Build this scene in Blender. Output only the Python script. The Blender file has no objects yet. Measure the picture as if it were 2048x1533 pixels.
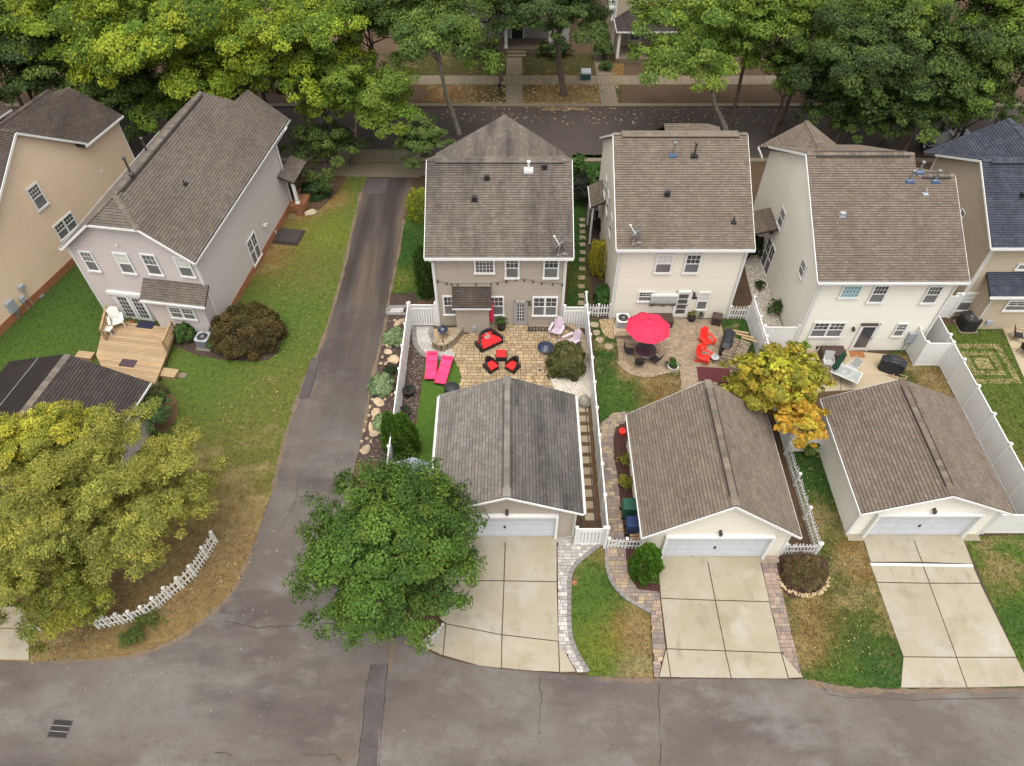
import bpy, math, random
import numpy as np
from mathutils import Vector, Matrix
R = math.radians
random.seed(7); rng = np.random.default_rng(7)
S = bpy.context.scene; COL = S.collection
# ------------------------------------------------------------------ camera, sky, sun, exposure
CAM_H, CAM_PITCH, FPX = 32.0, R(50.0), 1450.0
cam_d = bpy.data.cameras.new('camera'); cam = bpy.data.objects.new('camera', cam_d); COL.objects.link(cam)
cam.location = (0, 0, CAM_H); cam.rotation_euler = (R(90) - CAM_PITCH, 0, 0)
cam_d.sensor_width = 36; cam_d.lens = 36 * FPX / 2048; cam_d.clip_end = 600; cam_d.clip_start = .5
S.camera = cam
W = bpy.data.worlds.new('World'); S.world = W; W.use_nodes = True
wn = W.node_tree; bg = wn.nodes['Background']
sky = wn.nodes.new('ShaderNodeTexSky'); sky.sky_type = 'NISHITA'; sky.sun_disc = False
SUN_EL, SUN_AZ = R(74), R(-178)
sky.sun_elevation = SUN_EL; sky.sun_rotation = SUN_AZ; sky.air_density = 1.0; sky.dust_density = 4.0; sky.ozone_density = .6
hs = wn.nodes.new('ShaderNodeHueSaturation'); hs.inputs['Saturation'].default_value = .0      # an overcast, nearly colourless sky
wn.links.new(sky.outputs[0], hs.inputs['Color']); wn.links.new(hs.outputs[0], bg.inputs[0]); bg.inputs[1].default_value = .15
sd = bpy.data.lights.new('sun', 'SUN'); sun = bpy.data.objects.new('sun', sd); COL.objects.link(sun)
sd.energy = .9; sd.angle = R(55); sd.color = (1, .89, .72)
dv = Vector((math.sin(SUN_AZ) * math.cos(SUN_EL), math.cos(SUN_AZ) * math.cos(SUN_EL), math.sin(SUN_EL)))
sun.rotation_euler = dv.to_track_quat('Z', 'Y').to_euler(); sun.location = (0, 0, 60)
vs = S.view_settings; vs.view_transform = 'Standard'; vs.look = 'None'; vs.gamma = 1; vs.use_curve_mapping = False
vs.exposure = 1.05
# ------------------------------------------------------------------ surveying: points measured on the photograph at known heights
ST, CT = math.sin(CAM_PITCH), math.cos(CAM_PITCH)
def ray(u, v):
    a = (u - 1024) / FPX; b = (v - 766.5) / FPX
    return Vector((a, CT - b * ST, -(ST + b * CT)))
def spot(u, v, z=0.):
    d = ray(u, v); t = (CAM_H - z) / -d.z
    return Vector((d.x * t, d.y * t, z))
def hit(u, v, o, n):
    d = ray(u, v); c = Vector((0, 0, CAM_H)); t = (Vector(o) - c).dot(n) / d.dot(n)
    return c + d * t
def pts(l, z=0.): return [spot(u, v, z) for u, v in l]
# ------------------------------------------------------------------ mesh builder
class MB:
    def __init__(s): s.v = []; s.f = []; s.c = []; s.m = None; s.col = (1, 1, 1, 1)
    def add(s, vs_, fs, c=None):
        n = len(s.v)
        for p in vs_:
            p = Vector(p); s.v.append(tuple(s.m @ p) if s.m else tuple(p))
        c = c or s.col
        for f in fs: s.f.append([i + n for i in f]); s.c.append(c)
    def bx(s, x0, x1, y0, y1, z0, z1, c=None):
        s.add([(x0,y0,z0),(x1,y0,z0),(x1,y1,z0),(x0,y1,z0),(x0,y0,z1),(x1,y0,z1),(x1,y1,z1),(x0,y1,z1)],
              [(0,3,2,1),(4,5,6,7),(0,1,5,4),(1,2,6,5),(2,3,7,6),(3,0,4,7)], c); return s
    def beam(s, p, q, w, h, up=(0, 0, 1), c=None, w2=None, h2=None):
        p = Vector(p); q = Vector(q); d = (q - p).normalized(); up = Vector(up)
        if abs(d.dot(up)) > .97: up = Vector((0, 1, 0))
        x = d.cross(up).normalized(); y = x.cross(d)
        a = []
        for o, ww, hh in ((p, w, h), (q, w2 or w, h2 or h)):
            a += [o - x*ww/2 - y*hh/2, o + x*ww/2 - y*hh/2, o + x*ww/2 + y*hh/2, o - x*ww/2 + y*hh/2]
        s.add(a, [(0,1,2,3),(7,6,5,4),(0,4,5,1),(1,5,6,2),(2,6,7,3),(3,7,4,0)], c); return s
    def tube(s, path, r, n=6, c=None, cap=True):
        path = [Vector(p) for p in path]; rs = r if isinstance(r, (list, tuple)) else [r] * len(path)
        a = []; k = len(path)
        for i, p in enumerate(path):
            d = (path[min(i+1, k-1)] - path[max(i-1, 0)]).normalized()
            up = Vector((0, 0, 1)) if abs(d.z) < .9 else Vector((1, 0, 0))
            x = d.cross(up).normalized(); y = x.cross(d)
            a += [p + x * math.cos(2*math.pi*j/n) * rs[i] + y * math.sin(2*math.pi*j/n) * rs[i] for j in range(n)]
        fs = [(i*n+j, i*n+(j+1) % n, (i+1)*n+(j+1) % n, (i+1)*n+j) for i in range(k-1) for j in range(n)]
        if cap: fs += [tuple(range(n-1, -1, -1)), tuple((k-1)*n+j for j in range(n))]
        s.add(a, fs, c); return s
    def lathe(s, prof, cx=0, cy=0, n=14, c=None, sx=1, sy=1):
        a = [(cx + r*math.cos(2*math.pi*j/n)*sx, cy + r*math.sin(2*math.pi*j/n)*sy, z) for r, z in prof for j in range(n)]
        k = len(prof)
        fs = [(i*n+j, i*n+(j+1) % n, (i+1)*n+(j+1) % n, (i+1)*n+j) for i in range(k-1) for j in range(n)]
        fs += [tuple(range(n-1, -1, -1)), tuple((k-1)*n+j for j in range(n))]
        s.add(a, fs, c); return s
    def prism(s, poly, z0, z1, c=None):
        n = len(poly); A = sum(poly[i][0]*poly[(i+1) % n][1]-poly[(i+1) % n][0]*poly[i][1] for i in range(n))
        if A < 0: poly = poly[::-1]
        s.add([(p[0], p[1], z0) for p in poly] + [(p[0], p[1], z1) for p in poly],
              [tuple(range(n-1, -1, -1)), tuple(range(n, 2*n))] + [(i, (i+1) % n, n+(i+1) % n, n+i) for i in range(n)], c); return s
    def slab(s, poly3, t, c=None):          # planar polygon extruded straight down by t
        n = len(poly3); a = [Vector(p) for p in poly3]
        nr = sum(((a[i]-a[0]).cross(a[(i+1) % n]-a[0]) for i in range(1, n-1)), Vector())
        if nr.z < 0: a = a[::-1]
        s.add(a + [p - Vector((0, 0, t)) for p in a], [tuple(range(n)), tuple(range(2*n-1, n-1, -1))] + [((i+1) % n, i, n+i, n+(i+1) % n) for i in range(n)], c); return s
    def ball(s, c0, r, n=10, k=6, c=None, jit=0.):
        rx, ry, rz = r if isinstance(r, (tuple, list)) else (r, r, r)
        a = [(c0[0], c0[1], c0[2]-rz)]
        for i in range(1, k):
            t = math.pi*i/k
            for j in range(n):
                q = 1 + random.uniform(-jit, jit)
                a.append((c0[0]+rx*q*math.sin(t)*math.cos(2*math.pi*j/n), c0[1]+ry*q*math.sin(t)*math.sin(2*math.pi*j/n), c0[2]-rz*q*math.cos(t)))
        a.append((c0[0], c0[1], c0[2]+rz)); L = len(a)-1
        fs = [(0, 1+(j+1) % n, 1+j) for j in range(n)]
        fs += [(1+i*n+j, 1+i*n+(j+1) % n, 1+(i+1)*n+(j+1) % n, 1+(i+1)*n+j) for i in range(k-2) for j in range(n)]
        fs += [(L, 1+(k-2)*n+j, 1+(k-2)*n+(j+1) % n) for j in range(n)]
        s.add(a, fs, c); return s
    def mesh(s, name, m, smooth=False, inv=None):
        me = bpy.data.meshes.new(name)
        vv = [tuple(inv @ Vector(p)) for p in s.v] if inv else s.v
        me.from_pydata(vv, [], s.f); me.materials.append(m)
        at = me.attributes.new('Col', 'FLOAT_COLOR', 'FACE')
        at.data.foreach_set('color', np.array([(c[0], c[1], c[2], 1) for c in s.c], np.float32).ravel())
        if smooth: me.polygons.foreach_set('use_smooth', [True]*len(me.polygons))
        me.update(); return me
def link(name, me, parent=None, kind=None):
    o = bpy.data.objects.new(name, me); COL.objects.link(o)
    if parent: o.parent = parent
    if kind: o['kind'] = kind
    return o
def top(o):
    m = Matrix.Identity(4)
    while o: m = o.matrix_basis @ m; o = o.parent
    return m
def bevel(o, w, seg=1):
    b = o.modifiers.new('bevel', 'BEVEL'); b.width = w; b.segments = seg; b.limit_method = 'ANGLE'; return o
def obj(name, mb, m, parent=None, world=False, smooth=False, kind=None, bev=0):
    me = mb.mesh(name, m, smooth, top(parent).inverted() if (world and parent) else None)
    o = link(name, me, parent, kind)
    if bev: bevel(o, bev)
    return o
def tag(o, label=None, cat=None, group=None, kind=None):
    for k, x in (('label', label), ('category', cat), ('group', group), ('kind', kind)):
        if x: o[k] = x
    return o
def thing(name, label, cat, loc=(0, 0, 0), rz=0, group=None):
    o = bpy.data.objects.new(name, None); COL.objects.link(o); o.location = loc; o.rotation_euler = (0, 0, rz); o.empty_display_size = .2
    return tag(o, label, cat, group)
def single(name, mb, m, label, cat, loc=(0, 0, 0), rz=0, group=None, smooth=False, bev=0):
    o = obj(name, mb, m, smooth=smooth, bev=bev); o.location = loc; o.rotation_euler = (0, 0, rz); return tag(o, label, cat, group)
def dup(root, loc, rz=0, label=None, group=None):
    def cp(o, par):
        c = o.copy(); COL.objects.link(c)
        if par: c.parent = par
        for ch in o.children: cp(ch, c)
        return c
    r = cp(root, None); r.location = loc; r.rotation_euler = (0, 0, rz)
    if label: r['label'] = label
    if group: r['group'] = group
    return r
def struct(name, mb, m, label=None, parent=None, kind='structure', smooth=False):
    o = obj(name, mb, m, parent, world=True, smooth=smooth)
    if not parent: tag(o, label, kind=kind)
    return o
# ------------------------------------------------------------------ materials
MATS = {}
def mk(name, base, rough=.7, usecol=False, layers=(), bump=None, spec=.3, metal=0, trans=0., emit=None):
    """layers: (scale, lo, hi, colour, detail, (sx,sy,sz)) each blends a colour in by world-space noise"""
    m = bpy.data.materials.new(name); m.use_nodes = True; nt = m.node_tree; N = nt.nodes; L = nt.links
    p = N['Principled BSDF']; p.inputs['Roughness'].default_value = rough; p.inputs['Metallic'].default_value = metal
    p.inputs['Specular IOR Level'].default_value = spec
    geo = N.new('ShaderNodeNewGeometry')
    rgb = N.new('ShaderNodeRGB'); rgb.outputs[0].default_value = (*base, 1); cur = rgb.outputs[0]
    for ly in layers:
        sc, lo, hi, colr = ly[:4]; det = ly[4] if len(ly) > 4 else 4; st = ly[5] if len(ly) > 5 else (1, 1, 1)
        mp = N.new('ShaderNodeMapping'); mp.inputs['Scale'].default_value = st; L.new(geo.outputs['Position'], mp.inputs[0])
        no = N.new('ShaderNodeTexNoise'); no.inputs['Scale'].default_value = sc; no.inputs['Detail'].default_value = det; no.inputs['Roughness'].default_value = .62
        L.new(mp.outputs[0], no.inputs[0])
        rm = N.new('ShaderNodeMapRange'); rm.inputs['From Min'].default_value = lo; rm.inputs['From Max'].default_value = hi
        if len(ly) > 6: rm.inputs['To Max'].default_value = ly[6]
        L.new(no.outputs[0], rm.inputs[0])
        mx = N.new('ShaderNodeMix'); mx.data_type = 'RGBA'; L.new(rm.outputs[0], mx.inputs[0]); L.new(cur, mx.inputs[6]); mx.inputs[7].default_value = (*colr, 1)
        cur = mx.outputs[2]
    if usecol:
        at = N.new('ShaderNodeAttribute'); at.attribute_name = 'Col'
        mx = N.new('ShaderNodeMix'); mx.data_type = 'RGBA'; mx.blend_type = 'MULTIPLY'; mx.inputs[0].default_value = 1
        L.new(cur, mx.inputs[6]); L.new(at.outputs[0], mx.inputs[7]); cur = mx.outputs[2]
    L.new(cur, p.inputs['Base Color'])
    if bump:
        no = N.new('ShaderNodeTexNoise'); no.inputs['Scale'].default_value = bump[0]; no.inputs['Detail'].default_value = 3; L.new(geo.outputs['Position'], no.inputs[0])
        b = N.new('ShaderNodeBump'); b.inputs['Strength'].default_value = bump[1]; b.inputs['Distance'].default_value = bump[2] if len(bump) > 2 else .03
        L.new(no.outputs[0], b.inputs['Height']); L.new(b.outputs[0], p.inputs['Normal'])
    if trans:
        t = N.new('ShaderNodeBsdfTranslucent'); L.new(cur, t.inputs[0]); a = N.new('ShaderNodeMixShader'); a.inputs[0].default_value = trans
        L.new(p.outputs[0], a.inputs[1]); L.new(t.outputs[0], a.inputs[2]); L.new(a.outputs[0], N['Material Output'].inputs[0])
    MATS[name] = m; return m
LEAF = mk('leaf', (1, 1, 1), .6, True, trans=.3, spec=.12)
BARK = mk('bark', (.16, .12, .09), .9, layers=[(6, .4, .65, (.08, .06, .05))], bump=(25, .6))
BARKP = mk('pale bark', (.30, .27, .22), .9, layers=[(5, .4, .65, (.16, .14, .11))], bump=(25, .5))
def shingle_mat(name, base, dark, light, streak, amt=.65, stretch=(1.1, .22, .3)):
    return mk(name, base, .9, True, spec=.15, bump=(60, .35, .01), layers=[(2.2, .45, .75, light, 5), (.9, .43, .66, dark, 6, stretch, amt), (14, .5, .8, streak, 3, (1, 1, 1), .35), (45, .4, .7, dark, 2, (1, 1, 1), .3)])
SH_B = shingle_mat('weathered grey brown shingle', (0.139, 0.117, 0.099), (0.056, 0.048, 0.044), (0.172, 0.149, 0.125), (0.086, 0.073, 0.063), .8)
SH_GB = shingle_mat('garage grey shingle', (0.160, 0.144, 0.129), (0.094, 0.084, 0.078), (0.211, 0.191, 0.168), (0.094, 0.086, 0.078), .45)
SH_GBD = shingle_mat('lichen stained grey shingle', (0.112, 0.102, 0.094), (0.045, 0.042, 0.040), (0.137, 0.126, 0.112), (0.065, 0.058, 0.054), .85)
SH_C = shingle_mat('brown shingle', (0.150, 0.123, 0.097), (0.102, 0.082, 0.064), (0.176, 0.146, 0.116), (0.109, 0.086, 0.067), .4)
SH_D = shingle_mat('warm brown shingle', (0.144, 0.115, 0.093), (0.099, 0.078, 0.064), (0.170, 0.138, 0.112), (0.099, 0.080, 0.064), .4)
SH_A = shingle_mat('taupe shingle', (0.127, 0.107, 0.090), (0.084, 0.069, 0.061), (0.152, 0.129, 0.110), (0.087, 0.071, 0.062), .5)
SH_L = shingle_mat('dark stained shingle', (0.072, 0.056, 0.047), (0.033, 0.028, 0.024), (0.094, 0.076, 0.063), (0.041, 0.033, 0.030), .6)
SH_R = shingle_mat('blue grey shingle', (0.045, 0.051, 0.069), (0.028, 0.031, 0.042), (0.068, 0.074, 0.093), (0.031, 0.034, 0.046), .5)
SH_DK = shingle_mat('charcoal brown shingle', (0.053, 0.043, 0.040), (0.030, 0.025, 0.024), (0.069, 0.057, 0.051), (0.033, 0.028, 0.027), .4)
CAPM = {}
def sid(name, c, grime):
    return mk(name, c, .55, True, [(.7, .5, .8, grime, 5, (1, 1, .4), .6), (9, .5, .8, tuple(x*.92 for x in c), 3, (1, 1, 1), .5)], spec=.3)
SD_A = sid('mauve vinyl siding', (.49, .44, .425), (.45, .395, .375))
SD_B = sid('taupe vinyl siding', (.36, .315, .262), (.31, .265, .215))
SD_C = sid('cream vinyl siding', (.67, .635, .545), (.61, .565, .47))
SD_D = sid('pale cream vinyl siding', (.72, .695, .62), (.66, .625, .535))
SD_L = sid('tan vinyl siding', (.70, .545, .40), (.64, .485, .345))
SD_R = sid('dark tan vinyl siding', (.43, .355, .265), (.40, .32, .235))
WHITE = mk('white vinyl', (.66, .66, .645), .45, False, [(1.3, .52, .8, (.54, .53, .49), 5, (1, 1, 1), .6)], spec=.4)
WPAINT = mk('white painted wood', (.66, .65, .61), .5, False, [(3, .5, .8, (.52, .50, .45), 5)])
GDOOR = mk('white steel garage door', (.50, .525, .57), .4, False, [(.8, .5, .8, (.45, .465, .49), 4)], spec=.4)
GLASS = mk('window glass', (.045, .05, .055), .08, spec=.8, layers=[(.7, .4, .7, (.10, .10, .10), 3)])
SCREEN = mk('insect screen', (.115, .115, .118), .6, layers=[(.6, .4, .7, (.16, .16, .165), 3)])
BLIND = mk('closed blinds behind glass', (.52, .53, .50), .25, spec=.6)
TEALG = mk('teal tinted window film', (.18, .33, .37), .2, spec=.6)
LITTER = mk('leaf litter', (1, 1, 1), .9, True)
SEAM = mk('door seam', (.34, .35, .37), .5)
GREYD = mk('grey door paint', (.30, .29, .29), .5)
BLACK = mk('black plastic', (.018, .018, .02), .5, spec=.4)
BLKWICK = mk('black wicker', (.02, .017, .017), .7, bump=(60, .8, .02))
COVER = mk('black vinyl cover', (.022, .024, .03), .5, bump=(5, .9, .05))
BRONZE = mk('dark bronze metal', (.045, .036, .034), .5, spec=.5)
BROWNP = mk('brown resin', (.06, .038, .032), .55)
REDC = mk('red cushion', (.62, .018, .022), .75, layers=[(4, .45, .75, (.48, .012, .016), 4)], bump=(8, .4, .02))
REDUMB = mk('coral red canopy', (.66, .035, .095), .8, trans=.25)
REDPL = mk('red plastic', (.72, .03, .02), .4, spec=.4)
PINK = mk('hot pink cushion', (.80, .045, .15), .7, layers=[(2, .45, .7, (.70, .03, .11), 3)], bump=(6, .3, .02))
LAV = mk('faded lavender plastic', (.55, .45, .52), .5, layers=[(5, .45, .7, (.42, .33, .40), 4)])
NAVY = mk('navy enamel', (.02, .028, .055), .3, spec=.6)
DECKW = mk('cedar deck board', (.335, .240, .145), .75, True, [(3, .45, .75, (0.281, 0.183, 0.094), 5, (.3, 6, 1)), (.5, .5, .75, (0.406, 0.289, 0.164), 4)], bump=(20, .2, .01))
RAILW = mk('weathered cedar', (0.336, 0.232, 0.128), .8, True, [(4, .45, .75, (0.240, 0.160, 0.088), 5)])
STONE = mk('tan wall block', (0.255, 0.206, 0.143), .9, True, [(4, .4, .7, (0.203, 0.165, 0.116), 5), (22, .5, .75, (0.300, 0.247, 0.180), 3)], bump=(30, .6, .02))
ROCKM = mk('sandstone rock', (0.400, 0.304, 0.200), .9, True, [(2.5, .45, .7, (0.288, 0.208, 0.136), 5), (9, .52, .75, (0.464, 0.384, 0.288), 4)], bump=(9, .7, .05))
FLAG = mk('tan stepping stone', (0.338, 0.274, 0.184), .9, True, [(5, .45, .75, (0.274, 0.223, 0.151), 4)], bump=(25, .4, .01))
PAVB = mk('tan patio paver', (.315, .240, .152), .85, True, [(.8, .45, .75, (0.317, 0.241, 0.148), 5), (12, .5, .75, (0.403, 0.317, 0.202), 4)], bump=(30, .35, .01))
PAVW = mk('light grey paver', (0.375, 0.352, 0.330), .85, True, [(1.2, .45, .75, (0.315, 0.300, 0.285), 4), (30, .5, .75, (0.420, 0.398, 0.375), 3)], bump=(30, .3, .01))
PAVG = mk('charcoal paver', (.17, .158, .15), .85, True, [(3, .45, .75, (.22, .205, .195), 4)], bump=(30, .3, .01))
PAVM = mk('mixed paver', (.72, .70, .68), .85, True, [(1, .5, .8, (.58, .56, .54), 4), (30, .5, .8, (.64, .62, .58), 3)], bump=(30, .3, .01))
JOINT = mk('dark joint sand', (.060, .043, .028), .95, layers=[(9, .4, .7, (.04, .03, .02), 4)])
CONC = mk('driveway concrete', (.290, .258, .196), .85, True, [(.35, .42, .68, (.248, .212, .145), 8), (.55, .50, .72, (.330, .308, .265), 8), (.75, .54, .74, (.170, .145, .100), 9, (1, 1, 1), .6), (1.6, .58, .76, (.140, .122, .092), 9, (1, .35, 1), .55), (6, .6, .8, (.17, .15, .11), 5, (1, 1, 1), .5), (40, .45, .75, (.21, .19, .15), 2, (1, 1, 1), .3)], bump=(50, .25, .01))
CONC2 = mk('old sidewalk concrete', (.165, .135, .092), .9, True, [(.6, .45, .7, (.145, .115, .08), 6), (18, .45, .75, (.17, .14, .10), 4)], bump=(40, .3, .01))  # tone lowered so the colour includes tree shade over the far walks
PATIO = mk('patio concrete', (.35, .285, .195), .85, True, [(.5, .45, .75, (.30, .245, .165), 6), (3, .55, .8, (.26, .21, .14), 5, (1, 1, 1), .5)], bump=(40, .2, .01))
def asphalt(name):
    m = mk(name, (.100, .083, .071), .9, layers=[(.17, .43, .60, (.136, .122, .110), 8), (.28, .48, .64, (.058, .046, .041), 8, (.45, 1, 1), .9), (.50, .52, .66, (.170, .157, .146), 8, (.6, 1, 1), .75), (.5, .56, .72, (.112, .082, .055), 8, (.5, 1, 1), .7), (2.6, .55, .75, (.070, .058, .051), 7, (1, 1, 1), .5), (5, .66, .74, (.045, .038, .034), 3, (1, 1, 1), .7), (55, .42, .7, (.065, .058, .056), 2, (1, 1, 1), .55), (30, .6, .75, (.21, .20, .19), 2, (1, 1, 1), .5)], bump=(70, .6, .012))
    # up the lane the surface is an older, darker, browner mix with long wheel streaks
    nt = m.node_tree; N = nt.nodes; L = nt.links; pb = N['Principled BSDF']; cur = pb.inputs['Base Color'].links[0].from_socket
    geo = N.new('ShaderNodeNewGeometry'); sp = N.new('ShaderNodeSeparateXYZ'); L.new(geo.outputs['Position'], sp.inputs[0])
    mp = N.new('ShaderNodeMapping'); mp.inputs['Scale'].default_value = (1.1, .10, 1); L.new(geo.outputs['Position'], mp.inputs[0])
    no = N.new('ShaderNodeTexNoise'); no.inputs['Scale'].default_value = 1.; no.inputs['Detail'].default_value = 6; L.new(mp.outputs[0], no.inputs[0])
    cr = N.new('ShaderNodeValToRGB'); e = cr.color_ramp.elements; e[0].position = .36; e[0].color = (.030, .023, .020, 1); e[1].position = .68; e[1].color = (.090, .066, .047, 1); q = cr.color_ramp.elements.new(.52); q.color = (.052, .041, .036, 1); L.new(no.outputs[0], cr.inputs[0])
    rm = N.new('ShaderNodeMapRange'); rm.inputs[1].default_value = 17; rm.inputs[2].default_value = 36; rm.inputs[4].default_value = .95; L.new(sp.outputs['Y'], rm.inputs[0])
    mx = N.new('ShaderNodeMix'); mx.data_type = 'RGBA'; L.new(rm.outputs[0], mx.inputs[0]); L.new(cur, mx.inputs[6]); L.new(cr.outputs[0], mx.inputs[7]); L.new(mx.outputs[2], pb.inputs['Base Color']); return m
ASPH = asphalt('worn asphalt'); LANEM = asphalt('drive lane asphalt')
STREETM = mk('street asphalt', (.052, .040, .035), .9, layers=[(.25, .45, .7, (.038, .029, .026), 6), (40, .5, .75, (.072, .056, .048), 2)], bump=(60, .5, .01))  # base colour kept darker to include the shade of the street trees
PATCH = mk('asphalt repair patch', (.070, .058, .058), .9, layers=[(.8, .45, .7, (.098, .085, .084), 6), (50, .45, .7, (.05, .043, .043), 2)], bump=(70, .5, .01))
TAR = mk('dark crack', (.030, .024, .021), .9)
SILT = mk('sandy silt stain', (.155, .112, .075), .95, layers=[(2, .45, .7, (.105, .082, .062), 6), (40, .45, .7, (.105, .078, .055), 2)])
def grass(name, g, g2, dry, lo, hi, sc=.35, dry2=None):
    return mk(name, g, .95, False, [(1.6, .42, .66, g2, 6), (sc, lo, hi, dry, 7), (sc * 2.3, lo + .08, hi + .08, dry2 or dry, 7, (1, 1, 1), .7), (11, .45, .72, tuple(x * .55 for x in g), 4, (1, 1, 1), .55), (45, .48, .75, tuple(min(1, x * 1.5) for x in g), 2, (1, 1, 1), .5)], bump=(30, 1, .06), spec=.1)
G_DRY = grass('patchy lawn', (.060, .090, .024), (.088, .110, .030), (.225, .160, .072), .44, .62, .45, (.17, .105, .045))
G_GRN = grass('green lawn', (.058, .105, .022), (.085, .13, .028), (.15, .135, .05), .55, .75, .3)
G_OLV = grass('olive lawn', (.078, .092, .022), (.10, .108, .028), (.165, .135, .052), .45, .66, .3, (.12, .08, .035))
G_DK = grass('shaded lawn', (.038, .060, .018), (.052, .075, .022), (.10, .075, .035), .5, .7, .4)
TURF = grass('artificial turf', (.060, .115, .018), (.075, .13, .022), (.07, .10, .02), .6, .9, .5)
G_BRN = mk('dry straw verge', (.20, .125, .062), .95, layers=[(.6, .45, .7, (.10, .095, .035), 6), (2, .45, .7, (.135, .07, .035), 6), (20, .5, .75, (.34, .26, .14), 4), (45, .5, .75, (.09, .06, .03), 2)], bump=(25, 1, .06))
SOIL = mk('leaf littered soil', (.078, .046, .028), .95, layers=[(.4, .45, .7, (.046, .030, .019), 6), (1.2, .5, .75, (.055, .046, .020), 6), (16, .5, .75, (.13, .08, .042), 4)], bump=(20, 1, .05))
MULCH = mk('dark mulch', (.045, .030, .026), .95, layers=[(25, .45, .7, (.085, .055, .045), 4), (60, .55, .75, (.15, .11, .09), 2)], bump=(40, 1, .05))
MULCHR = mk('reddish mulch', (.060, .026, .022), .95, layers=[(25, .45, .7, (.10, .045, .038), 4)], bump=(40, 1, .05))
STRAWG = mk('dead straw grass', (.30, .24, .115), .95, layers=[(5, .42, .66, (.17, .15, .06), 5), (40, .5, .75, (.38, .31, .17), 2)], bump=(30, 1, .05))
STRAW = mk('straw mulch', (.13, .075, .04), .95, layers=[(8, .45, .7, (.08, .046, .026), 5), (30, .5, .75, (.20, .13, .07), 3)], bump=(40, 1, .05))
GRAVW = mk('white gravel', (0.527, 0.493, 0.433), .9, True, bump=(40, .3, .02))
GRAVT = mk('tan gravel', (0.400, 0.304, 0.184), .9, True, bump=(40, .3, .02))
BEDW = mk('gravel bed', (0.368, 0.336, 0.288), .95, layers=[(25, .45, .65, (0.224, 0.200, 0.168), 3), (45, .5, .7, (0.496, 0.464, 0.416), 2)], bump=(30, 1, .05))
BEDT = mk('tan gravel bed', (.40, .30, .18), .95, layers=[(25, .45, .65, (.25, .18, .11), 3), (45, .5, .7, (.55, .44, .29), 2)], bump=(30, 1, .05))
BRICK = mk('red brick', (.30, .13, .065), .9, True, [(9, .45, .7, (.22, .095, .05), 4)])
METAL = mk('galvanised metal', (.21, .21, .21), .5, metal=.4)
GREYBOX = mk('grey utility enamel', (.30, .33, .36), .5)
DARKTARP = mk('dark brown tarpaulin', (.020, .017, .016), .9, layers=[(.5, .45, .7, (.028, .023, .022), 5)], spec=.1)
GREYFAB = mk('grey fabric', (.34, .34, .34), .8, bump=(6, .5, .03))
GRNUMB = mk('dark green canopy', (.02, .07, .045), .7)
BLUEP = mk('blue plastic', (.018, .035, .10), .45)
GRNP = mk('green plastic', (.02, .075, .05), .5)
WOODL = mk('split firewood', (.21, .165, .12), .9, True, [(7, .45, .7, (.10, .075, .055), 5)], bump=(30, .5, .02))
TERRA = mk('terracotta', (.36, .15, .075), .8)
MAT_D = mk('navy doormat', (.02, .018, .04), .95)
MAT_B = mk('dark brown doormat', (.06, .04, .05), .95)
MAT_R = mk('dark red mat', (.085, .022, .025), .95, layers=[(9, .45, .7, (.06, .016, .02), 3)])
RUST = mk('rust coloured doormat', (.32, .14, .055), .95, layers=[(14, .45, .6, (.20, .07, .03), 3)])
STEEL = mk('cast iron', (.075, .067, .064), .6, metal=.3)
PITDK = mk('dark drain void', (.006, .006, .006), .9)
CARB = mk('black car paint', (.012, .013, .017), .15, spec=.7)
CARW = mk('white car paint', (.72, .73, .74), .2, spec=.6)
RUBBER = mk('black rubber', (.015, .015, .016), .8)
BLUEGR = mk('faded blue roof panel', (.20, .23, .28), .6, layers=[(2, .45, .7, (.27, .30, .34), 4)])
LIDAQ = mk('green drain lid', (.10, .17, .115), .7)
FLASH = mk('blue roof sealant', (.07, .11, .20), .6)
CREAMF = mk('white flue paint', (.60, .60, .59), .35)
ALU = mk('white aluminium', (.60, .61, .60), .4)
GLTOP = mk('pebbled glass', (.34, .36, .35), .1, spec=.8, layers=[(3, .4, .7, (.20, .22, .22), 4)])
SLATE = mk('dark glass table', (.03, .028, .035), .2, spec=.7)
# ------------------------------------------------------------------ geometry tools
def inside(p, poly):
    c = False; n = len(poly)
    for i in range(n):
        a, b = poly[i], poly[i-1]
        if (a[1] > p[1]) != (b[1] > p[1]) and p[0] < (b[0]-a[0])*(p[1]-a[1])/(b[1]-a[1]) + a[0]: c = not c
    return c
def clip(sub, poly):            # subject polygon clipped by a convex counter-clockwise polygon
    out = list(sub); n = len(poly)
    for i in range(n):
        a, b = poly[i], poly[(i+1) % n]; ex, ey = b[0]-a[0], b[1]-a[1]
        f = lambda p: ex*(p[1]-a[1]) - ey*(p[0]-a[0])
        inp = out; out = []
        for j in range(len(inp)):
            p, q = inp[j], inp[(j+1) % len(inp)]; fp, fq = f(p), f(q)
            if fp >= 0: out.append(p)
            if (fp > 0 and fq < 0) or (fp < 0 and fq > 0):
                t = fp/(fp-fq); out.append((p[0]+t*(q[0]-p[0]), p[1]+t*(q[1]-p[1])))
        if len(out) < 3: return []
    return out
def area(p): return .5*sum(p[i][0]*p[(i+1) % len(p)][1]-p[(i+1) % len(p)][0]*p[i][1] for i in range(len(p)))
def ccw(p): return p if area(p) > 0 else p[::-1]
def rcol(a=.12, base=1.0, warm=.03):
    s = base + random.uniform(-a, a); w = random.uniform(-warm, warm); return (s*(1+w), s, s*(1-w), 1)
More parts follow.
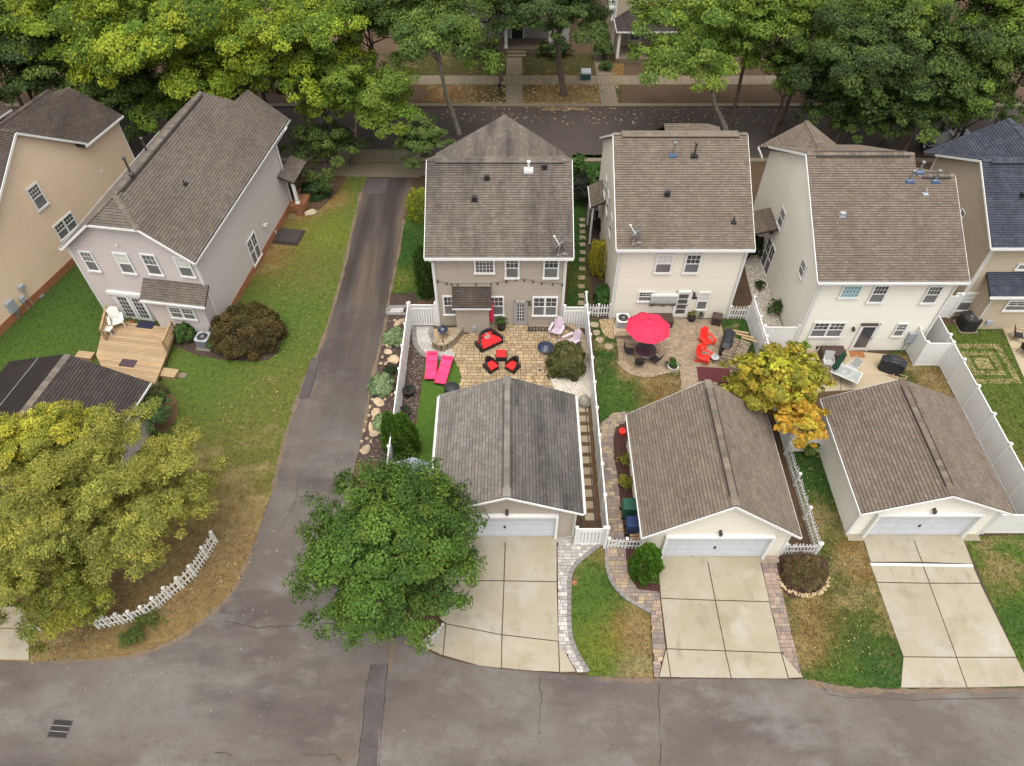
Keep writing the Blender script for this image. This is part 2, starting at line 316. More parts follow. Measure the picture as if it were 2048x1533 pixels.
def smoothline(p, n=6):         # Catmull-Rom through 2-D points
    p = [Vector((q[0], q[1], 0)) for q in p]; out = []
    for i in range(len(p)-1):
        a, b, c, d = p[max(i-1, 0)], p[i], p[i+1], p[min(i+2, len(p)-1)]
        for k in range(n):
            t = k/n; out.append(.5*((2*b)+(c-a)*t+(2*a-5*b+4*c-d)*t*t+(3*b-a-3*c+d)*t**3))
    out.append(p[-1]); return out
def sheet(name, px, z, m, label=None, parent=None, sm=0, kind='structure', thick=0):
    p = pts(px)
    if sm: p = smoothline(p + [p[0]], sm)[:-1]
    mb = MB()
    if thick: mb.prism([(q.x, q.y) for q in p], z-thick, z)
    else:
        q = ccw([(a.x, a.y) for a in p]); mb.add([(a[0], a[1], z) for a in q], [tuple(range(len(q)))])
    return struct(name, mb, m, label, parent, kind)
def strip(path, w, z, mb, c=None):
    path = [Vector((p[0], p[1], 0)) for p in path]; a = []
    for i, p in enumerate(path):
        d = (path[min(i+1, len(path)-1)]-path[max(i-1, 0)]).normalized(); n = Vector((-d.y, d.x, 0))
        ww = w if not isinstance(w, (list, tuple)) else w[i]
        a += [(*(p-n*ww/2).xy, z), (*(p+n*ww/2).xy, z)]
    mb.add(a, [(2*i, 2*i+2, 2*i+3, 2*i+1) for i in range(len(path)-1)], c); return mb
# ------------------------------------------------------------------ roofs and siding
def courses(mb, poly3, e, expo=.15, tabw=.30, t=.022, va=.13, keep=None):
    """lap shingle tabs over a planar convex polygon; e = direction of the eave.  keep collects (area, matrix) of whole tabs"""
    a = [Vector(p) for p in poly3]; e = Vector(e).normalized()
    nr = Vector()
    for i in range(1, len(a)-1): nr += (a[i]-a[0]).cross(a[i+1]-a[0])
    nr.normalize()
    if nr.z < 0: nr = -nr
    s = nr.cross(e).normalized()
    if s.z < 0: s = -s
    if e.cross(s).dot(nr) < 0: e = -e
    o = a[0]; q = ccw([((p-o).dot(e), (p-o).dot(s)) for p in a])
    b0 = min(p[1] for p in q); b1 = max(p[1] for p in q); a0 = min(p[0] for p in q); a1 = max(p[0] for p in q)
    k = 0; b = b0
    while b < b1 - .01:
        x = a0 - random.random()*tabw
        while x < a1:
            w = tabw*random.choice((.55, .8, 1, 1, 1.25)) if not keep is not None else tabw
            r = clip([(x+.004, b), (x+w-.004, b), (x+w-.004, b+expo), (x+.004, b+expo)], q)
            if r:
                c = rcol(va)
                full = abs(area(r)) > .985*(w-.008)*expo
                if keep is not None and full:
                    keep.append((o + e*(x+w/2) + s*b, e, s, nr, c[1]))
                else:
                    th = t*(.8+.4*random.random())
                    for lo_, hi_, kk in ((b, b+expo*.76, 1.), (b+expo*.76, b+expo, .50)):       # weathered face, then a dark granule band that paints in the lap's shadow
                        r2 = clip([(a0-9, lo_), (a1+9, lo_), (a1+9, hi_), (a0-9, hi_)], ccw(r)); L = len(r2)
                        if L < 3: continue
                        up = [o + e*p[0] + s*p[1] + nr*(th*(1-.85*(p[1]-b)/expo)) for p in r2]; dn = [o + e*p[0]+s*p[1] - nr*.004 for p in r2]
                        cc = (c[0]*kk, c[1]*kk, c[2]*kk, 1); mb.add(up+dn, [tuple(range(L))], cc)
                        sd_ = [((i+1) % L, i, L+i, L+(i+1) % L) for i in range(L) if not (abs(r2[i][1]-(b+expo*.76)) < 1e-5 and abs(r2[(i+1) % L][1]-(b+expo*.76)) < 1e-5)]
                        n0 = len(mb.v)-2*L; k6 = (c[0]*.5, c[1]*.5, c[2]*.5, 1)  # butt and side faces carry the same painted shade
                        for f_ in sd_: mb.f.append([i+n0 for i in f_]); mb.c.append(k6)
            x += w
        b += expo; k += 1
def cap_run(mb, p, q, w, h=.05, step=.3):
    p = Vector(p); q = Vector(q); L = (q-p).length; n = max(1, int(L/step)); d = (q-p)/n
    side = d.cross(Vector((0, 0, 1))).normalized()
    for i in range(n):
        a = p+d*i; b = a+d*1.02; k = .012 if i % 2 else .02
        z = Vector((0, 0, 1))
        mb.add([a-side*w-z*(h-k), a+z*k+z*.012, a+side*w-z*(h-k), b-side*w-z*h, b+z*.004, b+side*w-z*h], [(0, 1, 4, 3), (1, 2, 5, 4), (0, 2, 1), (3, 4, 5)], rcol(.22))
def clap(mb, poly3, n, expo=.135, out=.016):
    """lap siding over a vertical planar convex polygon with outward normal n"""
    n = Vector(n).normalized(); a = [Vector(p) for p in poly3]; e = Vector((0, 0, 1)).cross(n).normalized(); o = a[0]
    q = ccw([((p-o).dot(e), p.z) for p in a]); z0 = min(p[1] for p in q); z1 = max(p[1] for p in q)
    x0 = min(p[0] for p in q)-1; x1 = max(p[0] for p in q)+1
    F = lambda p, d: Vector((o.x, o.y, 0)) + e*p[0] + Vector((0, 0, p[1])) + n*d
    z = z0
    while z < z1-.005:
        tone = random.uniform(.975, 1.02)
        for lo_, hi_, kk in ((z, z+expo*.80, 1.), (z+expo*.80, z+expo, .58)):       # board face, then a darker strip painting the shadow under the next board
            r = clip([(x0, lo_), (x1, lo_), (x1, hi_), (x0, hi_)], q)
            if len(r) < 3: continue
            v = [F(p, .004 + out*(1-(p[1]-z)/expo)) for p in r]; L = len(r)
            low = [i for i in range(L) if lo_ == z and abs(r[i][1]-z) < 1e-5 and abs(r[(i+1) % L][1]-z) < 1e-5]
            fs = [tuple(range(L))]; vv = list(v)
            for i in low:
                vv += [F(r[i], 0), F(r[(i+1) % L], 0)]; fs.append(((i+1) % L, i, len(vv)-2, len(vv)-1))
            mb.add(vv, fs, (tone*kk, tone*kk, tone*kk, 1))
        z += expo
def roof_part(house, planes, m, name='roof', th=.16, expo=.15, tabw=.3, keepn=0, m2=None, fascia=True):
    """planes: list of (poly3, eave direction[, material]) in the house's frame.  Returns the roof object"""
    mb = MB()
    for pl in planes: mb.slab([Vector(p)-Vector((0, 0, .012)) for p in pl[0]], th)
    r = obj(name, mb, SH_DK, house)
    groups = {}
    for pl in planes: groups.setdefault(pl[2].name if len(pl) > 2 else m.name, []).append(pl)
    for mn, pls in groups.items():
        mm = MATS[mn]; sb = MB(); keep = [] if keepn else None
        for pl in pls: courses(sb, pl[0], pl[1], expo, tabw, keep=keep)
        if keep:
            M4 = top(house)
            keep.sort(key=lambda k: ((M4 @ k[0])-Vector((0, 0, CAM_H))).length)
            meshes = []
            for i in range(7):
                t = MB(); c = .86+.045*i; w = tabw/2-.004; h = .024
                g_ = expo*.76; hg = h-(h-.005)*.76; t.add([(-w, 0, h), (w, 0, h), (w, g_, hg), (-w, g_, hg)], [(0, 1, 2, 3)], (c*1.01, c, c*.99, 1)); t.add([(-w, g_, hg), (w, g_, hg), (w, expo, .005), (-w, expo, .005)], [(0, 1, 2, 3)], (c*.5, c*.5, c*.5, 1))  # upper strip darkened in place of the lap shadow
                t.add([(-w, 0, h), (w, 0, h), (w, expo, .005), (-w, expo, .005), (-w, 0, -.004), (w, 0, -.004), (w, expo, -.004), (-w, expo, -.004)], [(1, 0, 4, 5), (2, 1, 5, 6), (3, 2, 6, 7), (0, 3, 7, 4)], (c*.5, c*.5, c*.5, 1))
                meshes.append(t.mesh('shingle', mm))
            for j, (o, e, s, nr, c) in enumerate(keep):
                if j < keepn:
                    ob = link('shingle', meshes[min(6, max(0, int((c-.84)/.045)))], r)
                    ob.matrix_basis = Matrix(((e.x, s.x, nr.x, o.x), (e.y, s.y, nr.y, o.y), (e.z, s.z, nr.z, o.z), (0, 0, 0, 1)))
                else:
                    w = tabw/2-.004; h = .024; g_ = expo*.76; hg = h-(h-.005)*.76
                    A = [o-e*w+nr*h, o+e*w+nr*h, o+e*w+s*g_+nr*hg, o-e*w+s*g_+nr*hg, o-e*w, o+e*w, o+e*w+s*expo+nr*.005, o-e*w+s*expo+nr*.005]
                    sb.add(A, [(0, 1, 2, 3)], rcol(0, c)); n0 = len(sb.v)-8; k5 = rcol(0, c*.5)  # lap strip and edges get the painted shadow tone
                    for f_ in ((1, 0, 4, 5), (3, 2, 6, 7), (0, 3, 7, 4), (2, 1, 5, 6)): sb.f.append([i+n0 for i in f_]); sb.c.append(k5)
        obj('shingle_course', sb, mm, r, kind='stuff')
    return r
def caps(house, roof, runs, m, w=.15):
    for p, q in runs: mb = MB(); cap_run(mb, p, q, w); obj('ridge_cap', mb, m, roof, kind='stuff')
def trim(house, segs, w=.05, h=.2, name='fascia', m=None):
    for p, q in segs: obj(name, MB().beam(p, q, w, h*.62), m or WHITE, house)
def gutter(house, p, q):
    p = Vector(p); q = Vector(q); d = (q-p).normalized(); s = d.cross(Vector((0, 0, 1))); mb = MB()
    for off, zz, w, h in ((0, -.10, .13, .02), (.065, -.05, .012, .12), (-.065, -.05, .012, .12)):
        mb.beam(p+s*off+Vector((0, 0, zz)), q+s*off+Vector((0, 0, zz)), w, h)
    return obj('gutter', mb, ALU, house)
def downspout(house, path, m=None):
    return obj('downspout', MB().tube(path, .045, 4), m or ALU, house)
# ------------------------------------------------------------------ windows and doors on a wall plane
def wframe(n):                  # wall frame matrix columns: along (viewer's right), out, up
    n = Vector(n).normalized(); e = Vector((0, 0, 1)).cross(n).normalized(); return e, n
def window(house, o, n, tl, br, kind='sash', mun=(3, 2), lower=None, upper=None, world=True, fm=None):
    """tl, br are photo points of the outer frame on wall plane (o, n) given in world space"""
    H4 = top(house); e, n = wframe(n)
    a = hit(tl[0], tl[1], o, n); b = hit(br[0], br[1], o, n)
    w = abs((b-a).dot(e)); h = abs(a.z-b.z); c = (a+b)/2
    M = Matrix(((e.x, n.x, 0, c.x), (e.y, n.y, 0, c.y), (0, 0, 1, min(a.z, b.z)), (0, 0, 0, 1)))
    I = H4.inverted() @ M
    return window_at(house, I, w, h, kind, mun, lower, upper, fm)
def window_at(house, I, w, h, kind='sash', mun=(3, 2), lower=None, upper=None, fm=None):
    fw = min(.10, w*.13); d0, d1 = .015, .075; mb = MB(); mb.m = I
    fm = fm or WHITE
    mb.bx(-w/2, -w/2+fw, d0, d1, 0, h); mb.bx(w/2-fw, w/2, d0, d1, 0, h); mb.bx(-w/2+fw, w/2-fw, d0, d1, h-fw, h); mb.bx(-w/2-.03, w/2+.03, d0, d1+.03, -.02, fw)
    if kind == 'double': mb.bx(-fw*.6, fw*.6, d0, d1-.004, fw, h-fw)
    f = obj('window', mb, fm, house)
    spans = [(-w/2+fw, w/2-fw)] if kind != 'double' else [(-w/2+fw, -fw*.6), (fw*.6, w/2-fw)]
    z0, z1 = fw, h-fw; zm = (z0+z1)/2
    mu = MB(); mu.m = I
    for x0, x1 in spans:
        if kind in ('sash', 'double'):
            p = MB(); p.m = I; p.bx(x0, x1, .018, .036, zm+.02, z1); obj('pane', p, upper or GLASS, f)
            p = MB(); p.m = I; p.bx(x0, x1, .018, .030, z0, zm-.02); obj('pane', p, lower or SCREEN, f)
            mu.bx(x0, x1, .02, .06, zm-.025, zm+.025); za = zm+.025
        else:
            p = MB(); p.m = I; p.bx(x0, x1, .018, .036, z0, z1); obj('pane', p, upper or GLASS, f); za = z0
        t = .011
        for i in range(1, mun[0]): x = x0+(x1-x0)*i/mun[0]; mu.bx(x-t, x+t, .036, .046, za, z1)
        for i in range(1, mun[1]): z = za+(z1-za)*i/mun[1]; mu.bx(x0, x1, .036, .044, z-t, z+t)
    obj('muntin', mu, fm, f); return f
def wall_mat(house, o, n, tl, br):
    e, n = wframe(n); a = hit(tl[0], tl[1], o, n); b = hit(br[0], br[1], o, n)
    w = abs((b-a).dot(e)); h = abs(a.z-b.z); c = (a+b)/2
    M = Matrix(((e.x, n.x, 0, c.x), (e.y, n.y, 0, c.y), (0, 0, 1, min(a.z, b.z)), (0, 0, 0, 1)))
    return top(house).inverted() @ M, w, h
def garage_door(house, I, w, h, cols=8):
    d = MB(); d.m = I; d.bx(-w/2, w/2, -.05, .012, 0, h)
    g = obj('garage_door', d, GDOOR, house)
    pm = MB(); pm.bx(-w/cols/2+.05, w/cols/2-.05, 0, .010, .06, h/4-.06); me = pm.mesh('panel', GDOOR)
    for i in range(cols):
        for k in range(4):
            p = link('panel', me, g); p.matrix_basis = I @ Matrix.Translation((-w/2+w/cols*(i+.5), .012, k*h/4))
    sm = MB(); sm.m = I
    for k in range(1, 4): sm.bx(-w/2, w/2, .012, .016, k*h/4-.006, k*h/4+.006)
    obj('section_seam', sm, SEAM, g)
    hd = MB(); hd.m = I; hd.bx(-.05, .05, .012, .06, h*.42, h*.5); obj('handle', hd, BLACK, g)
    tm = MB(); tm.m = I; tm.bx(-w/2-.13, -w/2, .0, .20, 0, h+.12); tm.bx(w/2, w/2+.13, .0, .20, 0, h+.12); tm.bx(-w/2, w/2, .0, .20, h, h+.12); obj('door_trim', tm, WHITE, house)
    return g
def lamp(house, I):
    m = MB(); m.m = I; m.bx(-.06, .06, 0, .04, .05, .25); m.bx(-.02, .02, .04, .12, .16, .2); m.lathe([(.04, 0), (.085, .06), (.085, .2), (.02, .3)], 0, .15, 8)
    return obj('wall_lamp', m, BRONZE, house)
# ------------------------------------------------------------------ foliage
def leaf_mesh(name, P, Nn, size, cols, asp=.55, droop=0., dirs=None, m=None):
    n = len(P)
    rv = rng.normal(size=(n, 3)) if dirs is None else dirs + rng.normal(size=(n, 3))*.35
    T = rv - (rv*Nn).sum(1, keepdims=True)*Nn if dirs is None else rv
    T /= np.linalg.norm(T, axis=1, keepdims=True)+1e-9
    if droop: T[:, 2] -= droop; T /= np.linalg.norm(T, axis=1, keepdims=True)
    B = np.cross(Nn, T); B /= np.linalg.norm(B, axis=1, keepdims=True)+1e-9
    s = (size*rng.uniform(.6, 1.35, n))[:, None]
    F = np.cross(T, B)*s*.12
    V = np.stack([P-T*s*.5, P+B*s*asp*.5+F, P+T*s*.5, P-B*s*asp*.5+F], 1).reshape(-1, 3).astype(np.float32)
    me = bpy.data.meshes.new(name); me.vertices.add(4*n); me.vertices.foreach_set('co', V.ravel())
    me.loops.add(4*n); me.loops.foreach_set('vertex_index', np.arange(4*n, dtype=np.int32))
    me.polygons.add(n); me.polygons.foreach_set('loop_start', np.arange(0, 4*n, 4, dtype=np.int32)); me.polygons.foreach_set('loop_total', np.full(n, 4, np.int32))
    me.materials.append(m or LEAF)
    at = me.attributes.new('Col', 'FLOAT_COLOR', 'FACE'); at.data.foreach_set('color', np.hstack([cols, np.ones((n, 1))]).astype(np.float32).ravel())
    me.update(calc_edges=True); return me
def pal_cols(n, pal, seed_mix=None, var=.18):
    pal = np.array(pal); k = len(pal); i = rng.integers(0, k, n) if seed_mix is None else seed_mix
    c = pal[i]*rng.uniform(1-var, 1+var, (n, 1)); return c
def unit(n):
    v = rng.normal(size=(n, 3)); return v/np.linalg.norm(v, axis=1, keepdims=True)
def crown_pts(c, Rr, n, nl, lr=.42, shell=.7, flat=.0, twigs=8, low=-.35, ragged=.25):
    """leaves on twigs, twigs on boughs: boughs fill an ellipsoid crown unevenly, so the outline is ragged and gaps show"""
    c = np.array(c); Rr = np.array(Rr); Rm = Rr.mean()
    d = unit(nl); d[:, 2] = np.where(d[:, 2] < low, -d[:, 2], d[:, 2])
    q = np.clip(1-lr*.75-ragged*rng.random((nl, 1))**1.6, .12, 1); far = rng.random((nl, 1)) < .25; q = np.where(far, q*rng.uniform(.3, .8, (nl, 1)), q)
    LC = c + d*q*Rr; LR = Rm*lr*rng.uniform(.6, 1.2, nl)
    ax = d + np.array([0, 0, -.35]); ax /= np.linalg.norm(ax, axis=1, keepdims=True)
    nt = nl*twigs; ti = np.repeat(np.arange(nl), twigs); v = unit(nt); v[:, 2] = np.where(v[:, 2] < -.3, -v[:, 2]*.6, v[:, 2])
    rr = rng.uniform(shell, 1.1, (nt, 1)); al = (v*ax[ti]).sum(1, keepdims=True)
    TP = LC[ti] + (v*.85 + ax[ti]*al*.75)*LR[ti][:, None]*rr*np.array([1, 1, .78-flat])
    ts = LR[ti]*rng.uniform(.20, .40, nt)
    w = ts**2; li = rng.choice(nt, n, p=w/w.sum()); u = unit(n)*(rng.random((n, 1))**.45); u = u*np.array([1.15, 1.15, .6])
    P = TP[li] + u*ts[li][:, None]*1.25
    N = u*.5 + v[li]*.5 + (P-c)/Rr*.35 + rng.normal(size=(n, 3))*.40; N[:, 2] += .45
    N /= np.linalg.norm(N, axis=1, keepdims=True)
    return P, N, ti[li], li, LC, LR
def crown(parent, c, Rr, n, size, pal, nl=26, lr=.42, asp=.55, flat=0., droop=0., mixp=.75, name='crown', radial=False, shell=.7, twigs=8, ragged=.25, low=-.35):
    P, N, li, tw, LC, LR = crown_pts(c, Rr, n, nl, lr, shell, flat, twigs, low, ragged)
    k = len(pal); lobe_c = rng.integers(0, k, nl); tw_c = np.where(rng.random(nl*twigs) < .65, np.repeat(lobe_c, twigs), rng.integers(0, k, nl*twigs))
    ci = np.where(rng.random(n) < mixp, tw_c[tw], rng.integers(0, k, n))
    cols = pal_cols(n, pal, ci)*(rng.uniform(.85, 1.15, nl)[li])[:, None]*(rng.uniform(.82, 1.2, nl*twigs)[tw])[:, None]
    dirs = None
    if radial: dirs = (P-LC[li]); dirs /= np.linalg.norm(dirs, axis=1, keepdims=True)+1e-9; dirs = dirs*.6+unit(n)*.6; dirs[:, 2] -= .45
    return link(name, leaf_mesh(name, P, N, size, np.clip(cols, 0, 1), asp, dirs=dirs), parent), LC
def tree(name, label, base, cz, Rr, n, size, pal, trunk_r=.18, group=None, bark=None, nl=26, lr=.42, cat='tree', limbs=9, **k):
    t = thing(name, label, cat, (base[0], base[1], 0), 0, group)
    off = k.pop('off', (0, 0))
    cr, LC = crown(t, (off[0], off[1], cz), Rr, n, size, pal, nl, lr, **k)
    mb = MB(); z1 = cz - Rr[2]*.35
    mid = Vector((random.uniform(-.15, .15)+off[0]*.5, random.uniform(-.15, .15)+off[1]*.5, z1*.55)); end = Vector((off[0], off[1], z1+Rr[2]*.5))
    mb.tube([(0, 0, -.1), (0, 0, .25), mid, end], [trunk_r*1.5, trunk_r, trunk_r*.75, trunk_r*.35], 8)
    for i in random.sample(range(nl), min(limbs, nl)):
        q = Vector(LC[i]); s = mid.lerp(end, random.uniform(.2, .9)); mb.tube([s, s.lerp(q, .5)+Vector((0, 0, .25)), q], [trunk_r*.4, trunk_r*.25, trunk_r*.1], 5)
    obj('trunk', mb, bark or BARK, t, smooth=True); return t
def shrub(name, label, loc, r, h, n, size, pal, cat='shrub', group=None, asp=.6, nl=26, lr=.36, shape='ball', radial=False, **k):
    k.setdefault('ragged', .1)
    t = thing(name, label, cat, loc, 0, group)
    rx = r if isinstance(r, (tuple, list)) else (r, r)
    if shape == 'ball':
        crown(t, (0, 0, h*.5), (rx[0], rx[1], h*.52), n, size, pal, nl, lr, asp, name='foliage', radial=radial, **k)
    elif shape == 'dome':                               # clipped or weeping mound: leaves in a bumpy skin
        nb = nl*3; B_ = unit(nb); B_[:, 2] = np.abs(B_[:, 2])*1.1-.12; B_ /= np.linalg.norm(B_, axis=1, keepdims=True); bi = rng.integers(0, nb, n)
        D = B_[bi] + rng.normal(size=(n, 3))*lr*.42; D[:, 2] = np.maximum(D[:, 2], -.25); D /= np.linalg.norm(D, axis=1, keepdims=True)
        bump = 1-.22*np.clip(np.linalg.norm(D-B_[bi], axis=1)/(lr*.6), 0, 1)**2 - rng.random(n)*.09*(1+k.get('deep', 0))
        P = D*bump[:, None]*np.array([rx[0], rx[1], h*.80]) + np.array([0, 0, h*.2]); N = D*.8 + rng.normal(size=(n, 3))*.38 + np.array([0, 0, .35]); N /= np.linalg.norm(N, axis=1, keepdims=True)
        pc = np.array(pal); bc = rng.integers(0, len(pal), nb); ci = np.where(rng.random(n) < .6, bc[bi], rng.integers(0, len(pal), n)); cols = pc[ci]*rng.uniform(.8, 1.2, (n, 1))*(rng.uniform(.85, 1.15, nb)[bi])[:, None]
        dirs = D*.5+unit(n)*.6-np.array([0, 0, .5]) if radial else None
        link('foliage', leaf_mesh('foliage', P, N, size, np.clip(cols, 0, 1), asp, dirs=dirs), t)
    else:                                               # upright cone / column of dense sprays
        v = rng.random(n); a = rng.uniform(0, 2*math.pi, n); z = v*h
        if shape == 'cone': prof = np.sqrt(np.clip(1-v**1.5, 0, 1))*(.72+.28*np.clip(v*5, 0, 1))
        else: prof = np.clip((1-v)*6, 0, 1)**.5*(.85+.15*np.clip(v*4, 0, 1))
        rr = prof*(1+.13*np.sin(a*7+z*3)+.10*np.sin(z*9+a*3))*rng.uniform(.80, 1.05, n)
        P = np.stack([rr*np.cos(a)*rx[0], rr*np.sin(a)*rx[1], z], 1)
        N = np.stack([np.cos(a), np.sin(a), .55+v*.9], 1)+rng.normal(size=(n, 3))*.4; N /= np.linalg.norm(N, axis=1, keepdims=True)
        dirs = np.stack([np.cos(a)*.5, np.sin(a)*.5, np.ones(n)], 1)
        g = (np.sin(a*7+z*3)*.5+.5)[:, None]
        link('foliage', leaf_mesh('foliage', P, N, size, np.clip(pal_cols(n, pal)*(.88+.22*g), 0, 1), asp, dirs=dirs), t)
    mb = MB()
    for i in range(4):
        a = i*1.6+.3; mb.tube([(0, 0, -.05), (rx[0]*.3*math.cos(a), rx[1]*.3*math.sin(a), h*.35), (rx[0]*.45*math.cos(a), rx[1]*.45*math.sin(a), h*.62)], [.035, .025, .012], 5)
    obj('stem', mb, BARK, t); return t
def scatter_mesh(px, n, z=0., avoid=()):
    poly = [(p.x, p.y) for p in pts(px)] if not isinstance(px[0], Vector) else [(p.x, p.y) for p in px]
    x0 = min(p[0] for p in poly); x1 = max(p[0] for p in poly); y0 = min(p[1] for p in poly); y1 = max(p[1] for p in poly); out = []
    tries = 0
    while len(out) < n and tries < n*8:
        tries += 1; p = (random.uniform(x0, x1), random.uniform(y0, y1))
        if inside(p, poly): out.append(p)
    return out
def pebbles(name, px, n, r, m, z, label, pal=((1, 1, 1),), parent=None, flat=.55):
    mb = MB()
    for x, y in scatter_mesh(px, n):
        q = r*random.uniform(.55, 1.4); c = random.choice(pal); s = random.uniform(.75, 1.15); a = random.random()*3
        k = 5; v = [(x+q*math.cos(a+i*2*math.pi/k)*random.uniform(.8, 1.1), y+q*math.sin(a+i*2*math.pi/k)*random.uniform(.7, 1.1), z) for i in range(k)]
        v += [(x+(p[0]-x)*.6, y+(p[1]-y)*.6, z+q*flat) for p in v]
        mb.add(v, [tuple(range(k, 2*k))]+[(i, (i+1) % k, k+(i+1) % k, k+i) for i in range(k)], (c[0]*s, c[1]*s, c[2]*s, 1))
    o = obj(name, mb, m); return tag(o, label, kind='stuff')
def tufts(name, px, n, h, m, z, label, lean=.5):
    L = scatter_mesh(px, n); n = len(L); P = np.array([(x, y, z+h*.35) for x, y in L])
    a = rng.uniform(0, 2*math.pi, n); N = np.stack([np.cos(a), np.sin(a), np.zeros(n)], 1)
    dirs = np.stack([rng.normal(size=n)*lean, rng.normal(size=n)*lean, np.ones(n)], 1)
    o = link(name, leaf_mesh(name, P, N, h, np.ones((n, 3)), .45, dirs=dirs, m=m)); return tag(o, label, kind='stuff')
# ================================================================== THE GROUND
def lawn_mat():
    m = bpy.data.materials.new('lawn grass'); m.use_nodes = True; nt = m.node_tree; N = nt.nodes; L = nt.links; p = N['Principled BSDF']
    p.inputs['Roughness'].default_value = .95; p.inputs['Specular IOR Level'].default_value = .1
    geo = N.new('ShaderNodeNewGeometry'); at = N.new('ShaderNodeAttribute'); at.attribute_name = 'Col'; dr = N.new('ShaderNodeAttribute'); dr.attribute_name = 'Dry'
    def noise(sc, det, ro=.6):
        n = N.new('ShaderNodeTexNoise'); n.inputs['Scale'].default_value = sc; n.inputs['Detail'].default_value = det; n.inputs['Roughness'].default_value = ro; L.new(geo.outputs['Position'], n.inputs[0]); return n.outputs[0]
    def math_(op, a, b):
        n = N.new('ShaderNodeMath'); n.operation = op
        for i, x in enumerate((a, b)):
            if isinstance(x, float): n.inputs[i].default_value = x
            else: L.new(x, n.inputs[i])
        return n.outputs[0]
    def mix(f, a, b, bt='MIX'):
        n = N.new('ShaderNodeMix'); n.data_type = 'RGBA'; n.blend_type = bt
        for i, x in ((0, f), (6, a), (7, b)):
            if isinstance(x, float): n.inputs[i].default_value = x
            elif isinstance(x, tuple): n.inputs[i].default_value = (*x, 1)
            else: L.new(x, n.inputs[i])
        return n.outputs[2]
    def ramp(x, lo, hi, t0=0., t1=1.):
        n = N.new('ShaderNodeMapRange'); n.inputs[1].default_value = lo; n.inputs[2].default_value = hi; n.inputs[3].default_value = t0; n.inputs[4].default_value = t1; L.new(x, n.inputs[0]); return n.outputs[0]
    d = math_('ADD', noise(.75, 8., .66), math_('MULTIPLY', math_('SUBTRACT', dr.outputs['Fac'], .5), .55))
    c = mix(ramp(d, .49, .66, 0, .9), at.outputs['Color'], (.185, .145, .076))
    d2 = math_('ADD', noise(1.7, 8., .7), math_('MULTIPLY', math_('SUBTRACT', dr.outputs['Fac'], .5), .35))
    c = mix(ramp(d2, .56, .70, 0, .6), c, (.120, .080, .038))
    c = mix(ramp(noise(3.2, 6.), .35, .68), c, mix(1., c, (1.45, 1.35, 1.1), 'MULTIPLY'))
    c = mix(ramp(noise(14., 4.), .42, .70, 0, .8), c, mix(1., c, (.5, .55, .5), 'MULTIPLY'))
    c = mix(ramp(noise(48., 2.), .5, .75, 0, .7), c, mix(1., c, (1.7, 1.6, 1.4), 'MULTIPLY'))
    L.new(c, p.inputs['Base Color'])
    b = N.new('ShaderNodeBump'); b.inputs['Strength'].default_value = .9; b.inputs['Distance'].default_value = .05; L.new(noise(28., 3.), b.inputs['Height']); L.new(b.outputs[0], p.inputs['Normal'])
    return m
LAWN = lawn_mat()
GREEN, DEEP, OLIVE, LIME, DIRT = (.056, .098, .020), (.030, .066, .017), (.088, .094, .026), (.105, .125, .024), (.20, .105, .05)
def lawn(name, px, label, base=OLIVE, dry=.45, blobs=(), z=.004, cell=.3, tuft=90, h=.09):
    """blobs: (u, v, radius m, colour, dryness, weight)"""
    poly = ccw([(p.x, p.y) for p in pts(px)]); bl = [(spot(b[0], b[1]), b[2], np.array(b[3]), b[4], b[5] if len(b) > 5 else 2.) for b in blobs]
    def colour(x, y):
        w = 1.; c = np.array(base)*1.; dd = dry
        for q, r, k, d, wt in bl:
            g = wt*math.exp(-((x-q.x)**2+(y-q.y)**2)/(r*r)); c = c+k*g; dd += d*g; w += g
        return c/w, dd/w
    x0 = min(p[0] for p in poly); x1 = max(p[0] for p in poly); y0 = min(p[1] for p in poly); y1 = max(p[1] for p in poly)
    idx = {}; V = []; Fc = []
    y = y0
    while y < y1:
        x = x0
        while x < x1:
            r = clip(poly, [(x, y), (x+cell, y), (x+cell, y+cell), (x, y+cell)])
            if len(r) >= 3 and abs(area(r)) > 1e-4:
                f = []
                for p in r:
                    k = (round(p[0], 3), round(p[1], 3))
                    if k not in idx: idx[k] = len(V); V.append((p[0], p[1], z))
                    if not f or f[-1] != idx[k]: f.append(idx[k])
                if len(set(f)) >= 3 and f[0] != f[-1]: Fc.append(f)
            x += cell
        y += cell
    me = bpy.data.meshes.new(name); me.from_pydata(V, [], Fc); me.materials.append(LAWN)
    cc = [colour(p[0], p[1]) for p in V]
    a = me.attributes.new('Col', 'FLOAT_COLOR', 'POINT'); a.data.foreach_set('color', np.array([(*c, 1) for c, d in cc], np.float32).ravel())
    a = me.attributes.new('Dry', 'FLOAT', 'POINT'); a.data.foreach_set('value', np.array([d for c, d in cc], np.float32))
    me.validate(); o = link(name, me); tag(o, label, kind='structure')
    if tuft:
        n = int(min(40000, abs(area(poly))*tuft*1.5)); Lp = [q for q in scatter_mesh([Vector((a, b, 0)) for a, b in poly], n)]; n = len(Lp)
        cd = [colour(*q) for q in Lp]; P = np.array([(q[0], q[1], z+h*.3) for q in Lp]); an = rng.uniform(0, 6.28, n)
        Nn = np.stack([np.cos(an), np.sin(an), np.zeros(n)], 1); dirs = np.stack([rng.normal(size=n)*.7, rng.normal(size=n)*.7, np.ones(n)], 1)
        me = leaf_mesh('grass', P, Nn, h, np.array([c for c, d in cd])*1.15, .5, dirs=dirs, m=LAWN)
        a = me.attributes.new('Dry', 'FLOAT', 'FACE'); a.data.foreach_set('value', np.array([d for c, d in cd], np.float32))
        tag(link('grass', me), label.replace('lawn', 'lawn grass blades', 1), kind='stuff')
    return o
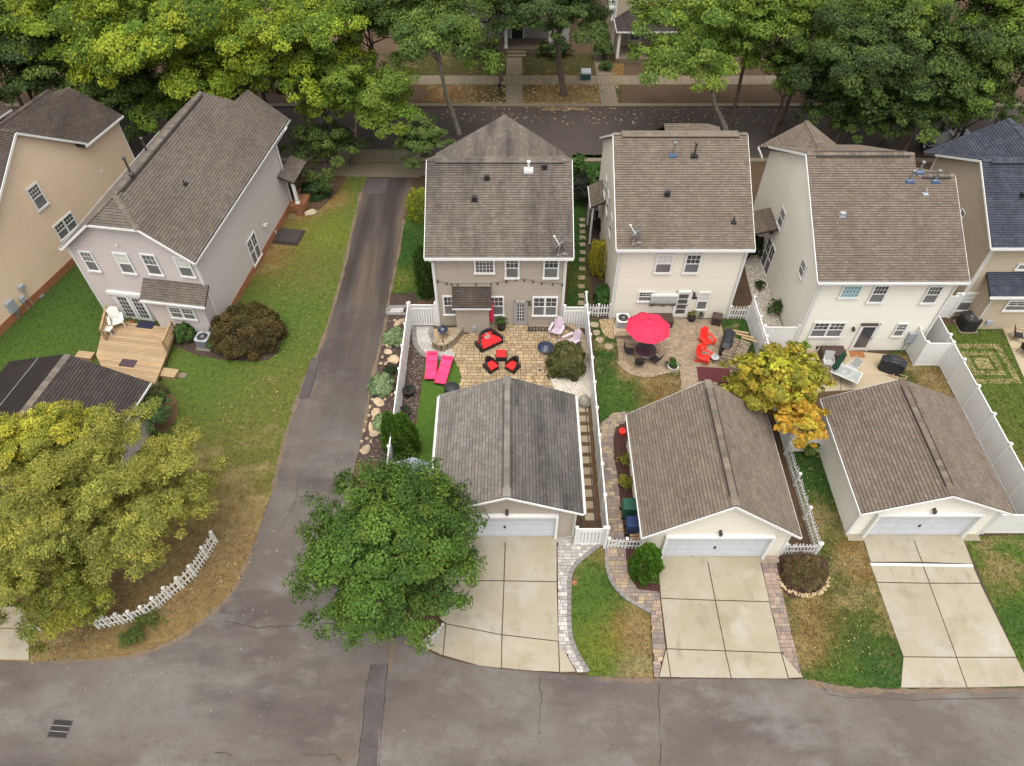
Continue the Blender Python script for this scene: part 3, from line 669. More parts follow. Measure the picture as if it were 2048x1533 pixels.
g = MB(); g.bx(-260, 260, -160, 330, -1, -.012); struct('ground', g, SOIL, 'leaf littered brown soil under the trees and beds')
LANE_L = [(736,352),(722,385),(702,470),(682,560),(642,690),(602,780),(572,870),(546,980),(520,1052),(500,1110),(468,1180),(420,1230),(350,1282),(250,1315),(100,1324),(-500,1322)]
LANE_R = [(826,360),(808,440),(795,520),(780,590),(768,660),(745,760),(728,860),(710,930),(700,1010),(735,1120),(790,1240),(848,1296),(905,1321),(1000,1338),(1130,1348),(1175,1353)]
FRONT = [(1310,1358),(1605,1359),(1642,1364),(1700,1376),(1800,1379),(1900,1378),(2700,1372)]
def bord(l, n=5): return [(p.x, p.y) for p in smoothline(pts(l), n)]
edge = bord(LANE_L)[::-1] + [(p.x, p.y) for p in pts([(828,352)])] + bord(LANE_R) + [(p.x, p.y) for p in pts(FRONT)]
lane_poly = bord(LANE_L[:9])[::-1] + [(p.x, p.y) for p in pts([(828, 352)])] + bord(LANE_R[:8])
al = [(x, y) for x, y in edge]; al = [(-60, 1)] + al + [(60, 1)]
# the alley: one sheet below the lane's turn; the lane overlies it
mb = MB(); q = ccw(al); mb.add([(a, b, .008) for a, b in q], [tuple(range(len(q)))]); ALLEY = struct('alley', mb, ASPH, 'worn grey asphalt alley along the bottom of the view')
mb = MB(); q = ccw(lane_poly); mb.add([(a, b, .013) for a, b in q], [tuple(range(len(q)))]); LANE = struct('lane', mb, LANEM, 'asphalt drive lane running up between the mauve and taupe houses')
def patch(par, px, m, z, nm): 
    mb = MB(); q = ccw([(p.x, p.y) for p in pts(px)]); mb.add([(a, b, z) for a, b in q], [tuple(range(len(q)))]); return obj(nm, mb, m, par, world=True)
patch(ALLEY, [(742,1331),(775,1329),(768,1400),(764,1460),(758,1462),(754,1540),(716,1540),(722,1480),(730,1400)], PATCH, .012, 'repair_patch')
patch(LANE, [(622,718),(640,717),(617,797),(597,797)], PATCH, .017, 'repair_patch')
patch(LANE, [(736,358),(778,357),(770,385),(726,392)], PATCH, .0172, 'repair_patch')
def crack(par, px, w, z, m=TAR):
    p = []
    for a, b in zip(px[:-1], px[1:]):
        for i in range(6):
            t = i/6; p.append((a[0]+(b[0]-a[0])*t+random.uniform(-2.2, 2.2), a[1]+(b[1]-a[1])*t+random.uniform(-2.2, 2.2)))
    p.append(px[-1]); mb = MB(); P_ = pts(p); strip(P_, [w*random.uniform(.15, .85) for _ in P_], z, mb); return obj('crack', mb, m, par, world=True)
for px, w in (([(742,1331),(730,1400),(722,1480),(716,1540)], .05), ([(775,1329),(768,1400),(764,1460),(757,1540)], .05), ([(742,1331),(776,1329)], .05), ([(450,1245),(515,1256),(580,1253),(665,1248)], .05),
              ([(1316,1362),(1318,1430),(1322,1540)], .045), ([(1079,1350),(1082,1400),(1078,1470)], .05), ([(430,1505),(455,1507),(470,1518)], .04), ([(600,1510),(668,1510),(685,1526)], .04), ([(1640,1368),(1660,1392),(1740,1396)], .06),
              ([(722,1480),(745,1490),(757,1500)], .04), ([(1700,1392),(1830,1400),(2040,1397)], .035)): crack(ALLEY, px, w, .0165)
for px, w in (([(640,717),(617,797)], .07), ([(622,717),(641,717)], .05), ([(597,797),(617,797)], .05), ([(670,825),(660,850),(642,870),(620,880)], .03), ([(660,700),(690,665),(735,660)], .03), ([(735,565),(745,590),(720,620)], .03), ([(640,750),(655,745),(700,705)], .03), ([(600,960),(590,1010),(560,1060)], .03), ([(690,480),(730,470),(770,480)], .025), ([(736,358),(778,357)], .05), ([(736,358),(726,392)], .05), ([(760,395),(745,520),(720,640)], .02)): crack(LANE, px, w, .0215)
def smear(par, px, z, m=SILT):
    P_ = smoothline(pts(px), 9); mb = MB(); strip(P_, [random.uniform(.04, .34) for _ in P_], z, mb); return obj('silt_stain', mb, m, par, world=True)
smear(LANE, LANE_L[1:8], .016); smear(LANE, LANE_R[1:7], .0165); smear(ALLEY, LANE_L[9:15], .0125); smear(ALLEY, [(786,1275),(783,1310),(778,1345)], .0128)
smear(ALLEY, [(1200,1357),(1260,1361),(1320,1360)], .0127); smear(ALLEY, [(1610,1363),(1690,1380),(1850,1383),(2048,1381)], .0127)
# storm drain
t = thing('storm_drain', 'rusty iron storm drain grate set in the alley asphalt', 'drain', spot(120, 1458, .013), R(-4))
m_ = MB(); m_.bx(-.42, .42, -.36, .36, 0, .004); obj('frame', m_, STEEL, t); m_ = MB(); m_.bx(-.38, .38, -.32, .32, .004, .007); obj('void', m_, PITDK, t)
bar = MB(); bar.bx(-.0075, .0075, -.32, .32, .007, .02); bme = bar.mesh('bar', STEEL)
for i in range(15): link('bar', bme, t).location = (-.36+i*.0514, 0, 0)
m_ = MB(); m_.bx(-.38, .38, -.125, -.095, .008, .022); m_.bx(-.38, .38, .095, .125, .008, .022); obj('cross_bar', m_, METAL, t)
# ---- lawns
lawn('lawn', [(-260,1322)] + LANE_L[::-1][1:] + [(640,352),(560,330),(300,330),(-300,560)], 'wide lawn from the tan house to the drive lane', (.074, .096, .023), .40,
     [(440,740,2.6,GREEN,-.15,4), (380,800,1.6,GREEN,0,3), (120,620,5,DEEP,-.2,5), (60,700,4,GREEN,-.2,4), (640,470,1.8,LIME,.25,3), (600,540,2.,OLIVE,.25,3), (660,400,1.0,DIRT,.7,2), (560,640,2.2,GREEN,.1,3), (600,420,1.2,DIRT,.8,3), (520,780,2,OLIVE,.38,3), (540,520,1.2,DIRT,.7,2.5), (560,480,1.2,DIRT,.7,2.5),
      (470,900,2.2,OLIVE,.58,3), (440,980,2,OLIVE,.6,3), (330,820,1.2,OLIVE,.6,3), (380,1080,2.6,DIRT,1.0,3), (420,1180,2,DIRT,1.3,5), (300,1260,3,DIRT,1.3,5), (200,1280,3,DIRT,1.2,5), (440,1080,2,DIRT,1.0,4), (200,1100,4,(.07,.055,.028),.6,4), (60,1000,5,(.07,.055,.028),.5,4)], tuft=100)
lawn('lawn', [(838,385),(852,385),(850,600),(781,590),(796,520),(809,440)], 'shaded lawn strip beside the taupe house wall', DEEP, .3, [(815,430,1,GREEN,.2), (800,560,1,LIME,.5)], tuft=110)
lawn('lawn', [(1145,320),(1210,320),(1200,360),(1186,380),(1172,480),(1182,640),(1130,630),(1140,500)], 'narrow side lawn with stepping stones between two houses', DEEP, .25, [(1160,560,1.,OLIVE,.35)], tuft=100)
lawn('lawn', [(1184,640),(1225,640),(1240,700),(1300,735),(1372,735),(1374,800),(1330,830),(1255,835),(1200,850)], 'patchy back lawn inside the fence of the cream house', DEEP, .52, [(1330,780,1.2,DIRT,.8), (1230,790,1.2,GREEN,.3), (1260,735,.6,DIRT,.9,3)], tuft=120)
lawn('lawn', [(1143,1175),(1150,1130),(1205,1075),(1213,1150),(1240,1190),(1300,1222),(1306,1357),(1178,1353),(1143,1290)], 'island lawn between the two left driveways', GREEN, .48, [(1240,1160,.7,DEEP,.2,3), (1200,1290,1,LIME,.1,3), (1180,1210,.8,GREEN,.1,3), (1270,1270,1,DIRT,.8,3), (1290,1340,.8,(.2,.19,.12),.9,3), (1225,1110,.6,DIRT,.8,2)], tuft=130)
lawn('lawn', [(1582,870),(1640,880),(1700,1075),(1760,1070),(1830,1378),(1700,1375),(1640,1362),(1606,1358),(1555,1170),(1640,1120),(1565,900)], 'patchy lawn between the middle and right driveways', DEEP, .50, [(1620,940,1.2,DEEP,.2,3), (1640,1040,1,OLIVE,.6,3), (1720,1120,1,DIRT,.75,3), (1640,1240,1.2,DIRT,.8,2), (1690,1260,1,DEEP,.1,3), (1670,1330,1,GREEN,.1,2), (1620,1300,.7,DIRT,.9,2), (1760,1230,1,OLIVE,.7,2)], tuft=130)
lawn('lawn', [(1890,1075),(2400,1060),(2700,1370),(2000,1376)], 'lawn right of the right driveway', GREEN, .50, [(1990,1150,1,OLIVE,.7), (2040,1250,1,DEEP,.2)], tuft=110)
lawn('lawn', [(1880,650),(2010,650),(2048,745),(2700,745),(2700,1060),(2060,1060)], 'green lawn behind the white fence with a dead grass square', (.066,.094,.022), .32, [(2000,900,1.5,OLIVE,.4), (2020,960,1.,OLIVE,.6)], tuft=110)
lawn('lawn', [(1780,690),(1830,690),(1885,730),(1905,780),(1925,820),(1860,800),(1790,770)], 'small worn lawn corner beside the right concrete patio', DEEP, .45, [(1880,770,.9,DIRT,1.0,4), (1815,725,.5,DIRT,1.,3)], tuft=110)
lawn('lawn', [(1435,640),(1510,634),(1552,720),(1580,790),(1470,790),(1445,740),(1435,690)], 'thin lawn strip by the lattice topped fence', DEEP, .5, (), tuft=90)
lawn('lawn', [(760,108),(1250,108),(1240,215),(830,205),(860,190)], 'dry front lawn across the street', (.050,.050,.020), .38, [(1130,195,2.2,DIRT,.7,3), (900,190,2,DIRT,.6), (1240,140,1.5,DIRT,.7)], tuft=30)
lawn('lawn', [(1145,310),(1210,310),(1210,355),(1145,345)], 'front lawn corner beside the street kerb', DEEP, .2, (), z=.006, tuft=60)
# dead-grass square of rings in the far right yard
c0 = spot(1966, 727); rr = thing('lawn_pattern', 'square rings of dead straw coloured grass in the right lawn', 'lawn pattern', (c0.x, c0.y, .008)); rr['kind'] = 'structure'; del rr['category']
for hw, hh, w in ((1.62, 1.55, .34), (.95, .92, .30)):
    mb = MB()
    for x0, x1, y0, y1 in ((-hw, hw, hh-w, hh), (-hw, hw, -hh, -hh+w), (-hw, -hw+w, -hh+w, hh-w), (hw-w, hw, -hh+w, hh-w)):
        n = 14
        for i in range(n):
            for k in range(3):
                if random.random() < .94:
                    a, b = (x0+(x1-x0)*i/n, x0+(x1-x0)*(i+1)/n) if x1-x0 > y1-y0 else (x0+(x1-x0)*k/3, x0+(x1-x0)*(k+1)/3)
                    c, d = (y0+(y1-y0)*k/3, y0+(y1-y0)*(k+1)/3) if x1-x0 > y1-y0 else (y0+(y1-y0)*i/n, y0+(y1-y0)*(i+1)/n)
                    j = lambda: random.uniform(-.04, .04)
                    mb.add([(a+j(), c+j(), 0), (b+j(), c+j(), 0), (b+j(), d+j(), 0), (a+j(), d+j(), 0)], [(0, 1, 2, 3)])
    obj('dead_grass_ring', mb, STRAWG, rr)
mb = MB(); mb.bx(-.45, .45, -.42, .42, 0, .001); obj('dead_grass_centre', mb, STRAWG, rr)
# ---- street, kerbs, sidewalks
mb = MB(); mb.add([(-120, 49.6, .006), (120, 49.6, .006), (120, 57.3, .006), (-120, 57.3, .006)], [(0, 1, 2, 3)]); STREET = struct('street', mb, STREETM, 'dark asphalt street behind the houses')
for y, nm in ((49.35, 'near'), (57.55, 'far')):
    mb = MB(); x = -100
    while x < 100: mb.bx(x+.01, x+2.99, y-.22, y+.22, -.1, .12 if nm == 'near' else .11); x += 3
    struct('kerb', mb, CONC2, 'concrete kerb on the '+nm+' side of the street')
def slabs(name, px, m, label, z=.05, rows=(), cols=(), gap=.012, t=.08, base=None, cut=None):
    """concrete cast in slabs: px = corner points (quad), rows / cols = joint fractions"""
    o = thing(name, label, None, (0, 0, 0)); o['kind'] = 'structure'
    a, b, c, d = pts(px)
    us = [0, *cols, 1]; vs_ = [0, *rows, 1]
    def at(u, v): return (a.lerp(b, u)).lerp(d.lerp(c, u), v)
    for i in range(len(us)-1):
        for j in range(len(vs_)-1):
            q = [at(us[i], vs_[j]), at(us[i+1], vs_[j]), at(us[i+1], vs_[j+1]), at(us[i], vs_[j+1])]; cc = sum(q, Vector())/4
            q = [p+(cc-p).normalized()*gap*1.4 for p in q]; mb = MB(); mb.prism([(p.x, p.y) for p in q], z-t, z, rcol(.04, 1)); obj('slab', mb, m, o)
    return o
mb = MB()
def walk(name, y0, y1, xs, label, z=.03, step=1.5):
    o = thing(name, label, None); o['kind'] = 'structure'; me = None; x = xs[0]
    while x < xs[1]:
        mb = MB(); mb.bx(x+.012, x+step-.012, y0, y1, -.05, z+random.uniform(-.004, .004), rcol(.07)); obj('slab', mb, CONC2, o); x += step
walk('sidewalk', 61.1, 62.7, (-12, 34), 'pale concrete sidewalk across the street')
walk('sidewalk', 47.35, 49.0, (-24, -7), 'stained concrete sidewalk at the top of the drive lane')
for x in (.2, 8.3): 
    o = thing('front_walk', 'concrete front walk leading to the far porch' if x < 1 else 'concrete front walk leading to the far tan house', None); o['kind'] = 'structure'
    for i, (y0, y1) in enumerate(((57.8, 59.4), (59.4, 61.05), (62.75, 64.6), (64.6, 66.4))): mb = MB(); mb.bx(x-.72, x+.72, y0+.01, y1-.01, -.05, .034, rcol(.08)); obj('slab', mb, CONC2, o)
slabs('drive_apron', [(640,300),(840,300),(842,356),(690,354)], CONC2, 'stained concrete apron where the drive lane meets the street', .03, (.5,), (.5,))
# ---- concrete drives
D1 = thing('driveway', 'concrete driveway of the left garage flaring into the alley', None); D1['kind'] = 'structure'
def slabpx(par, px, z=.06, g=2.0, m=None):
    cu = sum(p[0] for p in px)/len(px); cv = sum(p[1] for p in px)/len(px)
    q = [(p[0]+(cu-p[0])/max(1, abs(cu-p[0]))*min(g/2, abs(cu-p[0])), p[1]+(cv-p[1])/max(1, abs(cv-p[1]))*min(g/2, abs(cv-p[1]))) for p in px]
    w = [(p.x, p.y) for p in pts(q)]; mb = MB(); mb.prism(w, -.06, z, rcol(.03, 1.0, .012)); return obj('slab', mb, m or CONC, par, world=True)
for px in ([(905,1071),(1011,1071),(1008,1163),(890,1163)], [(1011,1071),(1114,1074),(1114,1165),(1008,1163)], [(890,1163),(1008,1163),(1004,1271),(892,1249),(880,1240)], [(1008,1163),(1114,1165),(1117,1284),(1004,1271)],
           [(892,1249),(1004,1271),(1003,1338),(960,1333),(886,1312)], [(1004,1271),(1117,1284),(1119,1346),(1060,1343),(1003,1338)], [(1117,1284),(1152,1345),(1119,1346)], [(892,1249),(886,1312),(858,1300)]): slabpx(D1, px)
mb = MB(); mb.prism([(p.x, p.y) for p in pts([(905,1071),(1114,1074),(1119,1346),(1000,1337),(858,1299),(880,1240)])], -.06, .042); obj('joint_bed', mb, JOINT, D1, world=True)
D2 = thing('driveway', 'concrete driveway of the middle garage edged with pavers', None); D2['kind'] = 'structure'
for px in ([(1314,1112),(1413,1114),(1430,1202),(1321,1198)], [(1413,1114),(1519,1116),(1539,1205),(1430,1202)], [(1321,1198),(1430,1202),(1450,1303),(1333,1299)], [(1430,1202),(1539,1205),(1562,1307),(1450,1303)],
           [(1333,1299),(1450,1303),(1462,1358),(1341,1356)], [(1450,1303),(1562,1307),(1576,1359),(1462,1358)], [(1333,1299),(1341,1356),(1317,1356)], [(1562,1307),(1606,1357),(1576,1358)]): slabpx(D2, px)
mb = MB(); mb.prism([(p.x, p.y) for p in pts([(1314,1110),(1519,1113),(1562,1306),(1604,1357),(1319,1355),(1333,1299)])], -.06, .042); obj('joint_bed', mb, JOINT, D2, world=True)
D3 = thing('driveway', 'concrete driveway of the right garage with a white drain channel', None); D3['kind'] = 'structure'
for px in ([(1723,1071),(1823,1071),(1843,1126),(1740,1126)], [(1823,1071),(1924,1073),(1945,1130),(1843,1126)], [(1740,1132),(1845,1132),(1858,1168),(1752,1166)], [(1845,1132),(1946,1134),(1960,1168),(1858,1168)], [(1752,1166),(1858,1168),(1912,1316),(1805,1315)], [(1858,1168),(1960,1168),(2032,1316),(1912,1316)],
           [(1805,1315),(1912,1316),(1933,1377),(1800,1377)], [(1912,1316),(2032,1316),(2048,1350),(2058,1374),(1933,1377)]): slabpx(D3, px)
mb = MB(); mb.prism([(p.x, p.y) for p in pts([(1723,1071),(1924,1073),(2032,1316),(2056,1373),(1802,1375),(1806,1315)])], -.06, .042); obj('joint_bed', mb, JOINT, D3, world=True)
a, b = spot(1741, 1129, .06), spot(1946, 1132, .06); m_ = MB(); m_.beam(a, b, .13, .03); obj('drain_channel', m_, ALU, D3, world=True)
D0 = thing('driveway', 'concrete driveway corner at the far left behind the yellow tree', None); D0['kind'] = 'structure'
for px in ([(-120,1210),(52,1215),(58,1258),(-120,1258)], [(-120,1258),(58,1258),(60,1322),(-120,1320)]): slabpx(D0, px)
# ---- pavers
def pave(par, px, m, w, h, z, skew=0., keep=300, gap=.012, cols=None, sizes=None, order=None, ang=0., name='paver'):
    """lays pavers in running rows over the area px; the first `keep` as objects of their own, the rest joined"""
    poly = [(p.x, p.y) for p in (pts(px) if not isinstance(px[0], Vector) else px)]; ca, sa = math.cos(ang), math.sin(ang)
    rot = lambda p: (p[0]*ca+p[1]*sa, -p[0]*sa+p[1]*ca); inv = lambda p: (p[0]*ca-p[1]*sa, p[0]*sa+p[1]*ca)
    q = ccw([rot(p) for p in poly]); x0 = min(p[0] for p in q); x1 = max(p[0] for p in q); y0 = min(p[1] for p in q); y1 = max(p[1] for p in q)
    cells = []; y = y0; k = 0
    while y < y1:
        hh = h*(random.choice(sizes) if sizes else 1); x = x0-random.random()*w
        while x < x1:
            ww = w*(random.choice((.5, 1, 1, 1.5)) if sizes else 1)
            r = clip(q, [(x+gap/2, y+gap/2), (x+ww-gap/2, y+gap/2), (x+ww-gap/2, y+hh-gap/2), (x+gap/2, y+hh-gap/2)])
            if len(r) >= 3 and abs(area(r)) > .12*w*h: cells.append([inv(p) for p in r])
            x += ww
        y += hh; k += 1
    cells.sort(key=lambda r: r[0][1]); rest = MB()
    for i, r in enumerate(cells):
        c = random.choice(cols) if cols else (1, 1, 1); s = random.uniform(.84, 1.14); c = (c[0]*s, c[1]*s, c[2]*s, 1); zz = z+random.uniform(-.004, .004)
        if i < keep: mb = MB(); mb.prism(r, z-.05, zz, c); obj(name, mb, m, par, world=True)
        else: rest.prism(r, z-.05, zz, c)
    if rest.v: o = obj(name+'_field', rest, m, par, world=True, kind='stuff')
def area_thing(name, label): o = thing(name, label, None); o['kind'] = 'structure'; return o
BP = area_thing('patio', 'tan flagstone patio behind the taupe house')
bp = [(862,715),(905,690),(925,664),(945,652),(1060,650),(1120,655),(1165,700),(1160,760),(1120,790),(930,800),(916,770),(912,745),(925,720),(905,700)]
bp = [(872,690),(905,690),(925,662),(945,652),(1130,650),(1165,690),(1160,740),(1090,752),(1110,772),(1160,800),(1085,810),(925,810),(918,778),(922,750),(910,722),(900,697)]
sheet('joint_bed', bp, .03, JOINT, parent=BP); pave(BP, bp, PAVB, .31, .23, .062, keep=300, sizes=(.7, 1, 1, 1.2), cols=((1, 1, 1), (.93, .95, .95), (1.05, 1, .92), (.88, .85, .8), (1, .94, .84), (.8, .76, .7)), gap=.030)
BW = area_thing('walkway', 'grey paver walkway curving from the gate to the patio')
bw = [(826,655),(863,655),(863,678),(870,690),(884,696),(900,695),(911,715),(850,713),(836,700),(828,680)]
sheet('joint_bed', bw, .03, JOINT, parent=BW); pave(BW, bw, PAVW, .26, .2, .064, keep=200, gap=.012)
def border(par, px, w, z, m, step=.22, name='border_paver', sm=3, c0=(1, 1, 1)):
    P_ = smoothline(pts(px), sm); L = [0]
    for a, b in zip(P_[:-1], P_[1:]): L.append(L[-1]+(b-a).length)
    n = max(1, int(L[-1]/step))
    def at(d):
        for i in range(len(L)-1):
            if d <= L[i+1]+1e-6: return P_[i].lerp(P_[i+1], (d-L[i])/max(1e-6, L[i+1]-L[i]))
        return P_[-1]
    for i in range(n):
        a = at(L[-1]*(i+.04)/n); b = at(L[-1]*(i+.96)/n); d = (b-a).normalized(); s = Vector((-d.y, d.x, 0))*w/2
        mb = MB(); mb.prism([(a-s)[:2], (b-s)[:2], (b+s)[:2], (a+s)[:2]], z-.06, z+random.uniform(-.003, .003), tuple(a_*b_ for a_, b_ in zip(c0, rcol(.12)))+(1,)); obj(name, mb, m, par, world=True)
border(BW, [(828,655),(830,685),(842,705),(862,716),(908,718)], .3, .07, PAVG); border(BW, [(862,656),(864,676),(875,690),(900,695)], .3, .07, PAVG)
BG = area_thing('walkway', 'short grey paver stub outside the left fence gate')
q = [(775,614),(812,613),(810,630),(770,630)]; sheet('joint_bed', q, .03, JOINT, parent=BG); pave(BG, [(782,618),(808,617),(806,626),(779,627)], PAVW, .3, .22, .062); border(BG, [(773,629),(812,629)], .22, .062, PAVG); border(BG, [(777,615),(814,614)], .22, .062, PAVG); border(BG, [(774,628),(778,616)], .22, .062, PAVG)
W1 = area_thing('paver_strip', 'light grey paver strip along the left driveway')
w1 = [(1115,1075),(1192,1071),(1197,1090),(1175,1105),(1150,1125),(1137,1145),(1134,1165),(1137,1278),(1172,1345),(1155,1346),(1117,1284)]
sheet('joint_bed', w1, .03, JOINT, parent=W1); pave(W1, w1, PAVW, .24, .17, .066, keep=300, gap=.016, sizes=(.8, 1, 1.2), cols=((1, 1, 1), (.85, .85, .86), (1.1, 1.1, 1.1), (.74, .73, .72)))
border(W1, [(1199,1090),(1180,1106),(1155,1126),(1142,1146),(1139,1170),(1141,1276),(1176,1345)], .2, .085, PAVG, .26)
W0 = area_thing('paver_strip', 'short grey paver strip left of the left driveway under the green tree'); w0 = [(838,1290),(886,1246),(890,1250),(858,1300)]; sheet('joint_bed', w0, .03, JOINT, parent=W0); pave(W0, w0, PAVW, .24, .17, .066, gap=.018)
W2 = area_thing('walkway', 'brown and tan paver walkway beside the middle garage')
w2 = [(1200,850),(1225,828),(1253,824),(1254,845),(1232,856),(1226,875),(1228,920),(1236,960),(1240,1010),(1250,1090),(1256,1150),(1275,1180),(1318,1185),(1330,1298),(1316,1356),(1308,1356),(1301,1225),(1250,1196),(1222,1165),(1212,1130),(1205,1010)]
sheet('joint_bed', w2, .03, JOINT, parent=W2)
pave(W2, w2, PAVM, .30, .2, .064, keep=300, gap=.014, sizes=(.8, 1, 1.3), cols=((.30, .24, .20), (.40, .31, .21), (.25, .205, .19), (.34, .27, .225), (.43, .34, .24), (.27, .225, .215)))
border(W2, [(1213,1090),(1213,1130),(1224,1166),(1252,1197),(1300,1224)], .16, .075, PAVG, .3)
W3 = area_thing('paver_strip', 'reddish brown paver strip right of the middle driveway'); w3 = [(1520,1116),(1550,1115),(1562,1180),(1600,1345),(1604,1355),(1562,1306),(1539,1205)]
sheet('joint_bed', w3, .03, JOINT, parent=W3); pave(W3, w3, PAVM, .28, .19, .066, keep=200, gap=.014, sizes=(.8, 1, 1.2), cols=((.29, .22, .185), (.34, .26, .21), (.25, .20, .185), (.37, .29, .24)))
CP = area_thing('patio', 'paver patio behind the cream house with a curved edge')
cp = [(1232,668),(1262,660),(1262,638),(1440,640),(1450,690),(1470,740),(1420,780),(1362,780),(1360,742),(1330,744),(1295,753),(1260,745),(1238,725)]
sheet('joint_bed', cp, .03, JOINT, parent=CP); pave(CP, cp, PAVM, .22, .16, .062, keep=300, gap=.01, sizes=(.8, 1, 1.3), cols=((.36, .285, .205), (.40, .32, .235), (.33, .265, .20), (.38, .295, .20)))
border(CP, [(1236,725),(1258,746),(1295,754),(1330,746),(1358,742)], .2, .068, PAVM, .24, c0=(.36, .285, .205))
bpy.data.objects[CP.name]  # keep
DP = slabs('patio', [(1580,690),(1790,712),(1800,775),(1560,790)], PATIO, 'smooth concrete patio behind the right cream house', .05, (.62,), (.5,))
RP = slabs('patio', [(1996,640),(2260,640),(2400,790),(2048,760)], PATIO, 'beige concrete patio at the far right edge', .05, (.5,), (.5,))
# ---- beds
sheet('mulch_bed', [(782,588),(830,585),(836,600),(818,615),(780,610)], .012, MULCH, 'dark mulch bed above the left gate')
sheet('mulch_bed', [(770,632),(815,632),(800,690),(770,925),(715,925),(728,862),(745,762)], .012, MULCH, 'dark mulch rock bed between the drive lane and white fence')
sheet('mulch_bed', [(826,668),(836,706),(851,716),(838,800),(812,905),(770,930),(800,830)], .012, MULCH, 'dark mulch strip along the inside of the left fence')
sheet('turf', [(851,716),(912,718),(925,745),(923,775),(905,800),(862,960),(800,960),(832,850)], .02, TURF, 'bright green artificial turf strip left of the garage', sm=2)
sheet('gravel_bed', [(1098,752),(1150,722),(1184,728),(1184,806),(1150,806),(1112,786)], .068, BEDW, 'white gravel bed around the dark bush', sm=3)
sheet('mulch_bed', [(1150,800),(1183,805),(1205,1040),(1165,1040)], .014, STRAW, 'brown mulch strip under the square stepping stones')
sheet('mulch_bed', [(1168,650),(1182,655),(1186,735),(1168,735)], .013, MULCH, 'dark soil strip along the inside of the middle fence')
sheet('mulch_bed', [(1234,856),(1254,843),(1280,1075),(1260,1078),(1240,1000),(1228,890)], .016, MULCHR, 'reddish mulch bed along the middle garage wall', sm=2)
sheet('mulch_bed', [(1250,1095),(1312,1108),(1320,1180),(1285,1182),(1260,1160)], .016, MULCHR, 'reddish mulch bed around the conifer by the middle driveway', sm=3)
sheet('mulch_bed', [(1550,1115),(1645,1112),(1655,1165),(1620,1192),(1570,1190)], .018, MULCHR, 'reddish mulch bed around the twiggy brown shrub', sm=3)
sheet('mulch_bed', [(1482,555),(1512,540),(1520,610),(1500,630),(1450,640),(1470,585)], .014, SOIL, 'brown weedy strip between two cream houses', sm=2)
sheet('gravel_bed', [(1488,528),(1520,510),(1560,640),(1575,690),(1540,690),(1505,600)], .016, BEDW, 'white gravel bed along the right cream house wall', sm=2)
sheet('gravel_bed', [(1198,640),(1235,640),(1235,672),(1222,678),(1205,665)], .014, BEDT, 'tan gravel patch inside the picket gate', sm=3)
sheet('mulch_bed', [(1166,372),(1215,372),(1225,640),(1192,640),(1180,540),(1174,470)], .012, MULCH, 'mulch bed with shrubs along the cream house wall')
sheet('mulch_bed', [(345,690),(400,712),(480,722),(550,712),(545,640),(360,655)], .012, MULCH, 'dark bed under the maple and round shrub', sm=3)
sheet('mulch_bed', [(570,425),(640,420),(700,345),(640,340),(560,345)], .012, SOIL, 'reddish soil bed beside the front porch', sm=2)
sheet('mulch_bed', [(300,775),(345,790),(355,835),(315,870),(265,860)], .012, STRAW, 'dark bed beside the dark roofed garage', sm=3)
pebbles('gravel', [(1100,754),(1150,722),(1184,728),(1184,806),(1150,806),(1112,784)], 3200, .045, GRAVW, .068, 'white landscaping gravel around the dark bush', ((1, 1, 1), (.85, .83, .8), (1.1, 1.08, 1.05)))
pebbles('gravel', [(1490,530),(1518,514),(1558,640),(1573,688),(1543,688),(1507,600)], 2200, .05, GRAVW, .016, 'white landscaping gravel along the right cream house', ((1, 1, 1), (.8, .78, .74), (.65, .62, .58)))
pebbles('gravel', [(1200,642),(1233,642),(1233,670),(1222,675),(1206,663)], 420, .045, GRAVT, .014, 'tan landscaping gravel inside the picket gate', ((1, 1, 1), (.85, .8, .75), (1.1, 1.05, 1)))
pebbles('wood_chips', [(826,668),(836,706),(851,716),(838,800),(812,905),(780,920),(800,830)], 1500, .03, LITTER, .012, 'dark wood chips inside the left fence', ((.05, .035, .03), (.10, .07, .06), (.28, .24, .20)), flat=.3)
pebbles('fallen_leaves', [(900,165),(1240,160),(1240,212),(860,202)], 700, .09, LITTER, .01, 'fallen leaves on the verge across the street', ((.22, .15, .075), (.15, .095, .048), (.32, .24, .13)), flat=.2)
pebbles('fallen_leaves', [(900,203),(1560,216),(1600,250),(1140,250),(880,240)], 420, .08, LITTER, .012, 'fallen leaves lying on the street', ((.22, .15, .075), (.15, .095, .048), (.32, .24, .13)), flat=.2)
pebbles('fallen_leaves', [(925,203),(1010,204),(1005,216),(930,214)], 220, .09, LITTER, .012, 'drift of pale leaves along the far kerb left', ((.22, .15, .075), (.15, .095, .048), (.32, .24, .13)), flat=.2)
pebbles('fallen_leaves', [(1060,206),(1180,206),(1170,222),(1090,222)], 300, .09, LITTER, .012, 'drift of pale leaves along the far kerb under the tree', ((.22, .15, .075), (.15, .095, .048), (.32, .24, .13)), flat=.2)
pebbles('fallen_leaves', [(60,1330),(500,1150),(520,1060),(440,1040),(180,1230),(50,1260)], 1300, .04, LITTER, .012, 'dry fallen leaves on the verge by the curved picket fence', ((.17, .10, .048), (.20, .125, .06), (.11, .065, .032), (.28, .21, .11)), flat=.3)
pebbles('leaf_litter', [(60,1330),(420,1250),(500,1200),(620,1290),(560,1390),(100,1400)], 34, .018, GRAVW, .014, 'pale leaf bits on the alley asphalt', ((1, 1, .95), (.9, .8, .6)), flat=.3)
pebbles('leaf_litter', [(560,900),(700,900),(640,1150),(520,1180)], 14, .018, GRAVW, .02, 'pale leaf bits on the drive lane', ((1, 1, .95),), flat=.3)
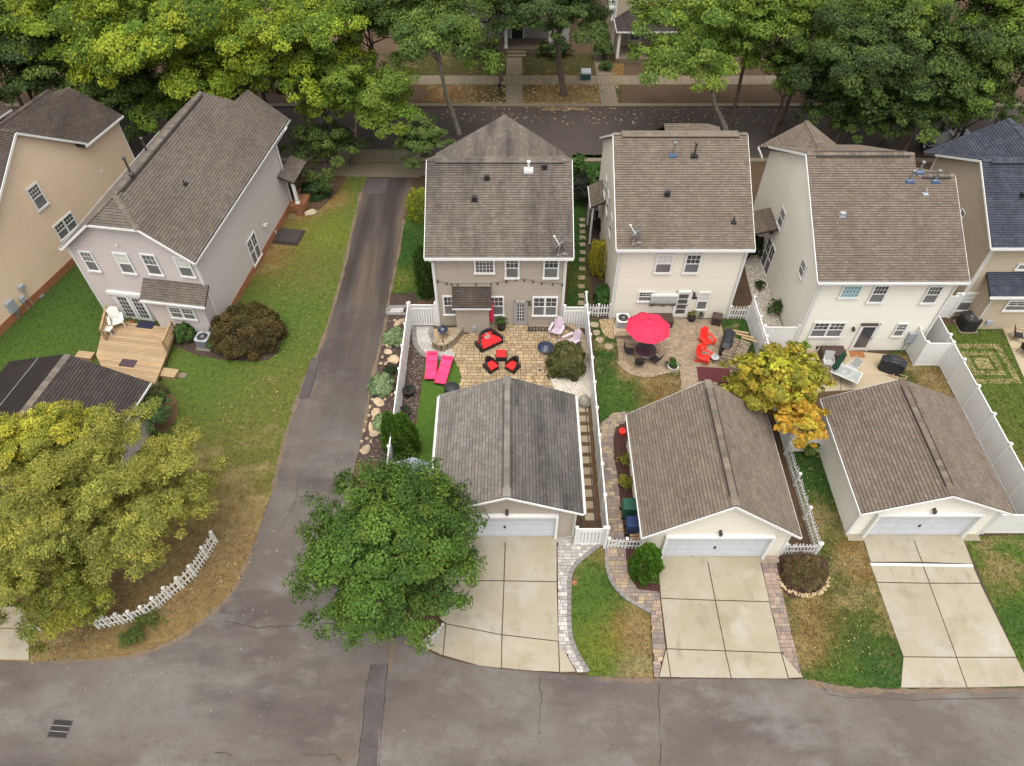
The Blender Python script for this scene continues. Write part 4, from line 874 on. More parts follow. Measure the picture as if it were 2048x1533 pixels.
pebbles('leaf_litter', [(0,1350),(1000,1400),(1000,1520),(0,1520)], 10, .018, GRAVW, .014, 'scattered pale specks on the lower alley', ((1, 1, .95),), flat=.3)
pebbles('wood_chips', [(770,634),(813,634),(800,690),(770,925),(717,925),(730,862),(747,762)], 1300, .035, LITTER, .012, 'dark wood chips in the rock bed by the drive lane', ((.05, .035, .03), (.09, .065, .055), (.22, .18, .15)), flat=.3)
pebbles('fallen_leaves', [(430,1000),(600,800),(690,450),(600,440),(470,760),(380,900)], 260, .04, LITTER, .06, 'few fallen leaves on the wide left lawn', ((.26, .19, .08), (.34, .27, .13)), flat=.2)
pebbles('fallen_leaves', [(1600,900),(1640,890),(1790,1370),(1620,1350),(1560,1190)], 150, .035, LITTER, .06, 'few fallen leaves on the lawn between the right driveways', ((.26, .19, .08), (.34, .27, .13)), flat=.2)
# ================================================================== BUILDINGS
V = Vector
def wall_set(h, polys, m, corner=None):
    """polys: (poly3 local, normal).  one wall mesh (solid panels) with a lap-sided skin"""
    w = MB(); s = MB()
    for p, n in polys:
        n = V(n); w.add([V(q)-n*.0 for q in p]+[V(q)-n*.14 for q in p], [tuple(range(len(p))), tuple(range(2*len(p)-1, len(p)-1, -1))]+[(i, (i+1) % len(p), len(p)+(i+1) % len(p), len(p)+i) for i in range(len(p))])
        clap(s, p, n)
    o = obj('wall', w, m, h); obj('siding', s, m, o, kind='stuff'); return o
def corner_boards(h, xs, m=WHITE):
    for x, y, z0, z1 in xs: obj('corner_board', MB().bx(x-.055, x+.055, y-.055, y+.055, z0, z1), m, h)
def side_gable(name, label, x0, x1, y0, y1, zw, zr, yr, m_roof, m_wall, ov=.3, expo=.15, zr1=None, yr1=None, zf1=None):
    h = thing(name, label, 'house', ((x0+x1)/2, y0, 0)); L = lambda p: V(p)-V(h.location)
    sl = (zr-zw)/(yr-y0); ze = zw - sl*ov; zt = lambda y: zw+sl*(y-y0) if y < yr else zr-(zr-zw)*(y-yr)/(y1-yr)
    und = .17
    pent = lambda x: [L((x, y0, 0)), L((x, y1, 0)), L((x, y1, zw-und)), L((x, yr, zr-und)), L((x, y0, zw-und))]
    pl = pent(x0)[::-1]
    wall_set(h, [([L((x0, y0, 0)), L((x1, y0, 0)), L((x1, y0, zw-und)), L((x0, y0, zw-und))], (0, -1, 0)), (pl, (-1, 0, 0)), (pent(x1) if zr1 is None else [L((x1, y0, 0)), L((x1, yr1+4.5, 0)), L((x1, yr1+4.5, zf1-und)), L((x1, yr1, zr1-und)), L((x1, y0, zw-und))], (1, 0, 0)),
                 ([L((x1, y1, 0)), L((x0, y1, 0)), L((x0, y1, zw-und)), L((x1, y1, zw-und))], (0, 1, 0))], m_wall)
    corner_boards(h, [(*(L((x, y, 0))[:2]), 0, zw-und) for x in (x0, x1) for y in (y0, y1)])
    h['_'] = 0; del h['_']
    return h, L, sl, ze
def std_roof(h, L, x0, x1, y0, yr, y1, zw, zr, sl, ov, xl, xr, m, cross=None, expo=.15, extra=()):
    """rear slope + front slope (cut by an equal-pitch cross gable facing the street when cross = (xc, yend, zc))"""
    ze = zw-sl*ov; s2 = (zr-zw)/(y1-yr); yf = y1+ov; zf = zw-s2*ov
    pls = [([L((xl, y0-ov, ze)), L((xr, y0-ov, ze)), L((xr, yr, zr)), L((xl, yr, zr))], (1, 0, 0))]
    runs = [(L((xl, yr, zr+.02)), L((xr, yr, zr+.02)))]
    if cross:
        xc, ye, zc, cl, cr = cross; k = s2; yc = yr+(zr-zc)/s2           # where the cross ridge meets the front slope
        def foot(xe):
            dz = abs(xc-xe)*(zc-zw)/max(.1, abs(xc-cl)) ; return dz
        sc = (zc-zw)/abs(xc-cl); scr = (zc-zw)/abs(xc-cr)
        zl, zrr = zw-.05, zw-.05; yl = yr+(zr-zl)/s2; yr2 = yr+(zr-zrr)/s2
        pls += [([L((xc, yc, zc)), L((xc, ye, zc)), L((cl, ye, zl)), L((cl, yl, zl))], (0, 1, 0)), ([L((xc, yc, zc)), L((cr, yr2, zrr)), L((cr, ye, zrr)), L((xc, ye, zc))], (0, 1, 0))]
        if cl > xl+.05: pls.append(([L((xl, yr, zr)), L((cl, yr, zr)), L((cl, yl, zl)), L((xl, yl, zl))], (1, 0, 0)))
        if cr < xr-.05: pls.append(([L((cr, yr, zr)), L((xr, yr, zr)), L((xr, yr2, zrr)), L((cr, yr2, zrr))], (1, 0, 0)))
        pls += [([L((max(cl, xl), yr, zr)), L((xc, yr, zr)), L((xc, yc, zc)), L((max(cl, xl), yl, zl))], (1, 0, 0)), ([L((xc, yr, zr)), L((min(cr, xr), yr, zr)), L((min(cr, xr), yr2, zrr)), L((xc, yc, zc))], (1, 0, 0))]
        runs.append((L((xc, yc, zc+.02)), L((xc, ye, zc+.02))))
    else:
        pls.append(([L((xl, yr, zr)), L((xr, yr, zr)), L((xr, yf, zf)), L((xl, yf, zf))], (1, 0, 0)))
    pls += list(extra)
    r = roof_part(h, pls, m, expo=expo); caps(h, r, runs, m)
    D = V((0, 0, -.10))
    fs = []
    for x in (xl-.02, xr+.02):
        fs += [(L((x, y0-ov, ze))+D, L((x, yr, zr))+D), (L((x, yr, zr))+D, L((x, yf, zf))+D)]
    trim(h, fs, .04, .2)
    gutter(h, L((xl, y0-ov-.07, ze-.02)), L((xr, y0-ov-.07, ze-.02)))
    mb = MB(); mb.beam(L((xl+.5, yr-.16, zr-.03)), L((xr-.5, yr-.16, zr-.03)), .28, .05); mb.beam(L((xl+.5, yr+.16, zr-.03)), L((xr-.5, yr+.16, zr-.03)), .28, .05); obj('ridge_vent', mb, m, r)
    return r
def vent(h, at, kind='box', m=None, hgt=.35):
    """roof penetrations, at = point on the roof surface in the house frame"""
    mb = MB(); mb.m = Matrix.Translation(at)
    if kind == 'box': mb.bx(-.16, .16, -.15, .12, -.05, .06); mb.bx(-.12, .12, -.12, .06, .05, .22); mb.bx(-.15, .15, -.16, .06, .22, .25); return obj('roof_vent', mb, m or BLACK, h)
    if kind == 'pipe': mb.bx(-.14, .14, -.18, .14, -.05, .05); mb.tube([(0, 0, 0), (0, 0, hgt)], .045, 8); return obj('vent_pipe', mb, m or BLACK, h)
    mb.lathe([(.15, -.1), (.15, .04), (.065, .09), (.06, hgt), (.105, hgt), (.11, hgt+.07), (.06, hgt+.10)], n=10); return obj('flue', mb, m or BRONZE, h)
def dish(label, at):
    t = thing('satellite_dish', label, 'satellite dish', at)
    m = MB(); m.bx(-.12, .12, -.15, .15, 0, .05); m.tube([(0, 0, .03), (.03, -.02, .35), (-.12, .02, .62)], .03, 6); obj('mast', m, METAL, t)
    m = MB(); c = V((-.22, -.02, .70)); n = V((-.55, .30, .55)).normalized(); e = n.cross(V((0, 1, 0))).normalized(); f = n.cross(e)
    prev = []
    for k, (r, d) in enumerate(((.0, 0), (.16, .02), (.30, .06), (.42, .12))): prev.append((r, d))
    vs_ = []; nn = 16
    for off in (0, -.025):
        for r, d in prev: vs_ += [c + n*(d+off) + e*r*math.cos(6.2832*j/nn) + f*r*1.1*math.sin(6.2832*j/nn) for j in range(nn)]
    fs = []
    for o in (0, 4*nn):
        fs += [(o+i*nn+j, o+i*nn+(j+1) % nn, o+(i+1)*nn+(j+1) % nn, o+(i+1)*nn+j) for i in range(3) for j in range(nn)]
    fs += [(3*nn+j, 3*nn+(j+1) % nn, 7*nn+(j+1) % nn, 7*nn+j) for j in range(nn)]
    m.add(vs_, fs); obj('reflector', m, METAL, t, smooth=True)
    m = MB(); m.tube([c+f*.35, c+n*.55+f*.1], .018, 5); m.ball(c+n*.6+f*.08, (.07, .07, .06), 8, 5); obj('feed_arm', m, ALU, t); obj('brace', MB().tube([(0, 0, .1), (-.42, -.22, .02), (-.30, .12, .5)], .012, 4), ALU, t)
    return t
# ------------------------------------------------------------------ taupe house (middle left)
hB, L, sl, ze = side_gable('house', 'taupe sided house with streaked grey brown roof and string lights', -4.5, 3.05, 31.5, 41.0, 5.82, 8.5, 36.4, SH_B, SD_B)
std_roof(hB, L, -4.5, 3.05, 31.5, 36.4, 41., 5.82, 8.5, sl, .3, -4.87, 3.42, SH_B, cross=(-.45, 41.3, 8.45, -4.87, 3.42))
nB = V((0, -1, 0)); oB = V((0, 31.48, 0))
for tl, br, kd, mu, kw in (((947,514),(990,547),'fixed',(5,4),{}), ((1009,514),(1039,557),'sash',(3,2),{}), ((1087,514),(1117,557),'sash',(3,2),{}), ((884,591),(915,630),'sash',(3,2),{}), ((977,592),(1009,631),'sash',(3,2),{}), ((1065,593),(1114,632),'double',(2,2),{})):
    window(hB, oB, nB, tl, br, kd, mu, **kw)
I, w, h_ = wall_mat(hB, oB, nB, (1028, 602), (1054, 651)); 
m_ = MB(); m_.m = I; m_.bx(-w/2, -w/2+.1, 0, .09, 0, h_); m_.bx(w/2-.1, w/2, 0, .09, 0, h_); m_.bx(-w/2, w/2, 0, .088, h_-.1, h_); m_.bx(-w/2+.1, w/2-.1, .01, .05, .05, h_-.1); dr = obj('door', m_, GREYD, hB)
m_ = MB(); m_.m = I; m_.bx(-w/2+.2, w/2-.2, .05, .056, .45, h_-.25); obj('pane', m_, GLASS, dr)
m_ = MB(); m_.m = I
for i in range(1, 3): x = -w/2+.2+(w-.4)*i/3; m_.bx(x-.012, x+.012, .056, .066, .45, h_-.25)
for i in range(1, 5): z = .45+(h_-.7)*i/5; m_.bx(-w/2+.2, w/2-.2, .056, .065, z-.012, z+.012)
obj('muntin', m_, WHITE, dr)
# chimney bump-out with its own little roof
xa = hit(912, 600, oB, nB).x; xb = hit(978, 600, oB, nB).x
mb = MB(); p0 = L((xa, 30.75, 0)); p1 = L((xb, 31.49, 2.55)); wall_set(hB, [([V((p0.x, p0.y, 0)), V((p1.x, p0.y, 0)), V((p1.x, p0.y, 2.5)), V((p0.x, p0.y, 2.5))], (0, -1, 0)), ([V((p0.x, p1.y, 0)), V((p0.x, p0.y, 0)), V((p0.x, p0.y, 2.5)), V((p0.x, p1.y, 2.9))], (-1, 0, 0)), ([V((p1.x, p0.y, 0)), V((p1.x, p1.y, 0)), V((p1.x, p1.y, 2.9)), V((p1.x, p0.y, 2.5))], (1, 0, 0))], SD_B)
e0, e1 = L((xa-.16, 30.52, 2.48)), L((xb+.16, 30.52, 2.48)); t0, t1 = L((xa-.16, 31.5, 3.22)), L((xb+.16, 31.5, 3.22))
rb = roof_part(hB, [([e0, e1, t1, t0], (1, 0, 0))], SH_L, name='bay_roof', th=.12); gutter(hB, e0+V((0, -.05, 0)), e1+V((0, -.05, 0)))
downspout(hB, [L((-4.6, 31.2, 5.4)), L((-4.42, 31.42, 5.1)), L((-4.42, 31.42, .1))]); downspout(hB, [L((3.1, 31.2, 5.4)), L((2.98, 31.42, 5.1)), L((2.98, 31.42, .1))])
m_ = MB(); m_.bx(-.35, .35, -.02, .02, 0, .02)
I, w, h_ = wall_mat(hB, V((0, 30.74, 0)), nB, (943, 646), (954, 660)); m_ = MB(); m_.m = I; m_.bx(-.1, .1, 0, .08, 0, .3); m_.tube([(0, .05, 0), (0, .05, -.3)], .02, 5); obj('outlet_box', m_, GREYBOX, hB)
I, w, h_ = wall_mat(hB, oB, nB, (1056, 599), (1062, 608)); lamp(hB, I)
for u, v, k, mm in ((974, 358, 'box', None), (949, 400, 'box', None), (1089, 336, 'box', None)):
    q = hit(u, v, (0, 31.2, 5.65), V((0, -(8.5-5.65), 36.4-31.2)).normalized()); vent(hB, V(q)-V(hB.location), k, mm)
q = hit(1057, 342, (0, 31.2, 5.65), V((0, -(8.5-5.65), 36.4-31.2)).normalized()); vent(hB, V(q)-V(hB.location), 'flue', CREAMF, .55)
m_ = MB(); m_.m = Matrix.Translation(V(q)-V(hB.location)); m_.bx(-.26, .26, -.22, .2, -.06, .12); obj('flashing', m_, CREAMF, hB)
q = hit(1130, 508, (0, 31.2, 5.65), V((0, -(8.5-5.65), 36.4-31.2)).normalized()); dish('satellite dish on the streaked roof of the taupe house', q)
# string lights along the wall
sl_ = thing('string_lights', 'dark string of small bulbs draped across the taupe house wall', 'string lights', L((-4.3, 31.38, 3.3))+V(hB.location))
P_ = [hit(u, v, V((0, 31.40, 0)), nB) for u, v in ((872,561),(898,567),(915,568),(975,567),(1000,565),(1032,558),(1060,561),(1090,566),(1125,568))]
m_ = MB(); pp = smoothline([(p.x, p.z) for p in P_], 5); wire = [V((p.x, 31.40, p.y))-V(sl_.location) for p in pp]; m_.tube(wire, .014, 4); obj('wire', m_, BLACK, sl_)
m_ = MB(); m_.lathe([(.02, 0), (.045, -.06), (.045, -.14), (.015, -.18)], n=6); bme = m_.mesh('bulb', BLACK)
for i in range(1, len(wire), 3): link('bulb', bme, sl_).location = wire[i]
# ------------------------------------------------------------------ cream house (middle right)
hC, L, sl, ze = side_gable('house', 'cream sided house with plain brown roof and grey rolled awning', 6.1, 13.35, 32.15, 43.0, 5.95, 9.2, 37.95, SH_C, SD_C)
std_roof(hC, L, 6.1, 13.35, 32.15, 37.95, 43., 5.95, 9.2, sl, .35, 5.85, 13.6, SH_C)
oC = V((0, 32.13, 0))
def dress(h, L, x0, x1, y):
    pass
for tl, br, kd, mu, kw in (((1314,507),(1341,547),'sash',(3,2),dict(upper=BLIND)), ((1372.9,507),(1396,547),'sash',(3,2),{}), ((1277,582),(1305.7,603.5),'sash',(4,2),{}), ((1398,583.5),(1412,620),'sash',(3,2),dict(upper=BLIND))): window(hC, oC, nB, tl, br, kd, mu, **kw)
def storm_door(h, o, n, tl, br, panes=4, m=WHITE):
    I, w, hh = wall_mat(h, o, n, tl, br); mb = MB(); mb.m = I
    mb.bx(-w/2, -w/2+.09, 0, .1, 0, hh); mb.bx(w/2-.09, w/2, 0, .1, 0, hh); mb.bx(-w/2, w/2, 0, .098, hh-.1, hh); mb.bx(-w/2+.09, w/2-.09, .01, .06, .03, hh-.1); d = obj('door', mb, m, h)
    zz = .25; step = (hh-.45)/panes
    for i in range(panes): p = MB(); p.m = I; p.bx(-w/2+.2, w/2-.2, .06, .068, zz+i*step+.05, zz+(i+1)*step-.03); obj('pane', p, GLASS, d)
    k = MB(); k.m = I; k.ball((w/2-.15, .09, hh*.48), .04, 6, 4); obj('handle', k, BRONZE, d); return d
storm_door(hC, oC, nB, (1353.7, 582), (1372.9, 633))
I, w, h_ = wall_mat(hC, oC, nB, (1302, 588), (1350, 612)); m_ = MB(); m_.m = I; m_.bx(-w/2, w/2, .02, .16, h_-.12, h_+.02); aw = obj('awning_roller', m_, WHITE, hC)
m_ = MB(); m_.m = I; n = 12; vv = []
for i in range(n+1):
    x = -w/2+w*i/n; s_ = math.sin(i*math.pi/n)
    for z, o in ((h_-.1, .10), (h_*.5-.06*s_, .22), (.12-.05*math.sin(i*1.3), .12), (.16, .05)): vv.append((x, o+.015*math.sin(i*2.1), z))
m_.add(vv, [(i*4+k, i*4+k+1, i*4+5+k, i*4+4+k) for i in range(n) for k in range(3)]); obj('awning_cloth', m_, GREYFAB, aw, smooth=True)
I, w, h_ = wall_mat(hC, oC, nB, (1384, 583), (1393, 591)); lamp(hC, I)
I, w, h_ = wall_mat(hC, oC, nB, (1384, 593), (1393, 598)); m_ = MB(); m_.m = I; m_.bx(-.16, .16, 0, .03, 0, .16); obj('house_plaque', m_, BRONZE, hC)
downspout(hC, [L((13.5, 31.8, 5.6)), L((13.28, 32.06, 5.3)), L((13.28, 32.06, .1))]); downspout(hC, [L((6.0, 31.8, 5.6)), L((6.16, 32.06, 5.3)), L((6.16, 32.06, .1))])
nrm = V((0, -(9.2-5.76), 37.95-31.8)).normalized(); o_ = (0, 31.8, 5.76)
for u, v in ((1334, 390), (1467, 444)): vent(hC, V(hit(u, v, o_, nrm))-V(hC.location), 'pipe' if u > 1400 else 'box')
for u, v in ((1346, 312), (1388, 313)): q = V(hit(u, v, o_, nrm))-V(hC.location); vent(hC, q, 'flue', METAL if u < 1360 else BRONZE, .8); m_ = MB(); m_.m = Matrix.Translation(q); m_.bx(-.2, .2, -.16, .16, -.06, .09); obj('flashing', m_, FLASH if u < 1360 else BLACK, hC)
dish('satellite dish above the gutter of the cream house', hit(1279, 486, o_, nrm))
# front wing peeking over the ridge, side porch roof
a_, b_, c_, d_ = spot(1328, 248, 8.5), spot(1415, 249, 8.5), spot(1436, 266, 8.3), spot(1355, 268, 8.3)
x0, x1, yy = a_.x, b_.x, a_.y
rw = roof_part(hC, [([L((x0, yy, 8.5)), L((x1, yy, 8.5)), L((x1+.9, yy-2.6, 8.1)), L((x0, yy-2.6, 8.1))], (1, 0, 0)), ([L((x0, yy, 8.5)), L((x1, yy, 8.5)), L((x1+.9, yy+3., 6.2)), L((x0-.2, yy+3., 6.2))], (1, 0, 0)), ([L((x1, yy, 8.5)), L((x1+.9, yy-2.6, 8.1)), L((x1+1.4, yy+3, 6.2))], (0, 1, 0))], SH_C, name='wing_roof')
m_ = MB(); m_.bx(*(L((x0+.25, 0, 0)).x, L((x1+.7, 0, 0)).x), L((0, 42.9, 0)).y, L((0, yy+2.7, 0)).y, 0, 6.0); obj('front_wing_wall', m_, SD_C, hC)
def side_porch(h, L, x0, x1, y0, y1, zt, zb, m):
    r = roof_part(h, [([L((x0, y0, zb)), L((x0, y1, zb)), L((x1, y1, zt)), L((x1, y0, zt))], (0, 1, 0))], m, name='porch_roof', th=.12)
    trim(h, [(L((x0-.03, y0, zb-.08)), L((x0-.03, y1, zb-.08)))], .05, .18, 'porch_fascia')
    mb = MB()
    for y in (y0+.15, y1-.15): mb.bx(L((x0, 0, 0)).x+.1, L((x0, 0, 0)).x+.22, L((0, y, 0)).y-.06, L((0, y, 0)).y+.06, 0, zb-.1)
    obj('porch_post', mb, WHITE, h)
q = spot(1197, 366, 2.9); side_porch(hC, L, 5.15, 6.08, 39.2, 41.6, 3.6, 3.1, SH_C)
nL = V((-1, 0, 0)); oCl = V((6.08, 0, 0))
for tl, br in (((1207,408),(1211,428)), ((1211,440),(1217,470)), ((1217,482),(1222,515))):
    I = top(hC).inverted() @ Matrix(((0, -1, 0, 6.08), (-1, 0, 0, hit(tl[0], (tl[1]+br[1])/2, oCl, nL).y), (0, 0, 1, 3.6), (0, 0, 0, 1))); window_at(hC, I, .9, 1.35, 'sash', (3, 2))
# ------------------------------------------------------------------ pale cream house (right)
hD, L, sl, ze = side_gable('house', 'large pale cream house with brown roof above a concrete patio', 16.75, 24.2, 29.45, 41.6, 5.95, 9.3, 35.75, SH_D, SD_D, zr1=8.65, yr1=34.6, zf1=6.1)
xs = 22.4     # the roof steps down here
sD = (9.3-5.76)/(35.75-29.1); ys = 34.6; zs = 5.76+sD*(ys-29.1)
pls = [([L((16.4, 29.1, 5.76)), L((xs, 29.1, 5.76)), L((xs, 35.75, 9.3)), L((16.4, 35.75, 9.3))], (1, 0, 0)), ([L((xs, 29.1, 5.76)), L((24.5, 29.1, 5.76)), L((24.5, ys, zs)), L((xs, ys, zs))], (1, 0, 0)),
       ([L((xs, ys, zs)), L((24.5, ys, zs)), L((24.5, ys+5.4, zs-2.9)), L((xs, ys+5.4, zs-2.9))], (1, 0, 0)), ([L((16.4, 35.75, 9.3)), L((xs, 35.75, 9.3)), L((xs, 41.9, 6.0)), L((16.4, 41.9, 6.0))], (1, 0, 0))]
xc = 18.5; yd = 41.85
pls += [([L((xc, 38.6, 7.75)), L((xc, yd, 7.75)), L((15.95, yd, 5.95)), L((15.95, yd-.1, 5.95))], (0, 1, 0)), ([L((xc, 38.6, 7.75)), L((xc, yd, 7.75)), L((21.1, yd, 5.95)), L((21.1, yd-.1, 5.95))], (0, 1, 0))]
rD = roof_part(hD, pls, SH_D); caps(hD, rD, [(L((16.4, 35.75, 9.32)), L((xs, 35.75, 9.32))), (L((xs, ys, zs+.02)), L((24.5, ys, zs+.02))), (L((xc, 38.6, 7.77)), L((xc, yd, 7.77)))], SH_D)
mb = MB()
for dy in (-.15, .15): mb.beam(L((16.9, 35.75+dy, 9.26)), L((xs-.3, 35.75+dy, 9.26)), .26, .05); mb.beam(L((xs+.25, ys+dy, zs-.04)), L((24.2, ys+dy, zs-.04)), .26, .05)
obj('ridge_vent', mb, SH_DK, rD)
D_ = V((0, 0, -.1)); trim(hD, [(L((16.38, 29.1, 5.76))+D_, L((16.38, 35.75, 9.3))+D_), (L((16.38, 35.75, 9.3))+D_, L((16.38, 41.9, 6.0))+D_), (L((24.52, 29.1, 5.76))+D_, L((24.52, ys, zs))+D_), (L((15.93, yd-1.2, 5.85)), L((15.93, yd, 5.85)))], .04, .22)
gutter(hD, L((16.4, 29.03, 5.74)), L((24.5, 29.03, 5.74)))
oD = V((0, 29.43, 0))
for tl, br, kd, mu, kw in (((1687.7,569),(1715,596.4),'fixed',(5,3),dict(upper=TEALG)), ((1750,569),(1763.6,606),'sash',(4,2),{}), ((1859,570.4),(1868.5,607.4),'sash',(4,2),{}), ((1628.8,643.6),(1679.5,674.5),'double',(3,2),{}), ((1795.9,646.3),(1802.7,673),'sash',(3,2),{})): window(hD, oD, nB, tl, br, kd, mu, **kw)
storm_door(hD, oD, nB, (1723, 648), (1733, 700.5), 1)
I, w, h_ = wall_mat(hD, oD, nB, (1727, 645.5), (1752, 649)); m_ = MB(); m_.m = I; m_.bx(-w/2-.1, w/2+.1, 0, .14, 0, .1); obj('door_header', m_, BRONZE, hD)
I, w, h_ = wall_mat(hD, oD, nB, (1704, 650), (1710, 660)); lamp(hD, I)
I, w, h_ = wall_mat(hD, oD, nB, (1813, 660), (1838, 684)); m_ = MB(); m_.m = I; m_.bx(-.35, .35, 0, .2, .1, .85); m_.tube([(-.2, .08, .1), (-.2, .08, -.8)], .03, 6); m_.tube([(.15, .08, .1), (.15, .08, -.8)], .03, 6); obj('meter_box', m_, GREYBOX, hD)
downspout(hD, [L((16.5, 29.1, 5.6)), L((16.82, 29.37, 5.3)), L((16.82, 29.37, .1))]); downspout(hD, [L((24.4, 29.1, 5.6)), L((24.14, 29.37, 5.3)), L((24.14, 29.37, .1))])
oDl = V((16.73, 0, 0))
def side_win(h, o, n, u, v, w, hh, **k):
    q = hit(u, v, o, n); e, n = wframe(n); M = Matrix(((e.x, n.x, 0, q.x), (e.y, n.y, 0, q.y), (0, 0, 1, q.z-hh/2), (0, 0, 0, 1))); return window_at(h, top(h).inverted() @ M, w, hh, **k)
side_win(hD, oDl, nL, 1564, 437, .95, 1.3, mun=(3, 2)); side_win(hD, oDl, nL, 1537, 513, 1.7, 2.3, kind='double', mun=(2, 2)); side_win(hD, oDl, nL, 1606, 538, .85, 1.1, mun=(3, 2))
q = hit(1545, 466, oDl, nL); m_ = MB(); m_.bx(-.02, .1, -.1, .1, -.06, .1); m_.ball((-.12, .12, .06), .07, 6, 4); m_.ball((-.12, -.12, .06), .07, 6, 4); o = obj('flood_light', m_, BRONZE, hD); o.location = V(q)-V(hD.location)+V((-.06, 0, 0))
nD = V((0, -sD, 1)).normalized(); o_ = (0, 29.1, 5.76)
vent(hD, V(hit(1683, 432, o_, nD))-V(hD.location), 'box', GREYBOX)
vent(hD, V(hit(1850, 388, o_, nD))-V(hD.location), 'pipe', GREYBOX, .3)
for u, v in ((1819, 362), (1838, 345), (1870, 362)): q = V(hit(u, v, o_, nD))-V(hD.location); vent(hD, q, 'flue', METAL, .6); m_ = MB(); m_.m = Matrix.Translation(q); m_.bx(-.22, .22, -.18, .16, -.07, .07); obj('flashing', m_, FLASH, hD)
side_porch(hD, L, 14.9, 16.7, 36.6, 38.8, 3.4, 2.9, SH_D)
# ------------------------------------------------------------------ blue-roofed tan house (far right)
hR, L, sl, ze = side_gable('house', 'tan house with dark blue grey roof at the right edge', 27.3, 36.5, 32.3, 41.0, 5.95, 8.4, 36.5, SH_R, SD_R)
std_roof(hR, L, 27.3, 36.5, 32.3, 36.5, 41.0, 5.95, 8.4, sl, .35, 26.9, 36.9, SH_R, cross=(30.75, 41.35, 8.2, 26.45, 35.05))
oR = V((0, 32.28, 0))
window(hR, oR, nB, (1914, 585), (1960, 622), 'sash', (3, 2), upper=BLIND); window(hR, oR, nB, (2037, 527), (2076, 540), 'fixed', (3, 2))
xa = hit(1979, 600, V((0, 31.2, 0)), nB).x; xb = xa+3.4
wall_set(hR, [([L((xa, 31.2, 0)), L((xb, 31.2, 0)), L((xb, 31.2, 3.05)), L((xa, 31.2, 3.05))], (0, -1, 0)), ([L((xa, 32.28, 0)), L((xa, 31.2, 0)), L((xa, 31.2, 3.05)), L((xa, 32.28, 3.5))], (-1, 0, 0))], SD_R)
roof_part(hR, [([L((xa-.3, 30.95, 2.95)), L((xb, 30.95, 2.95)), L((xb, 32.3, 3.65)), L((xa-.3, 32.3, 3.65))], (1, 0, 0))], SH_R, name='bay_roof', th=.12); gutter(hR, L((xa-.3, 30.88, 2.93)), L((xb, 30.88, 2.93)))
window(hR, V((0, 31.18, 0)), nB, (2018, 600), (2060, 622), 'sash', (3, 2))
m_ = MB(); m_.m = wall_mat(hR, V((0, 31.18, 0)), nB, (1973, 638), (1984, 648))[0]; m_.bx(-.18, .18, 0, .12, 0, .3); obj('outlet_box', m_, GREYBOX, hR)
downspout(hR, [L((xa+.1, 31.1, 2.8)), L((xa+.1, 31.1, .1))]); downspout(hR, [L((27.2, 31.9, 5.6)), L((27.36, 32.2, 5.3)), L((27.36, 32.2, .1))])
oRl = V((27.28, 0, 0)); side_win(hR, oRl, nL, 1924, 432, .55, .75, mun=(2, 2)); 
vent(hR, V(hit(2044, 392, (0, 31.95, 5.75), V((0, -(8.4-5.75), 36.5-31.95)).normalized()))-V(hR.location), 'box')
# ------------------------------------------------------------------ mauve house (left, turned a little)
RA = R(-8.7); hA = thing('house', 'mauve sided house with a cedar deck and clipped gable', 'house', (-25.2, 32.4, 0), RA); MA = top(hA); IA = MA.inverted()
WA, DA = 7.5, 12.5
def la(u, v, z): return IA @ spot(u, v, z)
zwA = 5.75; zrA = 8.75; xm = WA/2; slA = (zrA-zwA)/xm; clipz = 7.55; xc0 = (clipz-zwA)/slA
rear = [V((0, 0, 0)), V((WA, 0, 0)), V((WA, 0, zwA-.17)), V((WA-xc0, 0, clipz-.17)), V((xc0, 0, clipz-.17)), V((0, 0, zwA-.17))]
wall_set(hA, [(rear, (0, -1, 0)), ([V((WA, 0, 0)), V((WA, DA, 0)), V((WA, DA, zwA-.1)), V((WA, 0, zwA-.1))], (1, 0, 0)), ([V((0, DA, 0)), V((0, 0, 0)), V((0, 0, zwA-.1)), V((0, DA, zwA-.1))], (-1, 0, 0)),
              ([V((WA, DA, 0)), V((0, DA, 0)), V((0, DA, zwA-.17)), V((xc0, DA, clipz-.2)), V((WA-xc0, DA, clipz-.2)), V((WA, DA, zwA-.17))], (0, 1, 0))], SD_A)
corner_boards(hA, [(0, 0, 0, zwA-.2), (WA, 0, 0, zwA-.2), (WA, DA, 0, zwA-.2)])
m_ = MB(); m_.bx(WA-.05, WA+.07, -.02, DA+.02, -.05, .55); m_.bx(-.07, .05, -.02, DA+.02, -.05, .45); obj('foundation', m_, BRICK, hA)
o1 = .24; r0 = -.35; zeA = zwA-slA*o1; hipy = r0+(zrA-clipz)/.95
yR = 13.05; yS = 13.7; xk = xm+1.05; zk = zrA-slA*1.05
